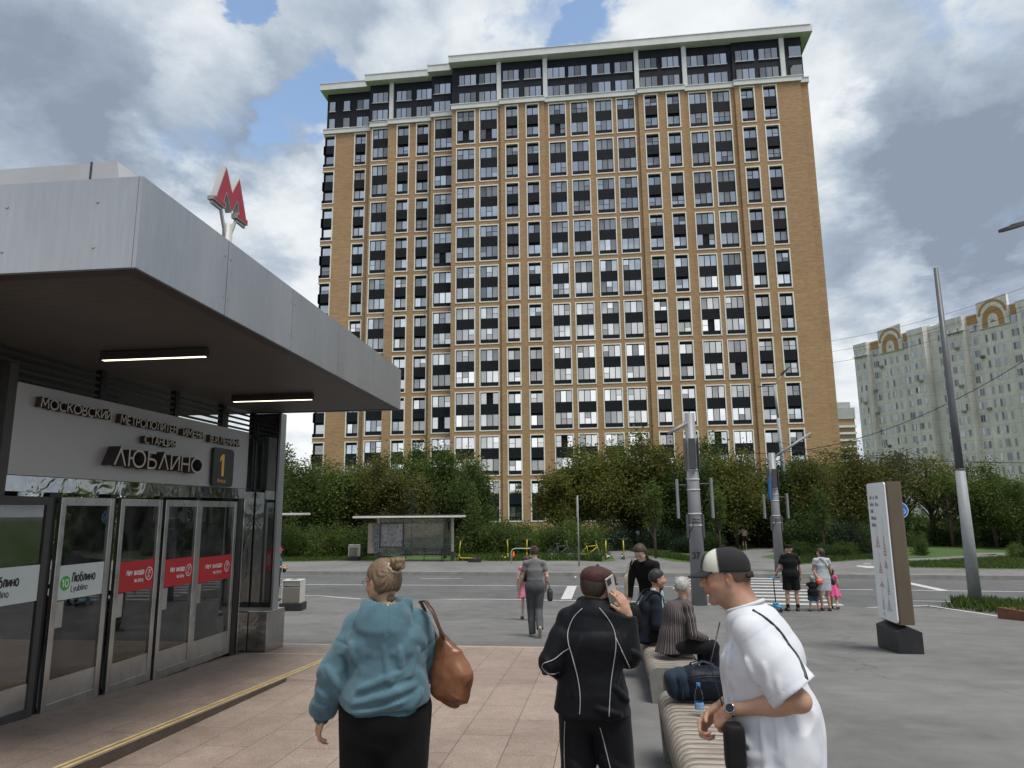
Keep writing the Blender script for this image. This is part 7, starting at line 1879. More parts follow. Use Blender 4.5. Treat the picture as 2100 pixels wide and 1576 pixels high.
# ------------------------------------------------------------------ the woman in the blue hoodie
def woman_hoodie():
    Y = 4.05; q = atY(792, 1400, Y); root = person((float(q[0]), Y, G(Y)), .22, 'woman in a washed blue hoodie and black trousers, hair in a bun, seen from behind'); root.scale = (1.04, 1.04, 1.04)
    J = dict(pel=(0, 0, .92), che=(0, .0, 1.21), nk=(0, .01, 1.39), shL=(-.170, .0, 1.315), shR=(.170, -.01, 1.315), elL=(-.270, -.045, 1.075), elR=(.255, .06, 1.09), wrL=(-.335, .035, .845), wrR=(.20, .25, 1.0),
             hipL=(-.105, 0, .88), hipR=(.105, 0, .88), knL=(-.12, .03, .48), knR=(.11, -.03, .48), anL=(-.12, .05, .085), anR=(.11, -.12, .10), ftL=(-.15, 1, 0), ftR=(.15, 1, 0))
    H = Head((-.035, .035, 1.525), .80, -.05, 0, 1.0, False); lo, hi = bounds(J); S = SDF(lo, np.maximum(hi, [.5, .5, 1.72]), .0065)
    bodyskin(J, S, H, fat=1.15); hand(S, J['wrL'], (-.25, .12, -1), (.9, .35, 0), (.1, .9, 0), curl=(28, 34, 22)); hand(S, J['wrR'], (-.5, .6, .2), (-.3, -.5, -.6), (0, 0, 1), curl=(55, 60, 35))
    sdf_mesh('body', S, SKIN, root, tint=lambda P: H.tint(P)); eyes(H, root)
    f = 1.18
    # trousers
    S = SDF((-.36, -.36, .02), (.36, .36, 1.06), .008); trousers(J, S, f, .118, .092, .070, .06, seat=1.15); S.ell((0, -.075, .86), (.175, .115, .14), None, .06)
    S.disp(folds(3, .006, 3.2, (1, 1, 1.2), [((-.1, -.05, .5), .12, 1), ((.1, -.05, .5), .12, 1), ((0, -.1, .78), .12, .8)])); sdf_mesh('trousers', S, cloth('black_trousers', (.006, .006, .007)), root)
    shoes(J, root, [M_shoe])
    # hoodie
    M_h = cloth('washed_blue_sweatshirt', (.072, .142, .178), var=.26, wr=.55, sheen=.25)
    S = SDF((-.56, -.40, .70), (.50, .45, 1.62), .0065); u = _n(V3(*J['che'])-V3(*J['pel']))
    shirt(J, S, 1.13, 1.13, -.065, arm=(.064, .068, .056), sleeve=1.90, depth=1.16, neck=.085, flare=1.06, sho=.066, neckup=.035, hemcut=[((0, 0, .945), (.0, .10, -1))])
    S.ell((0, -.06, .99), (.205, .13, .15), None, .07, cut=[((0, 0, .955), (0, .1, -1))])
    for q in 'LR': wr, el = V3(*J['wr'+q]), V3(*J['el'+q]); d = _n(wr-el); S.ell(wr-d*.055, (.058, .062, .060), _axes(d), .02)
    cen = [((-.2, -.12, 1.16), .13, 1.3), ((.2, -.12, 1.14), .12, 1.1), ((0, -.15, 1.0), .18, 1.2), ((-.30, -.04, 1.07), .12, 1.6), ((-.35, .02, .92), .10, 1.7), ((.1, -.15, 1.18), .12, 1.2), ((-.12, -.15, .93), .12, 1.4)]
    S.disp(folds(8, .013, 2.3, (1, 1, 1.5), cen)); S.disp(folds(28, .006, 5.0, (1, 1, 1.1), cen))
    D_ = (0, 1, 0)
    for pts, r in (([(.0, -.6, 1.22), (.02, -.6, 1.10), (.06, -.6, 1.02)], .008), ([(.08, -.6, 1.22), (.085, -.6, 1.12)], .007), ([(-.13, -.6, 1.02), (-.02, -.6, 1.06), (.10, -.6, 1.10)], .010), ([(-.15, -.6, .95), (0, -.6, .99), (.16, -.6, 1.03)], .011), ([(-.18, -.6, .91), (-.05, -.6, .925), (.1, -.6, .96)], .009),
                   ([(-.16, -.6, 1.14), (-.17, -.6, 1.24)], .008), ([(-.30, -.6, 1.12), (-.25, -.6, 1.05), (-.24, -.6, 1.0)], .009), ([(-.34, -.6, 1.0), (-.29, -.6, .96)], .008), ([(-.36, -.6, .93), (-.30, -.6, .91)], .009), ([(.17, -.6, 1.2), (.12, -.6, 1.05)], .008), ([(.14, -.6, .92), (.19, -.6, 1.0)], .009)): ridge(S, pts, D_, r, .022)
    for pts, r in (([(-.15, -.6, .985), (0, -.6, 1.025), (.14, -.6, 1.06)], .006), ([(-.16, -.6, .93), (0, -.6, .955), (.15, -.6, .995)], .006)): ridge(S, pts, D_, r, .02, op='s', off=.002)
    # hood lying on the back and round the neck
    S.ell((-.015, -.105, 1.350), (.150, .078, .120), np.array(Euler((.30, 0, 0)).to_matrix()), .014); S.ell((.0, -.14, 1.29), (.085, .05, .065), None, .05)
    S.cone((-.110, -.06, 1.415), (-.070, .085, 1.40), .036, .028, .02); S.cone((.105, -.06, 1.42), (.065, .085, 1.40), .036, .028, .02)
    S.ell((.0, -.055, 1.475), (.092, .085, .095), np.array(Euler((.25, 0, 0)).to_matrix()), .018, 's')
    def hood_seam(x, y, z): return .0032*np.cos(x*330)*np.exp(-((z-(1.432+.0*x))/.022)**2)*(y < -.05)-.0055*np.exp(-((x-.012)/.006)**2)*(z > 1.28)*(z < 1.50)*(y < -.08)+.004*np.exp(-((z-1.30)/.02)**2)*(y < -.1)
    S.disp(hood_seam)
    # dropped shoulder seams
    for q in 'LR':
        sh, el = V3(*J['sh'+q]), V3(*J['el'+q]); u_ = _n(el-sh); c = jlerp(sh, el, .42)
        S.disp(lambda x, y, z: -.004*np.exp(-(((x-c[0])*u_[0]+(y-c[1])*u_[1]+(z-c[2])*u_[2])/.006)**2)*((x-c[0])**2+(y-c[1])**2+(z-c[2])**2 < .02))
    hood = sdf_mesh('hoodie', S, M_h, root); SH = S
    M_rib = cloth('ribbed_blue_cuff', (.056, .112, .142), var=.15, wr=.6)
    S = SDF((-.40, -.35, .72), (.40, .35, 1.0), .007); S.loft([(0, -.022, .80), (0, -.022, .98)], [.204, .210], [.162, .176], (1, 0, 0), .01, cut=[((0, 0, .953), (0, -.10, 1)), ((0, 0, .892), (0, .10, -1))], pw=2.4)
    S.disp(lambda x, y, z: .0012*np.sin(np.arctan2(y, x)*110)); sdf_mesh('hem_band', S, M_rib, hood)
    for q in 'LR':
        wr, el = V3(*J['wr'+q]), V3(*J['el'+q]); d = _n(wr-el); c = wr+d*.005; S = SDF(c-.12, c+.12, .006); S.cone(c-d*.045, c+d*.06, .044, .036, .01, cut=[(c+d*.022, d), (c-d*.05, -d)]); sdf_mesh('cuff', S, M_rib, hood)
    # hair gathered in a bun
    M_hr = hairm('light_brown_hair', (.045, .028, .017), (.24, .165, .10))
    lo, hi = locbox(H, .2); S = SDF(lo, hi, .0045); hair_cap(H, S, .011, .060, -.06, sides=.01)
    S.cone(H.w((0, -.03, -.05)), H.w((0, -.055, -.085)), .045, .030, .02)
    def comb_(x, y, z):                                   # combed towards the bun
        lx, ly, lz = lcoords(H, x, y, z); a = np.arctan2(lx, np.sqrt((ly+.10)**2+(lz-.075)**2)*.8+.01); return .0022*np.sin(a*38+3*np.sin(lz*40))+.0012*np.sin(a*95+20*lz)
    S.disp(comb_); hr = sdf_mesh('hair', S, M_hr, root)
    S = SDF(H.w((0, -.115, .095))-.09, H.w((0, -.115, .095))+.09, .004); c = H.w((0, -.125, .100)); S.ell(c, (.036, .034, .034), None, .01)
    rs = random.Random(4)
    for k in range(14):
        a = rs.uniform(0, 6.28); bz = rs.uniform(-1, 1); p = c+V3(cos(a)*.034, sin(a)*.030, bz*.03); p2 = c+V3(cos(a+1.3)*.036, sin(a+1.3)*.032, -bz*.03); S.cone(p, p2, .009, .008, .006)
    S.disp(fnoise(5, 14) if False else (lambda x, y, z: .0018*fnoise(5, 12)(x, y, z))); sdf_mesh('bun', S, M_hr, hr)
    b = MB(); c = H.w((0, -.098, .078)); ax = _n(H.w((0, -.125, .1))-c); a1 = _n(np.cross(ax, [0, 0, 1])); a2 = np.cross(ax, a1)
    b.tube([c+.033*(cos(t)*a1+sin(t)*a2)+.004*sin(7*t)*ax for t in [2*pi*k/26 for k in range(27)]], [.009+.0015*sin(k*2.3) for k in range(27)], 8, caps=False); b.build('hair_tie', cloth('cream_hair_tie', (.45, .38, .30)), hr)
    b = MB()
    for k in range(34):                                   # loose strands
        p = H.w((rs.gauss(0, .012), -.12+rs.gauss(0, .01), .12)); d = V3(rs.gauss(0, .5), rs.gauss(0, .4), rs.uniform(.0, .9)); d = _n(d); L = rs.uniform(.02, .055)
        b.tube([p, p+d*L*.5, p+d*L+V3(0, 0, -L*.35)], [.0007, .0006, .0003], 4, caps=False)
    for k in range(30):
        p = H.w((rs.choice((-1, 1))*rs.uniform(.06, .075), rs.uniform(-.03, .05), rs.uniform(-.06, .03))); d = _n(V3(rs.gauss(0, .6), rs.gauss(0, .6), rs.uniform(-.9, .1))); L = rs.uniform(.02, .05)
        b.tube([p, p+d*L*.5, p+d*L+V3(0, 0, -.01)], [.0007, .0006, .0003], 4, caps=False)
    b.build('loose_hair', M_hr, hr)
    # spectacles arm
    b = MB(); b.tube([H.w((-.078, -.005, .012)), H.w((-.076, .05, .012)), H.w((-.060, .098, .006))], .0016, 6); b.tube([H.w((.078, -.005, .012)), H.w((.076, .05, .012)), H.w((.060, .098, .006))], .0016, 6)
    for s in (-1, 1): b.tube([H.w((s*.033+.024*cos(t), .104-.006*abs(cos(t)), .004+.017*sin(t))) for t in [2*pi*k/16 for k in range(17)]], .0013, 5, caps=False)
    b.build('spectacles', M_galv2, root)
    # brown shoulder bag: a thing of its own
    bag = empty('shoulder_bag', root.location, .22, 'slouchy brown leather shoulder bag hanging from the right shoulder of the woman in blue', 'handbag'); bag.scale = (1.04, 1.04, 1.04)
    t = NT('brown_leather'); v = t.coord('Object'); a = t.noise(v, 6, 6, .6, .6); gr_ = t.noise(v, 160, 3, .6)
    t.base(t.ramp(a, [(.3, (.095, .035, .016)), (.5, (.17, .066, .028)), (.7, (.27, .115, .05))])); t.rough(t.range(a, .3, .7, .42, .3)); t.bump(gr_, .15, .002); M_lea = t.m
    S = SDF((.12, -.30, .85), (.52, .25, 1.42), .006)
    # body hangs at the hip, gathered to the strap
    S.loft([(.30, -.055, 1.23), (.325, -.055, 1.15), (.345, -.06, 1.05), (.338, -.06, .97), (.325, -.06, .945)], [.035, .085, .125, .120, .085], [.028, .050, .068, .066, .045], [(.75, -.66, 0)]*4, .02, pw=2.5)
    S.disp(folds(19, .013, 3.4, (1, 1, .8), [((.33, -.06, 1.1), .2, 1.2)])); bd = sdf_mesh('bag_body', S, M_lea, bag)
    M_strap = M_('leather_strap', (.07, .028, .014), .45, 0, .2, 12)
    for s in (-1, 1):
        b = MB(); ribbon(b, [(.315+.02*s, -.08+.02*s, 1.20), (.285, -.115, 1.29), (.245, -.105+.01*s, 1.385), (.205, -.05+.02*s, 1.430), (.175, .03, 1.42), (.20, .10, 1.36), (.27, .03*s, 1.24)], .022, lambda p: (p.x-.15, p.y, p.z-1.25), .002); b.build('strap', M_strap, bag)
woman_hoodie()

def man_tracksuit():
    Y = 4.2; q = atY(1217, 1400, Y); root = person((float(q[0]), Y, G(Y)), -.05, 'man in a black tracksuit and brown flat cap holding a phone to his ear')
    J = dict(pel=(0, 0, .96), che=(0, -.01, 1.26), nk=(.02, -.0, 1.455), shL=(-.140, -.02, 1.395), shR=(.140, .0, 1.400), elL=(-.228, -.09, 1.17), elR=(.205, -.03, 1.195), wrL=(-.185, .13, 1.06), wrR=(.20, -.005, 1.415),
             hipL=(-.09, 0, .89), hipR=(.09, 0, .89), knL=(-.10, .02, .48), knR=(.13, .0, .48), anL=(-.10, -.02, .085), anR=(.19, -.05, .085), ftL=(-.25, 1, 0), ftR=(.35, 1, 0))
    H = Head((.035, .03, 1.555), -.62, -.08, .06, .95); lo, hi = bounds(J); S = SDF(lo, hi, .0062)
    bodyskin(J, S, H, fat=.98)
    PN = H.R[0]; PU = _n(np.array((-.42, -.10, .9))-PN*np.dot((-.42, -.10, .9), PN)); PC = H.w((.105, .012, -.020))
    hand(S, (.20, -.005, 1.415), PC+PN*.028+PU*.075-V3(.20, -.005, 1.415), -PN, (.0, -.9, .3), k=.98, curls=((10, 34, 26), (14, 40, 28), (16, 44, 30), (20, 48, 34)), tcurl=10, tdir=(.75, .55, .1), spread=.12)
    hand(S, J['wrL'], (.6, .6, -.5), (.2, -.6, -.4), (.5, .1, .6), curl=(35, 40, 25))
    sdf_mesh('body', S, SKIN_T, root, tint=lambda P: H.tint(P, stub=.25, buzz=(.32, .30, .28))); eyes(H, root)
    S = SDF((-.36, -.34, .02), (.42, .34, 1.10), .0075); trousers(J, S, 1.0, .108, .088, .078, .10, seat=1.05); D_ = (0, 1, 0)
    S.disp(folds(33, .012, 2.6, (1, 1, .8), [((-.1, -.05, .5), .15, 1.2), ((.13, -.05, .5), .15, 1.2), ((.14, 0, .3), .15, 1.2)]))
    for pts in ([(.05, -.6, .74), (.10, -.6, .66), (.18, -.6, .62)], [(.04, -.6, .70), (.12, -.6, .60)], [(-.14, -.6, .66), (-.06, -.6, .60)], [(.08, -.6, .46), (.18, -.6, .5)]): ridge(S, pts, D_, .008, .02)
    M_tr = cloth('black_track_nylon', (.0045, .005, .0075), rough=.6, weave=500, sheen=.05, wr=.5)
    tr = sdf_mesh('trousers', S, M_tr, root); ST = S
    M_pip = M_('pale_piping', (.36, .36, .37), .6)
    b = MB()
    for P in (drape(S, [(.035, -.6, .84), (.075, -.6, .68), (.115, -.6, .52), (.165, -.6, .36), (.205, -.6, .15)], D_, .002, 70), drape(S, [(-.155, -.6, .86), (-.165, -.6, .66), (-.155, -.6, .48), (-.145, -.6, .3), (-.14, -.6, .15)], D_, .002, 60)):
        if len(P) > 3: b.tube(P, .0026, 5)
    b.build('piping', M_pip, tr); shoes(J, root, [M_shoe])
    S = SDF((-.50, -.38, .72), (.42, .40, 1.52), .0062)
    shirt(J, S, 1.0, 1.02, -.06, arm=(.062, .060, .046), sleeve=1.93, depth=1.12, neck=.066, flare=1.10, sho=.056, neckup=.025, hemcut=[((0, 0, .905), (-.02, .06, -1))])
    S.loft([(-.03, 0, .88), (-.02, 0, 1.05)], [.192, .165], [.135, .125], (1, 0, 0), .04, cut=[((0, 0, .905), (-.02, .06, -1))])
    cen = [((-.3, -.07, 1.150), .12, 1.5), ((.26, .02, 1.170), .12, 1.4), ((-.15, -.1, 1.200), .14, 1.1), ((.15, -.1, 1.250), .13, 1.0), ((.1, -.1, 1.000), .16, .9)]
    S.disp(folds(41, .012, 2.4, (1, 1, 0.850), cen)); S.disp(folds(47, .005, 5.5, (1, 1, 0.850), cen))
    for pts, r in (([(-.30, -.6, 1.250), (-.24, -.6, 1.170), (-.20, -.6, 1.070)], .010), ([(-.36, -.6, 1.180), (-.30, -.6, 1.130)], .009), ([(-.34, -.6, 1.110), (-.26, -.6, 1.100)], .008), ([(.22, -.6, 1.230), (.29, -.6, 1.170)], .009), ([(.18, -.6, 1.310), (.16, -.6, 1.170), (.12, -.6, 1.050)], .009), ([(-.05, -.6, 1.300), (-.09, -.6, 1.150), (-.1, -.6, 1.000)], .007), ([(.12, -.6, 1.050), (.19, -.6, 0.970)], .008), ([(.02, -.6, 0.950), (.15, -.6, 0.910)], .007)): ridge(S, pts, D_, r, .02)
    S.cone((-.055, .03, 1.470), (.085, .01, 1.475), .032, .032, .02)             # collar
    jk = sdf_mesh('jacket', S, M_tr, root); b = MB()
    for pts in ([(-.045, -.6, 1.45), (-.095, -.6, 1.40), (-.125, -.6, 1.33), (-.12, -.6, 1.27), (-.105, -.6, 1.22), (-.085, -.6, 1.15), (-.068, -.6, 1.06), (-.062, -.6, .99), (-.068, -.6, .915)],
                [(.050, -.6, 1.455), (.095, -.6, 1.40), (.130, -.6, 1.33), (.135, -.6, 1.26), (.122, -.6, 1.18), (.105, -.6, 1.09), (.095, -.6, 1.0), (.088, -.6, .91)],
                [(-.110, -.6, 1.25), (-.15, -.6, 1.225), (-.20, -.6, 1.19), (-.255, -.6, 1.17), (-.265, -.6, 1.14), (-.23, -.6, 1.115), (-.18, -.6, 1.11)],
                [(.135, -.6, 1.305), (.16, -.6, 1.25), (.19, -.6, 1.18), (.205, -.6, 1.14)]):
        P = drape(S, pts, D_, .002, 80)
        if len(P) > 3: b.tube(P, .0026, 5)
    b.build('piping', M_pip, jk)
    # flat cap
    M_cap = cloth('brown_cap_leather', (.060, .026, .022), rough=.6, var=.25, weave=200)
    lo, hi = locbox(H, .22); S = SDF(lo, hi, .005)
    S.ell(H.w((0, -.012, .054)), (.082, .102, .064), H.R, .02, pw=2.3); S.ell(H.w((0, .055, .048)), (.074, .070, .038), H.R, .03)
    X, Y_, Z = np.meshgrid(*S.ax, indexing='ij', sparse=True); R3 = H.R
    lz = ((X-H.c[0])*R3[2][0]+(Y_-H.c[1])*R3[2][1]+(Z-H.c[2])*R3[2][2]); S.f = np.maximum(S.f, (.026-lz).astype(np.float32))
    def seams(x, y, z): lx, ly, lz_ = lcoords(H, x, y, z); a = np.arctan2(lx, ly+.01); return -.0028*np.exp(-((np.abs(np.sin(a*4))/.10)**2))*(lz_ > .06)+.0016*fnoise(61, 9)(x, y, z)
    S.disp(seams); S.cone(H.w((0, -.01, .121)), H.w((0, -.01, .127)), .011, .009, .004)
    c = sdf_mesh('flat_cap', S, M_cap, root)
    S = SDF(lo, hi, .0045); S.ell(H.w((0, .098, .024)), (.064, .046, .012), H.R, .005, pw=2.4); S.ell(H.w((0, -.03, .034)), (.085, .10, .030), H.R, 0, 's'); sdf_mesh('peak', S, M_cap, c)
    # short hair below the cap
    S = SDF(lo, hi, .0045); hair_cap(H, S, .0085, .05, -.062); S.f = np.maximum(S.f, (lambda X, Y_, Z: (((X-H.c[0])*R3[2][0]+(Y_-H.c[1])*R3[2][1]+(Z-H.c[2])*R3[2][2])-.05).astype(np.float32))(*np.meshgrid(*S.ax, indexing='ij', sparse=True)))
    sdf_mesh('hair', S, hairm('dark_cropped_hair', (.015, .010, .008), (.06, .045, .035)), root)
    # phone in the hand
    p = empty('mobile_phone', root.location, root.rotation_euler.z, 'pale mobile phone held to the ear of the man in black', 'phone')
    nn = PN; up2 = PU; wd = np.cross(up2, nn); c0 = PC+PU*.018
    Mx = Matrix(((wd[0], up2[0], nn[0], c0[0]), (wd[1], up2[1], nn[1], c0[1]), (wd[2], up2[2], nn[2], c0[2]), (0, 0, 0, 1)))
    b = MB(); b.M = Mx; b.cbox(-.037, .037, -.078, .078, -.004, .004, .003); pb = b.build('phone_body', M_('pale_phone', (.40, .385, .37), .4), p, True)
    b = MB(); b.M = Mx
    for s in (-1, 1): b.cbox(-.030, .005, .035, .070, s*.0055-.0015, s*.0055+.0015, .001); 
    b.build('camera_plate', M_('phone_camera', (.03, .03, .035), .2), pb)
man_tracksuit()

def man_white_tee():
    Y = 3.35; q = atY(1560, 1400, Y); rz = 1.15; root = person((float(q[0])+.01, Y, G(Y)), rz, 'young man in a white t-shirt and black and white cap, seen in profile')
    J = dict(pel=(0, -.02, .97), che=(0, -.01, 1.31), nk=(0, .050, 1.52), shL=(-.185, .0, 1.465), shR=(.185, .015, 1.465), elL=(-.180, -.180, 1.205), elR=(.235, .06, 1.20), wrL=(-.215, .095, 1.145), wrR=(-.10, .185, 1.105),
             hipL=(-.095, 0, .93), hipR=(.095, 0, .93), knL=(-.11, .05, .50), knR=(.11, .02, .50), anL=(-.11, -.02, .085), anR=(.12, -.03, .085), ftL=(-.1, 1, 0), ftR=(.15, 1, 0))
    H = Head((0, .135, 1.655), .40, -.10, 0, .99); lo, hi = bounds(J); S = SDF(lo, hi, .0055)
    bodyskin(J, S, H, fat=1.0); 
    S.cone(H.w((0, -.03, -.03)), J['nk'], .060, .064, .03); S.cone(H.w((.03, .035, -.075)), H.w((.02, -.01, -.13)), .030, .034, .03)
    hand(S, J['wrL'], (.22, .66, -.62), (.55, -.35, -.6), (.6, .4, .2), curls=((46, 62, 40), (50, 64, 42), (54, 66, 44), (58, 68, 46)), tcurl=30)
    hand(S, J['wrR'], (-.45, .55, -.6), (-.5, -.5, -.5), (-.6, .3, .5), curls=((50, 60, 40),)*4, tcurl=30)
    S.ell(jlerp(J['elL'], J['wrL'], .28), (.10, .047, .043), _axes(V3(*J['wrL'])-V3(*J['elL'])), .02); S.ell(V3(*J['elL']), (.042, .040, .040), None, .02)
    sdf_mesh('body', S, SKIN_T, root, tint=lambda P: H.tint(P, stub=.30, buzz=(.50, .42, .36)), smooth_it=1); eyes(H, root)
    S = SDF((-.36, -.36, .02), (.36, .36, 1.10), .0085); trousers(J, S, 1.0, .105, .085, .075, .06, seat=1.05); S.disp(folds(52, .01, 2.6)); sdf_mesh('jeans', S, cloth('dark_blue_denim', (.018, .035, .07), weave=260, bumpy=.5), root); shoes(J, root, [M_shoe])
    # loose t-shirt
    S = SDF((-.50, -.42, .78), (.46, .36, 1.58), .006)
    shirt(J, S, 1.0, 1.12, -.10, arm=(.090, .112), sleeve=.86, depth=1.18, neck=.078, flare=1.14, sho=.066, neckup=-.02, hemcut=[((0, 0, .895), (0, -.10, -1))])
    S.loft([(0, -.045, .86), (0, -.05, 1.1)], [.205, .195], [.168, .165], (1, 0, 0), .05, cut=[((0, 0, .895), (0, -.10, -1))]); S.ell((0, -.055, 1.33), (.165, .075, .17), None, .05)
    cen = [((-.2, -.02, 1.33), .12, 1.2), ((-.1, .06, 1.15), .15, 1.1), ((0, -.16, 1.05), .2, 1.2), ((-.22, -.1, 1.25), .10, 1.0), ((0, -.1, .95), .16, 1.1)]
    S.disp(folds(61, .016, 2.0, (1, 1, .6), cen)); S.disp(folds(67, .006, 5, (1, 1, .5), cen))
    DL = (1, .15, 0)                                     # from his left side
    for pts, r in (([(-.6, .06, 1.34), (-.6, .07, 1.22), (-.6, .05, 1.10)], .008), ([(-.6, .10, 1.12), (-.6, .02, 1.05), (-.6, -.04, 1.02)], .010), ([(-.6, .11, 1.04), (-.6, .0, .985), (-.6, -.1, .99)], .011), ([(-.6, .10, .97), (-.6, -.02, .92), (-.6, -.12, .94)], .009), ([(-.6, -.12, 1.35), (-.6, -.145, 1.15), (-.6, -.15, .98)], .009), ([(-.6, -.09, 1.12), (-.6, -.10, 1.0), (-.6, -.10, .9)], .007),
                   ([(-.6, .02, 1.40), (-.6, .03, 1.30), (-.6, .02, 1.22)], .007), ([(-.6, -.05, 1.36), (-.6, -.09, 1.27)], .006), ([(-.6, -.17, 1.30), (-.6, -.175, 1.1), (-.6, -.17, .95)], .007)): ridge(S, pts, DL, r, .02, n=22)
    for pts in ([(-.6, .03, 1.30), (-.6, .035, 1.18)], [(-.6, .08, 1.08), (-.6, -.02, 1.01)], [(-.6, -.125, 1.25), (-.6, -.13, 1.02)]): ridge(S, pts, DL, .005, .018, off=.002, op='s')
    S.ell(jlerp(J['che'], J['nk'], 1.12)+V3(0, .015, 0), (.074, .078, .05), None, .01, 's')
    # thin cloth: hollow the open ends of the sleeves
    for q in 'LR':
        sh, el = V3(*J['sh'+q]), V3(*J['el'+q]); e = jlerp(sh, el, .86); d = _n(el-sh); S.cone(e-d*.02, e+d*.12, .078, .090, .004, 's')
        S.disp(lambda x, y, z: -.0022*np.exp(-((((x-e[0])*d[0]+(y-e[1])*d[1]+(z-e[2])*d[2])+.026)/.0035)**2)*(((x-e[0])**2+(y-e[1])**2+(z-e[2])**2) < .03))
        c = jlerp(sh, el, .10); S.disp(lambda x, y, z: -.0025*np.exp(-((((x-c[0])*d[0]+(y-c[1])*d[1]+(z-c[2])*d[2]))/.004)**2)*(((x-c[0])**2+(y-c[1])**2+(z-c[2])**2) < .022))
    S.disp(lambda x, y, z: -.0022*np.exp(-((z-.922-.10*y)/.004)**2))
    tee = sdf_mesh('t_shirt', S, cloth('white_cotton', (.60, .615, .66), var=.05, weave=420, bumpy=.12, wr=.42, sheen=.1), root)
    ST_ = S
    # collar rib
    b = MB(); c = jlerp(J['che'], J['nk'], 1.02); P = []
    for k in range(33): a = 2*pi*k/32; P.append(c+V3(.080*cos(a), .078*sin(a)+.004, .012-.030*sin(a)*.9))
    b.tube(P, .0085, 8, caps=False); b.build('collar', cloth('white_rib', (.57, .585, .63), var=.03), tee)
    # cap
    t = NT('trucker_cap_cloth'); a_ = t.n('ShaderNodeAttribute', attribute_name='tint'); nz_ = t.noise(t.coord('Object'), 500, 2, .6); t.base(t.mix(1.0, a_.outputs['Color'], t.ramp(nz_, [(.3, (.8, .8, .8)), (.7, (1.15, 1.15, 1.15))]), 'MULTIPLY')); t.rough(.9); t.bump(nz_, .4, .001); M_ck = t.m; M_cb = cloth('charcoal_cap_brim', (.028, .028, .030), wr=.05)
    c_, SC = cap_on(H, root, M_ck, M_cb, (.60, .60, .52), .005, size=1.0, brimlen=.074)
    b = MB(); b.tube([H.w((0, -.012, .137)), H.w((0, -.012, .143))], [.009, .006], 10); b.build('button', M_cb, c_)
    b = MB(); P = [H.w((.094*sin(a), -.012-.112*cos(a)*1.0, .004)) for a in [radians(x_) for x_ in range(-50, 51, 10)]]; ribbon(b, P, .020, lambda p: Vector(p)-Vector(H.c), .002); b.build('strap', M_cb, c_)
    # oval patch on the front panel and small mark
    b = MB(); R3 = H.R
    for q, rx_, ry_, w_ in ((0, .026, .034, .004),):
        P = []
        for k in range(25):
            a = 2*pi*k/24; lx, lz = rx_*cos(a), .078+ry_*sin(a); ly = -.012+.112*max(0, 1-abs(lx/.092)**2.3-abs((lz-.040)/.098)**2.3)**(1/2.3); P.append(H.w((lx, ly+.0005, lz)))
        b.tube(P, .0022, 6, caps=False)
    b.build('patch_ring', M_blk, c_)
    # cropped hair
    S = SDF(*locbox(H, .2), .005); hair_cap(H, S, .0062, .05, -.056); sdf_mesh('hair', S, hairm('short_brown_hair', (.05, .033, .024), (.13, .09, .065)), root)
    # watch
    el, wr = V3(*J['elL']), V3(*J['wrL']); d = _n(wr-el); c = wr-d*.012; a1 = _n(V3(-1, 0, .45)-d*np.dot((-1, 0, .45), d)); a2 = np.cross(d, a1)
    b = MB(); P = [c+(.0275*cos(t)*a1+.0265*sin(t)*a2) for t in [2*pi*k/28 for k in range(29)]]; ribbon(b, P, .018, lambda p: Vector(p)-Vector(c), .002); M_wt = mat_steel('watch_steel', .55, .18, (1, 1, 1)); w = b.build('wristwatch', M_wt, root)
    Mx = Matrix(((a2[0], d[0], a1[0], c[0]), (a2[1], d[1], a1[1], c[1]), (a2[2], d[2], a1[2], c[2]), (0, 0, 0, 1)))
    b = MB(); b.M = Mx; b.lathe([(.016, .026), (.0205, .028), (.0205, .035), (.018, .037)], n=28); b.build('watch_case', M_wt, w); b = MB(); b.M = Mx; b.prism([(.0165*cos(2*pi*k/24), .0165*sin(2*pi*k/24)) for k in range(24)], .0365, .0378); b.build('dial', M_('watch_dial', (.012, .014, .02), .15), w)
    # cross-body pouch: strap over the back, pouch in the left hand
    p = empty('crossbody_pouch', root.location, rz, 'flat black pouch on a thin strap held by the man in the white t-shirt', 'pouch')
    S2 = SDF((-.40, -.30, .78), (.3, .48, 1.2), .006); c = V3(-.250, .070, 1.010); S2.ell(c, (.040, .045, .098), np.array([_n((.41, -.91, 0)), _n((.91, .41, 0)), (0, 0, 1.)]), .01, pw=5); S2.disp(folds(71, .003, 4)); sdf_mesh('pouch_body', S2, cloth('black_pouch_nylon', (.010, .010, .011), rough=.6, wr=.1), p)
    LT, DR = V3(.41, -.91, 0), V3(.91, .41, 0); b = MB(); PB = drape(ST_, [LT*s_-DR*.5+V3(0, 0, z_) for s_, z_ in ((-.045, 1.535), (.02, 1.49), (.070, 1.43), (.100, 1.35), (.105, 1.27), (.095, 1.17))], DR, .002, 60)
    if len(PB) > 4: ribbon(b, PB, .013, -DR, .0016)
    b.tube([(-.075, .15, 1.47), (-.14, .185, 1.30), (-.24, .10, 1.12)], .003, 6); b.build('strap', M_blk, p)
man_white_tee()
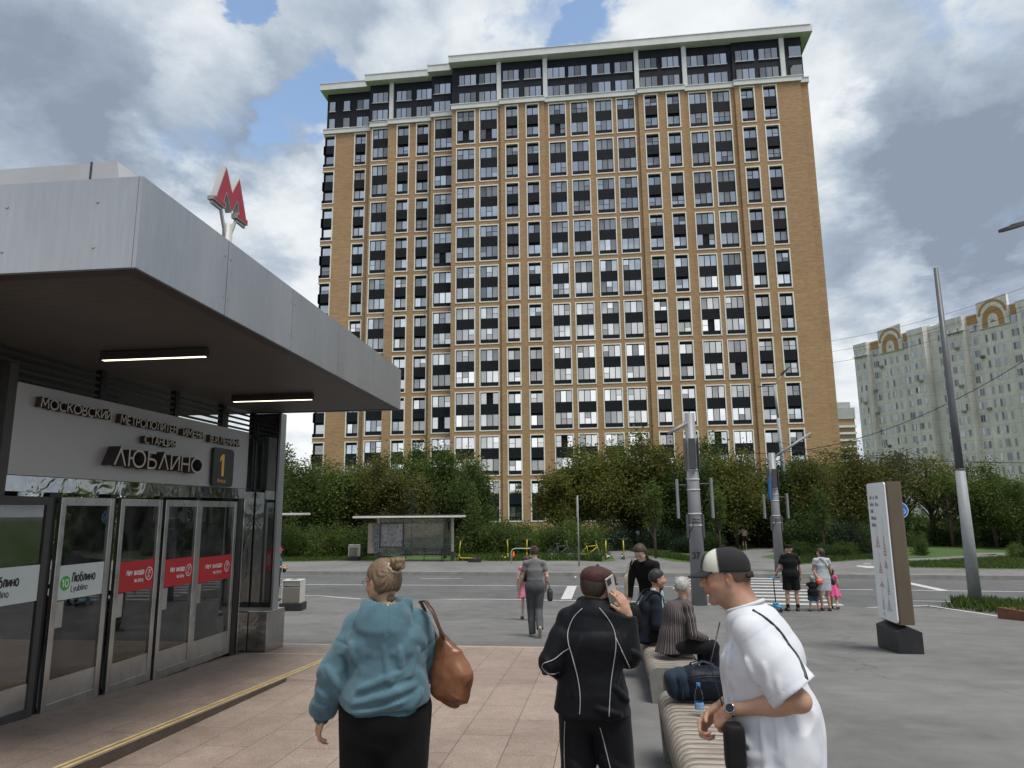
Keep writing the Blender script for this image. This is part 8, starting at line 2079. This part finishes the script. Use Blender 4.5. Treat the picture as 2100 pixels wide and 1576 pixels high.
# ------------------------------------------------------------------ people on and behind the far bench
def seat_pose(k=1.0, lean=.10, hz=.47):
    J = dict(pel=(0, 0, hz+.10), che=(0, lean*.75, hz+.38), nk=(0, lean*1.35, hz+.58), shL=(-.18, lean*1.15, hz+.535), shR=(.18, lean*1.15, hz+.535), elL=(-.22, lean+.02, hz+.27), elR=(.22, lean+.02, hz+.27), wrL=(-.12, .36, hz+.20), wrR=(.12, .36, hz+.20),
             hipL=(-.09, .05, hz+.085), hipR=(.09, .05, hz+.085), knL=(-.12, .47, hz+.06), knR=(.12, .47, hz+.06), anL=(-.13, .48, .085), anR=(.13, .46, .085), ftL=(-.1, 1, 0), ftR=(.1, 1, 0))
    return {a: (tuple(np.array(v)*k) if not a.startswith('ft') else v) for a, v in J.items()}
def seat_place(px, pyseat, Y):
    q = atY(px, pyseat, Y); return (float(q[0]), Y, G(Y)+.0)
def man_striped():
    rz = -1.22; root = person((.77, 9.12, G(9.12)), rz, 'grey haired man in a striped shirt at the near end of the far bench', 'men sitting on the far bench')
    J = seat_pose(1.0, .14, .46); J.update(wrR=(.10, .42, .60), elR=(.24, .16, .70), wrL=(-.06, .42, .62), elL=(-.23, .17, .71))
    H = Head((.0, .185, 1.205), .50, -.22, -.05, .98); lo, hi = bounds(J); S = SDF(lo, hi+V3(0, .1, .1), .0075)
    bodyskin(J, S, H, fat=.95); hand(S, J['wrR'], (.15, .8, -.55), (0, -.5, -.9), (-.9, 0, 0), curl=(14, 20, 14)); hand(S, J['wrL'], (.35, .8, -.45), (0, -.4, -.9), (.9, .2, 0), curl=(18, 24, 16))
    sdf_mesh('body', S, SKIN, root, tint=lambda P: H.tint(P, grey=True)); eyes(H, root)
    S = SDF((-.32, -.22, .02), (.32, .62, .75), .009); trousers(J, S, 1.0, .098, .080, .068, .08); S.disp(folds(81, .008, 3, (1, 1, 1))); sdf_mesh('trousers', S, cloth('black_slacks', (.010, .010, .012)), root); shoes(J, root, [M_shoe])
    t = NT('striped_shirt'); v = t.coord('Object'); sx = t.n('ShaderNodeSeparateXYZ'); t.l(v, sx.inputs[0]); nz = t.noise(v, 5, 4, .6, .5); n2 = t.noise(v, 12, 3, .5, .3)
    # stripes run round the body direction so that they hang vertically
    ang = t.math('ARCTAN2', sx.outputs[0], t.math('ADD', t.math('SUBTRACT', sx.outputs[1], .09), t.math('MULTIPLY', nz, .02)))
    w = t.math('FRACT', t.math('ADD', t.math('MULTIPLY', ang, 3.6), t.math('MULTIPLY', nz, .4)))
    c = t.ramp(w, [(.0, (.020, .018, .024)), (.14, (.022, .020, .026)), (.17, (.22, .17, .15)), (.24, (.20, .15, .13)), (.27, (.05, .035, .045)), (.42, (.028, .024, .030)), (.46, (.13, .095, .09)), (.50, (.035, .03, .035)), (.62, (.03, .026, .032)), (.66, (.26, .22, .19)), (.74, (.20, .155, .14)), (.77, (.035, .028, .045)), (.90, (.022, .020, .035)), (.93, (.12, .095, .10)), (.97, (.02, .018, .024))])
    c.node.color_ramp.interpolation = 'LINEAR'; t.base(c); t.rough(.9); t.bump(n2, .4, .012); M_st = t.m
    S = SDF((-.40, -.30, .38), (.40, .62, 1.16), .0075); shirt(J, S, 1.0, 1.06, -.12, arm=(.066, .056, .042), sleeve=1.92, depth=1.18, neck=.066, flare=.98, sho=.058, belly=.6, hemcut=[((0, 0, .465), (0, 0, -1))])
    S.ell((0, .03, .90), (.16, .10, .16), None, .06); S.disp(folds(84, .011, 2.8, (1, 1, .7), [((.23, .16, .72), .12, 1.3), ((.1, 0, .65), .15, 1.1)])); st_ = sdf_mesh('shirt', S, M_st, root)
    S = SDF(V3(-.12, .06, .98), V3(.12, .32, 1.16), .006); S.cone((-.05, .17, 1.065), (.055, .16, 1.07), .036, .036, .02); S.cone((-.05, .24, 1.04), (.05, .235, 1.04), .028, .028, .02); S.ell((0, .215, 1.13), (.052, .06, .06), None, .01, 's'); sdf_mesh('collar', S, cloth('striped_collar', (.17, .145, .125)), st_)
    S = SDF(*locbox(H, .2), .005); hair_cap(H, S, .014, .056, -.062); S.disp(lambda x, y, z: .004*fnoise(88, 11)(x, y, z)); S.disp(strands(H, .0014, 60)); sdf_mesh('hair', S, hairm('silver_hair', (.10, .10, .10), (.52, .52, .50)), root)
def man_dark_jacket():
    rz = -1.45; root = person((.50, 10.02, G(10.02)), rz, 'dark haired man in a navy jacket sitting second on the far bench', 'men sitting on the far bench')
    J = seat_pose(1.02, .12, .46); J.update(wrR=(.12, .34, .62), elR=(.25, .12, .70))
    H = Head((.0, .205, 1.255), -.06, -.02, 0, .98); lo, hi = bounds(J); S = SDF(lo, hi+V3(0, .1, .1), .009); bodyskin(J, S, H, fat=1.0); hand(S, J['wrR'], (-.2, .8, -.5), (0, -.4, -.9), (-.9, 0, 0)); hand(S, J['wrL'], (.2, .8, -.5), (0, -.4, -.9), (.9, 0, 0))
    sdf_mesh('body', S, SKIN_T, root, tint=lambda P: H.tint(P, stub=.2)); eyes(H, root)
    S = SDF((-.32, -.22, .02), (.32, .62, .75), .011); trousers(J, S, 1.0, .10, .08, .068, .08); sdf_mesh('trousers', S, CL['black_slacks'], root); shoes(J, root, [M_shoe])
    M_nv = cloth('navy_jacket', (.012, .016, .027), wr=.4); S = SDF((-.42, -.30, .36), (.42, .60, 1.22), .009); shirt(J, S, 1.0, 1.10, -.10, arm=(.070, .064, .05), sleeve=1.92, depth=1.18, neck=.068, sho=.062, belly=.3, hemcut=[((0, 0, .47), (0, 0, -1))]); S.disp(folds(91, .010, 2.6, (1, 1, .8))); sdf_mesh('jacket', S, M_nv, root)
    S = SDF(V3(-.1, .05, 1.04), V3(.1, .30, 1.2), .006); S.cone((-.05, .14, 1.115), (.055, .14, 1.115), .030, .030, .02); S.ell((0, .185, 1.18), (.05, .06, .06), None, .01, 's'); sdf_mesh('shirt_collar', S, cloth('pale_collar', (.50, .47, .42)), root)
    S = SDF(*locbox(H, .2), .006); hair_cap(H, S, .014, .060, -.050, vol=(1.02, 1, 1.08)); S.disp(strands(H, .0014, 50)); sdf_mesh('hair', S, hairm('black_hair', (.006, .006, .007), (.035, .032, .032)), root)
    p = empty('backpack', (.50, 10.02, G(10.02)), rz, 'black backpack on the back of the man in the navy jacket', 'backpack')
    S = SDF((-.30, -.42, .42), (.30, .05, 1.05), .009); S.ell((.03, -.115, .74), (.155, .085, .215), np.array(Euler((-.18, 0, 0)).to_matrix()), .01, pw=3.2); S.ell((.03, -.18, .66), (.11, .045, .11), None, .02, pw=3); S.disp(folds(93, .006, 4)); sdf_mesh('backpack_body', S, cloth('black_pack_nylon', (.010, .010, .012), rough=.7), p)
    b = MB()
    for s in (-1, 1): ribbon(b, [(s*.10, -.08, .93), (s*.115, .03, 1.10), (s*.12, .14, 1.115), (s*.125, .24, 1.04), (s*.13, .26, .90)], .05, lambda q: (0, q.y-.1, q.z-.8), .006)
    b.build('strap', CL['black_pack_nylon'], p)
def person_bending():
    rz = 2.72; q = atY(1313, 1200, 11.35); root = person((.66, 11.35, G(11.35)), rz, 'long haired person in glasses and black top bending behind the far bench')
    J = dict(pel=(0, -.10, .98), che=(0, .04, 1.27), nk=(0, .19, 1.46), shL=(-.18, .13, 1.41), shR=(.18, .13, 1.41), elL=(-.24, .20, 1.13), elR=(.24, .14, 1.13), wrL=(-.20, .33, .90), wrR=(.26, .17, .88), hipL=(-.09, -.08, .94), hipR=(.09, -.08, .94), knL=(-.10, .0, .50), knR=(.10, -.02, .50), anL=(-.11, -.03, .085), anR=(.12, -.10, .085), ftL=(-.2, 1, 0), ftR=(.2, 1, 0))
    H = Head((0, .305, 1.585), -.05, -.62, .04, .98, False); lo, hi = bounds(J); S = SDF(lo, hi+V3(0, .15, .1), .0085); bodyskin(J, S, H, fat=.92); hand(S, J['wrR'], (0, .1, -1), (-1, 0, 0), (0, 1, 0)); hand(S, J['wrL'], (0, .2, -1), (1, 0, 0), (0, 1, 0))
    sdf_mesh('body', S, SKIN_P, root, tint=lambda P: H.tint(P)); eyes(H, root)
    S = SDF((-.34, -.38, .02), (.34, .30, 1.12), .010); trousers(J, S, 1.0, .105, .085, .075, .06); S.disp(folds(95, .008, 3)); sdf_mesh('jeans', S, cloth('light_blue_denim', (.28, .38, .46), weave=260), root); shoes(J, root, [M_('white_shoe', (.5, .5, .48), .6)])
    S = SDF((-.42, -.36, .82), (.42, .45, 1.60), .009); shirt(J, S, 1.0, 1.05, -.02, arm=(.060, .058, .048), sleeve=1.85, depth=1.12, neck=.075, sho=.055, hemcut=[((0, 0, .93), (0, .0, -1))]); S.disp(folds(97, .010, 2.6)); sdf_mesh('jumper', S, cloth('black_knit', (.009, .009, .011)), root)
    S = SDF(*locbox(H, .28), .007); hair_cap(H, S, .018, .050, -.06, long=.17); S.disp(strands(H, .002, 40)); sdf_mesh('hair', S, hairm('dark_brown_hair', (.018, .011, .008), (.075, .045, .030)), root)
    b = MB()
    for s in (-1, 1):
        b.tube([H.w((s*.033+.027*cos(t), .107, .003+.020*sin(t))) for t in [2*pi*k/16 for k in range(17)]], .002, 5, caps=False); b.tube([H.w((s*.078, -.005, .012)), H.w((s*.060, .10, .006))], .0018, 5)
    b.tube([H.w((-.006, .110, .006)), H.w((.006, .110, .006))], .0018, 5); b.build('spectacles', M_blk, root)
    p = empty('canvas_tote', root.location, rz, 'cream canvas tote on the shoulder of the bending person', 'tote bag')
    S = SDF((.10, -.15, .80), (.45, .42, 1.35), .009); S.ell((.285, .10, 1.06), (.035, .13, .20), None, .01, pw=3.5); S.disp(folds(99, .008, 4)); sdf_mesh('bag_body', S, cloth('cream_canvas', (.46, .40, .29)), p)
    b = MB()
    for y in (.02, .18): ribbon(b, [(.29, y, 1.22), (.27, y*.5+.08, 1.36), (.21, .12, 1.475), (.15, .16, 1.49), (.17, .24, 1.40)], .022, lambda q: (q.x-.05, 0, q.z-1.2), .002)
    b.build('strap', CL['cream_canvas'], p)
man_striped(); man_dark_jacket(); person_bending()

# travel bag and bottle on the near bench
def travel_bag():
    zs = G(5.285)+.49; p = empty('travel_bag', (.72, 6.28, zs), .12, 'dark navy travel bag lying on the far end of the near bench', 'travel bag'); p.scale = (.90, .93, .78); p.location.x += .045
    M_nb = cloth('navy_bag_nylon', (.008, .011, .020), rough=.5, weave=350, wr=.4, sheen=0); M_bl = cloth('dusty_blue_panel', (.018, .032, .050), rough=.7)
    S = SDF((-.36, -.22, -.01), (.36, .22, .42), .0065); S.loft([(-.20, 0, .165), (-.08, 0, .18), (.08, 0, .18), (.20, 0, .155)], [.125, .150, .150, .120], [.155, .165, .160, .140], (0, 1, 0), .03, pw=2.8)
    S.plane((0, 0, 0), (0, 0, -1)); S.disp(folds(101, .014, 2.6, (1, 1, 1), [((0, -.1, .15), .3, 1.0)]))
    for pts in ([(-.22, -.5, .25), (-.05, -.5, .29), (.16, -.5, .27)], [(-.16, -.5, .20), (0, -.5, .23), (.2, -.5, .2)]): ridge(S, pts, (0, 1, 0), .006, .008)
    body = sdf_mesh('bag_body', S, M_nb, p)
    b = MB(); P = drape(S, [(-.24, -.5, .18), (-.15, -.5, .25), (.0, -.5, .275), (.15, -.5, .26), (.23, -.5, .19)], (0, 1, 0), .002, 40)
    if P: b.tube(P, .0035, 5)
    b.build('zip', M_blk, body)
    S2 = SDF((-.34, -.2, .05), (-.08, .2, .36), .007); S2.loft([(-.245, 0, .165), (-.19, 0, .175)], [.118, .138], [.145, .155], (0, 1, 0), .01, pw=2.8); S2.disp(folds(103, .008, 3)); sdf_mesh('side_pocket', S2, M_bl, body)
    for s in (-1, 1):
        b = MB(); ribbon(b, [(-.10, s*.07, .31), (-.085, s*.055, .365), (0, s*.03, .395), (.085, s*.055, .37), (.10, s*.07, .31)], .032, lambda q: (q.x*.3, s*.3, 1), .004); b.build('handle', M_bl if s < 0 else M_nb, body)
    b = MB(); P = drape(S, [(-.205, -.5, .24), (-.215, -.5, .12), (-.21, -.5, .04)], (0, 1, 0), .004, 20)
    if len(P) > 3: ribbon(b, P, .018, (0, -1, 0), .002)
    b.build('side_strap', M_bl, body)
travel_bag()
def bottle():
    q = atZ(1435, 1467, G(5.285)+.492); o = empty('water_bottle', (float(q[0]), float(q[1]), G(5.285)+.493), .3, 'clear water bottle with blue cap and label on the near bench', 'bottle')
    t = NT('clear_plastic'); gl = t.n('ShaderNodeBsdfGlass'); gl.inputs['IOR'].default_value = 1.15; gl.inputs['Roughness'].default_value = .02; gl.inputs['Color'].default_value = (.9, .96, .98, 1)
    tr = t.n('ShaderNodeBsdfTransparent'); mx = t.n('ShaderNodeMixShader'); mx.inputs[0].default_value = .45; t.l(tr.outputs[0], mx.inputs[1]); t.l(gl.outputs[0], mx.inputs[2]); t.l(mx.outputs[0], t.o.inputs[0])
    b = MB(); b.lathe([(.022, .001), (.031, .006), (.033, .02), (.033, .075), (.031, .085), (.0325, .095), (.032, .13), (.026, .165), (.016, .195), (.0125, .205), (.0125, .215)], n=28); b.build('bottle_body', t.m, o)
    b = MB(); b.lathe([(.0150, .207), (.0155, .209), (.0155, .226), (.0140, .229)], n=24, smooth=False); b.build('cap', M_('blue_cap', (.04, .22, .50), .4), o)
    b = MB(); n = 28; r = .0337
    for k in range(n):
        a0, a1 = 2*pi*k/n, 2*pi*(k+1)/n; b.quad((r*cos(a0), r*sin(a0), .045), (r*cos(a1), r*sin(a1), .045), (r*cos(a1), r*sin(a1), .095), (r*cos(a0), r*sin(a0), .095), True)
    b.build('label', M_('blue_label', (.06, .26, .52), .5, 0, .25, 60), o)
    b = MB(); rs = random.Random(2)
    for row in (0, 1):
        for k in range(5):
            a = -pi/2-.3-.75+k*.37; z = .052+row*.022; rr_ = r+.0006; P = []
            for j in range(9): tt = 2*pi*j/8; aa = a+.12*cos(tt); P.append((rr_*cos(aa), rr_*sin(aa), z+.008+.0075*sin(tt)))
            b.tube(P, .0011, 4, caps=False)
    b.build('label_print', M_wtx2, o)
M_wtx2 = M_('white_label_print', (.7, .72, .74), .5)
bottle()
# ------------------------------------------------------------------ passers-by
def simple_person(px, Y, ztop, rz, label, J, Hd, outfit, group=None, h=.012, zb=None, hair=None, skin=None, fat=1.0, hk=.98):
    """outfit: list of (part name, material, builder(J, S), box lo, box hi)"""
    q = atY(px, 1150, Y); k = ztop/1.75; root = person((float(q[0]), Y, G(Y) if zb is None else zb), rz, label, group); root.scale = (k, k, k)
    H = Head(Hd[0], Hd[1], Hd[2], 0, hk, Hd[3]); lo, hi = bounds(J, .2); S = SDF(lo, hi+V3(0, .05, .12), h*.85); bodyskin(J, S, H, fat=fat, fine=h < .013)
    for s in 'LR':
        hd = J.get('hd'+s, None)
        if hd is None: el, wr = V3(*J['el'+s]), V3(*J['wr'+s]); hd = _n(wr-el)
        hand(S, J['wr'+s], hd, (1 if s == 'L' else -1, 0, 0), (0, 1, .1), curl=(25, 30, 20))
    sdf_mesh('body', S, skin or SKIN, root, tint=lambda P: H.tint(P, buzz=None))
    for nm, mt, fn, lo, hi in outfit: S = SDF(lo, hi, h); fn(J, S); sdf_mesh(nm, S, mt, root)
    if hair: S = SDF(*locbox(H, .3), h*.7); hair_cap(H, S, *hair[1]); 
    if hair and len(hair) > 2: hair[2](S, H)
    if hair: sdf_mesh('hair', S, hair[0], root)
    return root, H
# woman walking away in grey
J = std_pose(1.75); J.update(pel=(0, 0, .98), hipL=(-.09, 0, .94), hipR=(.09, 0, .94), knL=(-.08, .08, .52), anL=(-.06, .02, .085), knR=(.07, .02, .50), anR=(.08, -.30, .22), ftR=(0, .5, -.85), fuR=(0, .85, .5), elL=(-.25, .03, 1.14), wrL=(-.30, .15, .90), elR=(.24, -.03, 1.15), wrR=(.23, .06, .95))
M_gt = cloth('grey_jersey', (.17, .17, .17)); M_gj = cloth('grey_denim', (.075, .082, .085), weave=300)
r, H = simple_person(1096, 14.3, 1.72, .12, 'woman in a grey top and grey jeans walking away, black handbag on her arm', J, ((0, .02, 1.62), .1, -.05, False),
    [('jeans', M_gj, lambda J, S: (trousers(J, S, 1.0, .112, .078, .066, .10, seat=1.18), S.ell((0, -.07, .95), (.17, .09, .12), None, .05), S.disp(folds(111, .008, 3))), (-.32, -.55, .04), (.32, .35, 1.2)),
     ('top', M_gt, lambda J, S: (shirt(J, S, .93, 1.0, .10, arm=(.062, .060), sleeve=.62, depth=1.1, neck=.07, sho=.055), S.disp(folds(112, .007, 3))), (-.38, -.3, .95), (.38, .3, 1.6))], h=.011, hair=(hairm('dark_brown_hair', (.018, .011, .008), (.075, .045, .030)) if 'dark_brown_hair' in HAIRM else None, (.014, .056, -.06), lambda S, H: S.ell(H.w((0, -.09, .09)), (.035, .035, .035), None, .01)), skin=SKIN_P, fat=.95)
shoes(J, r, [M_('beige_shoe', (.36, .31, .27), .6)], .9)
p = empty('black_handbag', r.location, .12, 'black handbag hanging from the arm of the woman in grey', 'handbag'); k = r.scale[0]; p.scale = (k, k, k)
S = SDF((.10, -.2, .60), (.52, .25, 1.05), .009); S.ell((.30, .03, .79), (.055, .13, .12), None, .01, pw=4); sdf_mesh('bag_body', S, M_shoe, p); b = MB(); b.tube([(.30, -.07, .88), (.28, -.03, 1.02), (.26, .03, 1.05), (.28, .08, 1.02), (.30, .12, .88)], .008, 6); b.build('strap', M_shoe, p)
# girl in pink half hidden in front of her
def skirt(z0, z1, r0, r1, seed=5, cy=0.0, wav=.012):
    def f(J, S): S.loft([(0, cy, z1), (0, cy, z0)], [r1, r0], [r1*.8, r0*.85], (1, 0, 0), .01, cut=[((0, cy, z0), (0, 0, -1)), ((0, 0, z1), (0, 0, 1))]); S.disp(lambda x, y, z: wav*np.sin(np.arctan2(y-cy, x)*9+seed)*np.clip((z1-z)/(z1-z0), 0, 1))
    return f
J = std_pose(1.75); J.update(knL=(-.09, .10, .52), anL=(-.10, .12, .10), knR=(.09, -.02, .5), anR=(.10, -.25, .16))
M_pk = cloth('pink_cotton', (.62, .20, .30)); M_dr = cloth('dark_red_strap', (.16, .015, .025))
r, H = simple_person(1079, 18.2, 1.56, .25, 'girl in a pale pink skirt walking ahead, half hidden by the woman in grey', J, ((0, .02, 1.62), .1, 0, False),
    [('skirt', M_pk, skirt(.62, 1.06, .26, .15), (-.35, -.3, .55), (.35, .3, 1.12)), ('top', M_pk, lambda J, S: shirt(J, S, .9, .95, .05, arm=(.05, .05), sleeve=.2, neck=.06, sho=.05), (-.35, -.3, .95), (.35, .3, 1.6))], h=.014, hair=(HAIRM['dark_brown_hair'], (.014, .056, -.06)), skin=SKIN_P, fat=.85)
shoes(J, r, [M_shoe], .85)
p = empty('small_backpack', r.location, .25, 'black and dark red bag on the back of the girl in pink', 'backpack'); p.scale = r.scale
S = SDF((-.3, -.4, 1.0), (.2, .1, 1.5), .011); S.ell((-.06, -.17, 1.22), (.13, .07, .17), None, .01, pw=3); sdf_mesh('bag_body', S, CL['black_pack_nylon'], p); b = MB(); b.tube([(-.12, -.10, 1.36), (-.13, .0, 1.46), (-.13, .1, 1.40)], .02, 6); b.build('strap', M_dr, p)
# man in red cap by the station corner
J = std_pose(1.75); J.update(elL=(-.235, -.02, 1.14), elR=(.235, -.02, 1.14), wrL=(-.10, .24, 1.07), wrR=(.10, .24, 1.05))
M_tl = cloth('teal_cotton', (.035, .13, .15)); M_nt = cloth('dark_navy_trousers', (.012, .015, .022))
r, H = simple_person(569, 23.0, 1.74, -1.35, 'man in a red cap and teal t-shirt standing beyond the station corner', J, ((0, .03, 1.62), 0, -.05, True),
    [('trousers', M_nt, lambda J, S: (trousers(J, S, 1.0, .10, .08, .068, .08), S.disp(folds(121, .008, 3))), (-.32, -.3, .04), (.32, .3, 1.15)), ('t_shirt', M_tl, lambda J, S: (shirt(J, S, 1.0, 1.08, -.04, arm=(.068, .066), sleeve=.75, depth=1.2, belly=.7, neck=.07), S.disp(folds(122, .008, 3))), (-.4, -.32, .85), (.4, .35, 1.6))], h=.013, skin=SKIN)
shoes(J, r, [M_shoe]); cap_on(H, r, cloth('red_cap_cloth', (.50, .02, .05)), M_('red_brim', (.50, .03, .06), .7), None, .010)
p = empty('waist_bag', r.location, -1.35, 'small dark bag held at the waist of the man in the red cap', 'bag'); S = SDF((-.2, .1, .8), (.2, .4, 1.1), .011); S.ell((0, .24, .97), (.10, .05, .08), None, .01, pw=3); sdf_mesh('bag_body', S, M_nt, p)
# the family at the crossing
J = std_pose(1.78); J.update(anL=(-.13, 0, .085), anR=(.13, .0, .085), knL=(-.12, .0, .5), knR=(.12, .0, .5), elL=(-.28, .0, 1.15), wrL=(-.37, .10, .93), elR=(.26, .02, 1.15), wrR=(.27, .05, .90))
M_kt = cloth('black_cotton', (.010, .010, .011))
r, H = simple_person(1619, 21.4, 1.80, .0, 'father in a black t-shirt, shorts and cap, seen from behind at the crossing', J, ((0, .02, 1.63), .75, -.05, True),
    [('shorts', M_kt, lambda J, S: (trousers(J, S, 1.08, .115, .095, .07, .08, short=.88), S.disp(folds(131, .010, 3))), (-.34, -.3, .40), (.34, .3, 1.15)), ('t_shirt', M_kt, lambda J, S: (shirt(J, S, 1.06, 1.06, -.06, arm=(.066, .062), sleeve=.70, depth=1.16, neck=.072, sho=.058, flare=1.18), S.disp(folds(132, .008, 3))), (-.42, -.32, .85), (.42, .32, 1.62))], h=.012, skin=SKIN, fat=1.08)
shoes(J, r, [M_shoe, M_sole], 1.15); cap_on(H, r, M_kt, M_kt, None, .010)
b = MB()
for s in (-1, 1): b.tube([(s*.13, .0, .10), (s*.13, 0, .19)], .047, 10)
b.build('socks', M_kt, r)
b = MB(); c = V3(-.362, .09, .945); b.tube([c+V3(0, 0, -.015), c+V3(0, 0, .015)], .031, 12); b.build('wristwatch', M_kt, r)
o = empty('kick_scooter', (r.location.x-.43, 21.52, 0), .1, 'blue child kick scooter held by the handlebar by the father in black', 'scooter')
b = MB(); b.tube([(0, 0, .18), (-.02, 0, .9)], .016, 8); b.build('stem', M_blk, o); b = MB(); b.tube([(-.20, .0, .90), (.16, 0, .90)], .016, 8); b.build('handlebar', M_('scooter_blue', (.05, .30, .50), .4), o)
b = MB(); b.prism([(-.14, .04), (-.16, -.02), (-.09, -.06), (-.06, -.42), (.06, -.42), (.09, -.06), (.16, -.02), (.14, .04), (.05, .10), (-.05, .10)], .10, .15); b.cbox(-.07, .07, -.05, .06, .151, .22, .02); b.build('deck', M_('scooter_blue', (.05, .30, .50), .4), o)
for x, y in ((-.15, .02), (.15, .02), (0, -.42)): b = MB(); b.tube([(x-.015, y, .06), (x+.015, y, .06)], .06, 14, smooth=False); b.build('wheel', M_tyre, o)
# child
def kid(J0, k): return J0
J = std_pose(1.75); J.update(hd=(0, 0, 1.6), elL=(-.33, .02, 1.30), wrL=(-.58, .05, 1.34), anL=(-.20, .02, .085), knL=(-.16, .02, .48), anR=(.26, .06, .085), knR=(.18, .05, .48), elR=(.24, .02, 1.15), wrR=(.25, .05, .95), hdL=(-1, .1, .1))
r, H = simple_person(1662, 21.35, .93, 0, 'small child in a black t-shirt and blue shorts holding the hand of the father', J, ((0, .02, 1.64), .2, 0, True),
    [('shorts', cloth('blue_denim_shorts', (.045, .085, .125)), lambda J, S: trousers(J, S, 1.2, .13, .11, .07, .08, short=.85), (-.42, -.34, .40), (.42, .34, 1.15)), ('t_shirt', M_kt, lambda J, S: shirt(J, S, 1.05, 1.12, -.16, arm=(.08, .08), sleeve=.65, depth=1.3, neck=.07, flare=1.38), (-.46, -.34, .82), (.46, .34, 1.62))], h=.018, hair=(hairm('ash_hair', (.13, .12, .11), (.36, .34, .31)), (.02, .056, -.07)), skin=SKIN, fat=1.15, hk=1.35)
shoes(J, r, [M_shoe], 1.4, .014)
# mother
J = std_pose(1.75); J.update(anL=(-.06, .02, .085), anR=(.13, -.04, .085), elL=(-.24, .05, 1.14), wrL=(-.17, -.10, .93), elR=(.24, .0, 1.15), wrR=(.26, .08, .95))
t = NT('patterned_dress'); v = t.coord('Object'); nz = t.noise(v, 16, 3, .6, 2.0); t.base(t.ramp(nz, [(.40, (.46, .48, .50)), (.50, (.52, .54, .56)), (.56, (.16, .22, .26)), (.64, (.48, .50, .52))])); t.rough(.85)
r, H = simple_person(1684, 21.5, 1.70, .10, 'mother with long brown hair in a pale patterned dress carrying an orange toy bucket', J, ((0, .02, 1.62), .9, -.05, False),
    [('dress', t.m, lambda J, S: (shirt(J, S, .98, 1.0, .0, arm=(.070, .075), sleeve=.45, depth=1.1, neck=.07, sho=.055), S.loft([(0, 0, 1.08), (0, 0, .90), (0, .0, .52)], [.165, .215, .215], [.13, .16, .15], (1, 0, 0), .05, cut=[((0, 0, .56), (0, 0, -1))]), S.disp(folds(141, .012, 2.4, (1, 1, .4)))), (-.40, -.32, .50), (.40, .32, 1.6))], h=.012, hair=(HAIRM['dark_brown_hair'], (.018, .056, -.06, .36)), skin=SKIN, fat=.95)
shoes(J, r, [M_shoe], .9)
p = empty('toy_bucket', r.location, .1, 'round orange toy bucket in the left hand of the mother', 'bucket'); S = SDF((-.32, -.32, .62), (.0, .05, 1.0), .010); S.ell((-.15, -.14, .80), (.085, .085, .085), None, .01, pw=2.6); sdf_mesh('bucket_body', S, M_('coral_plastic', (.72, .13, .09), .45), p)
p = empty('shoulder_bag', r.location, .1, 'small dark bag on a thin strap at the right side of the mother', 'handbag'); b = MB(); ribbon(b, [(-.08, -.1, 1.44), (.05, -.155, 1.30), (.17, -.14, 1.05), (.25, -.05, .85)], .02, (0, -1, 0), .003); b.build('strap', M_blk, p); S = SDF((.15, -.2, .6), (.4, .2, .95), .012); S.ell((.28, .0, .78), (.05, .10, .09), None, .01, pw=3); sdf_mesh('bag_body', S, M_shoe, p)
# girl in the pink dress
J = std_pose(1.75); J.update(anL=(-.14, .2, .09), knL=(-.12, .12, .5), anR=(.2, -.30, .14), knR=(.12, -.02, .5))
r, H = simple_person(1703, 21.9, 1.10, -.5, 'little girl in a bright pink dress walking at the right side of the mother', J, ((0, .02, 1.62), 0, 0, False),
    [('dress', cloth('bright_pink_cotton', (.68, .11, .28)), lambda J, S: (shirt(J, S, .95, .95, .0, arm=(.07, .07), sleeve=.3, neck=.065), skirt(.56, 1.12, .34, .16, 3, 0, .022)(J, S)), (-.45, -.42, .5), (.45, .42, 1.6))], h=.016, hair=(HAIRM['dark_brown_hair'], (.018, .056, -.06, .12)), skin=SKIN, fat=1.0, hk=1.2)
shoes(J, r, [M_shoe], 1.2, .014)
# far walker in the park
J = std_pose(1.75); J.update(elL=(-.30, .10, 1.2), wrL=(-.45, .28, 1.12))
r, H = simple_person(1529, 50.5, 1.55, .3, 'distant walker in a pale top and black shorts on the park path', J, ((0, .02, 1.62), .3, 0, False),
    [('shorts', M_kt, lambda J, S: trousers(J, S, 1.0, .12, .10, .07, .08, short=.75), (-.34, -.3, .40), (.34, .3, 1.15)), ('top', cloth('dusty_pink_top', (.34, .24, .20)), lambda J, S: shirt(J, S, 1.0, 1.0, .02, arm=(.06, .06), sleeve=.5, neck=.07), (-.42, -.32, .85), (.42, .32, 1.62))], h=.02, zb=.15, hair=(HAIRM['dark_brown_hair'], (.016, .056, -.06, .1)), skin=SKIN, fat=.95)
shoes(J, r, [M_('beige_shoe', (.36, .31, .27), .6)], .9, .016)
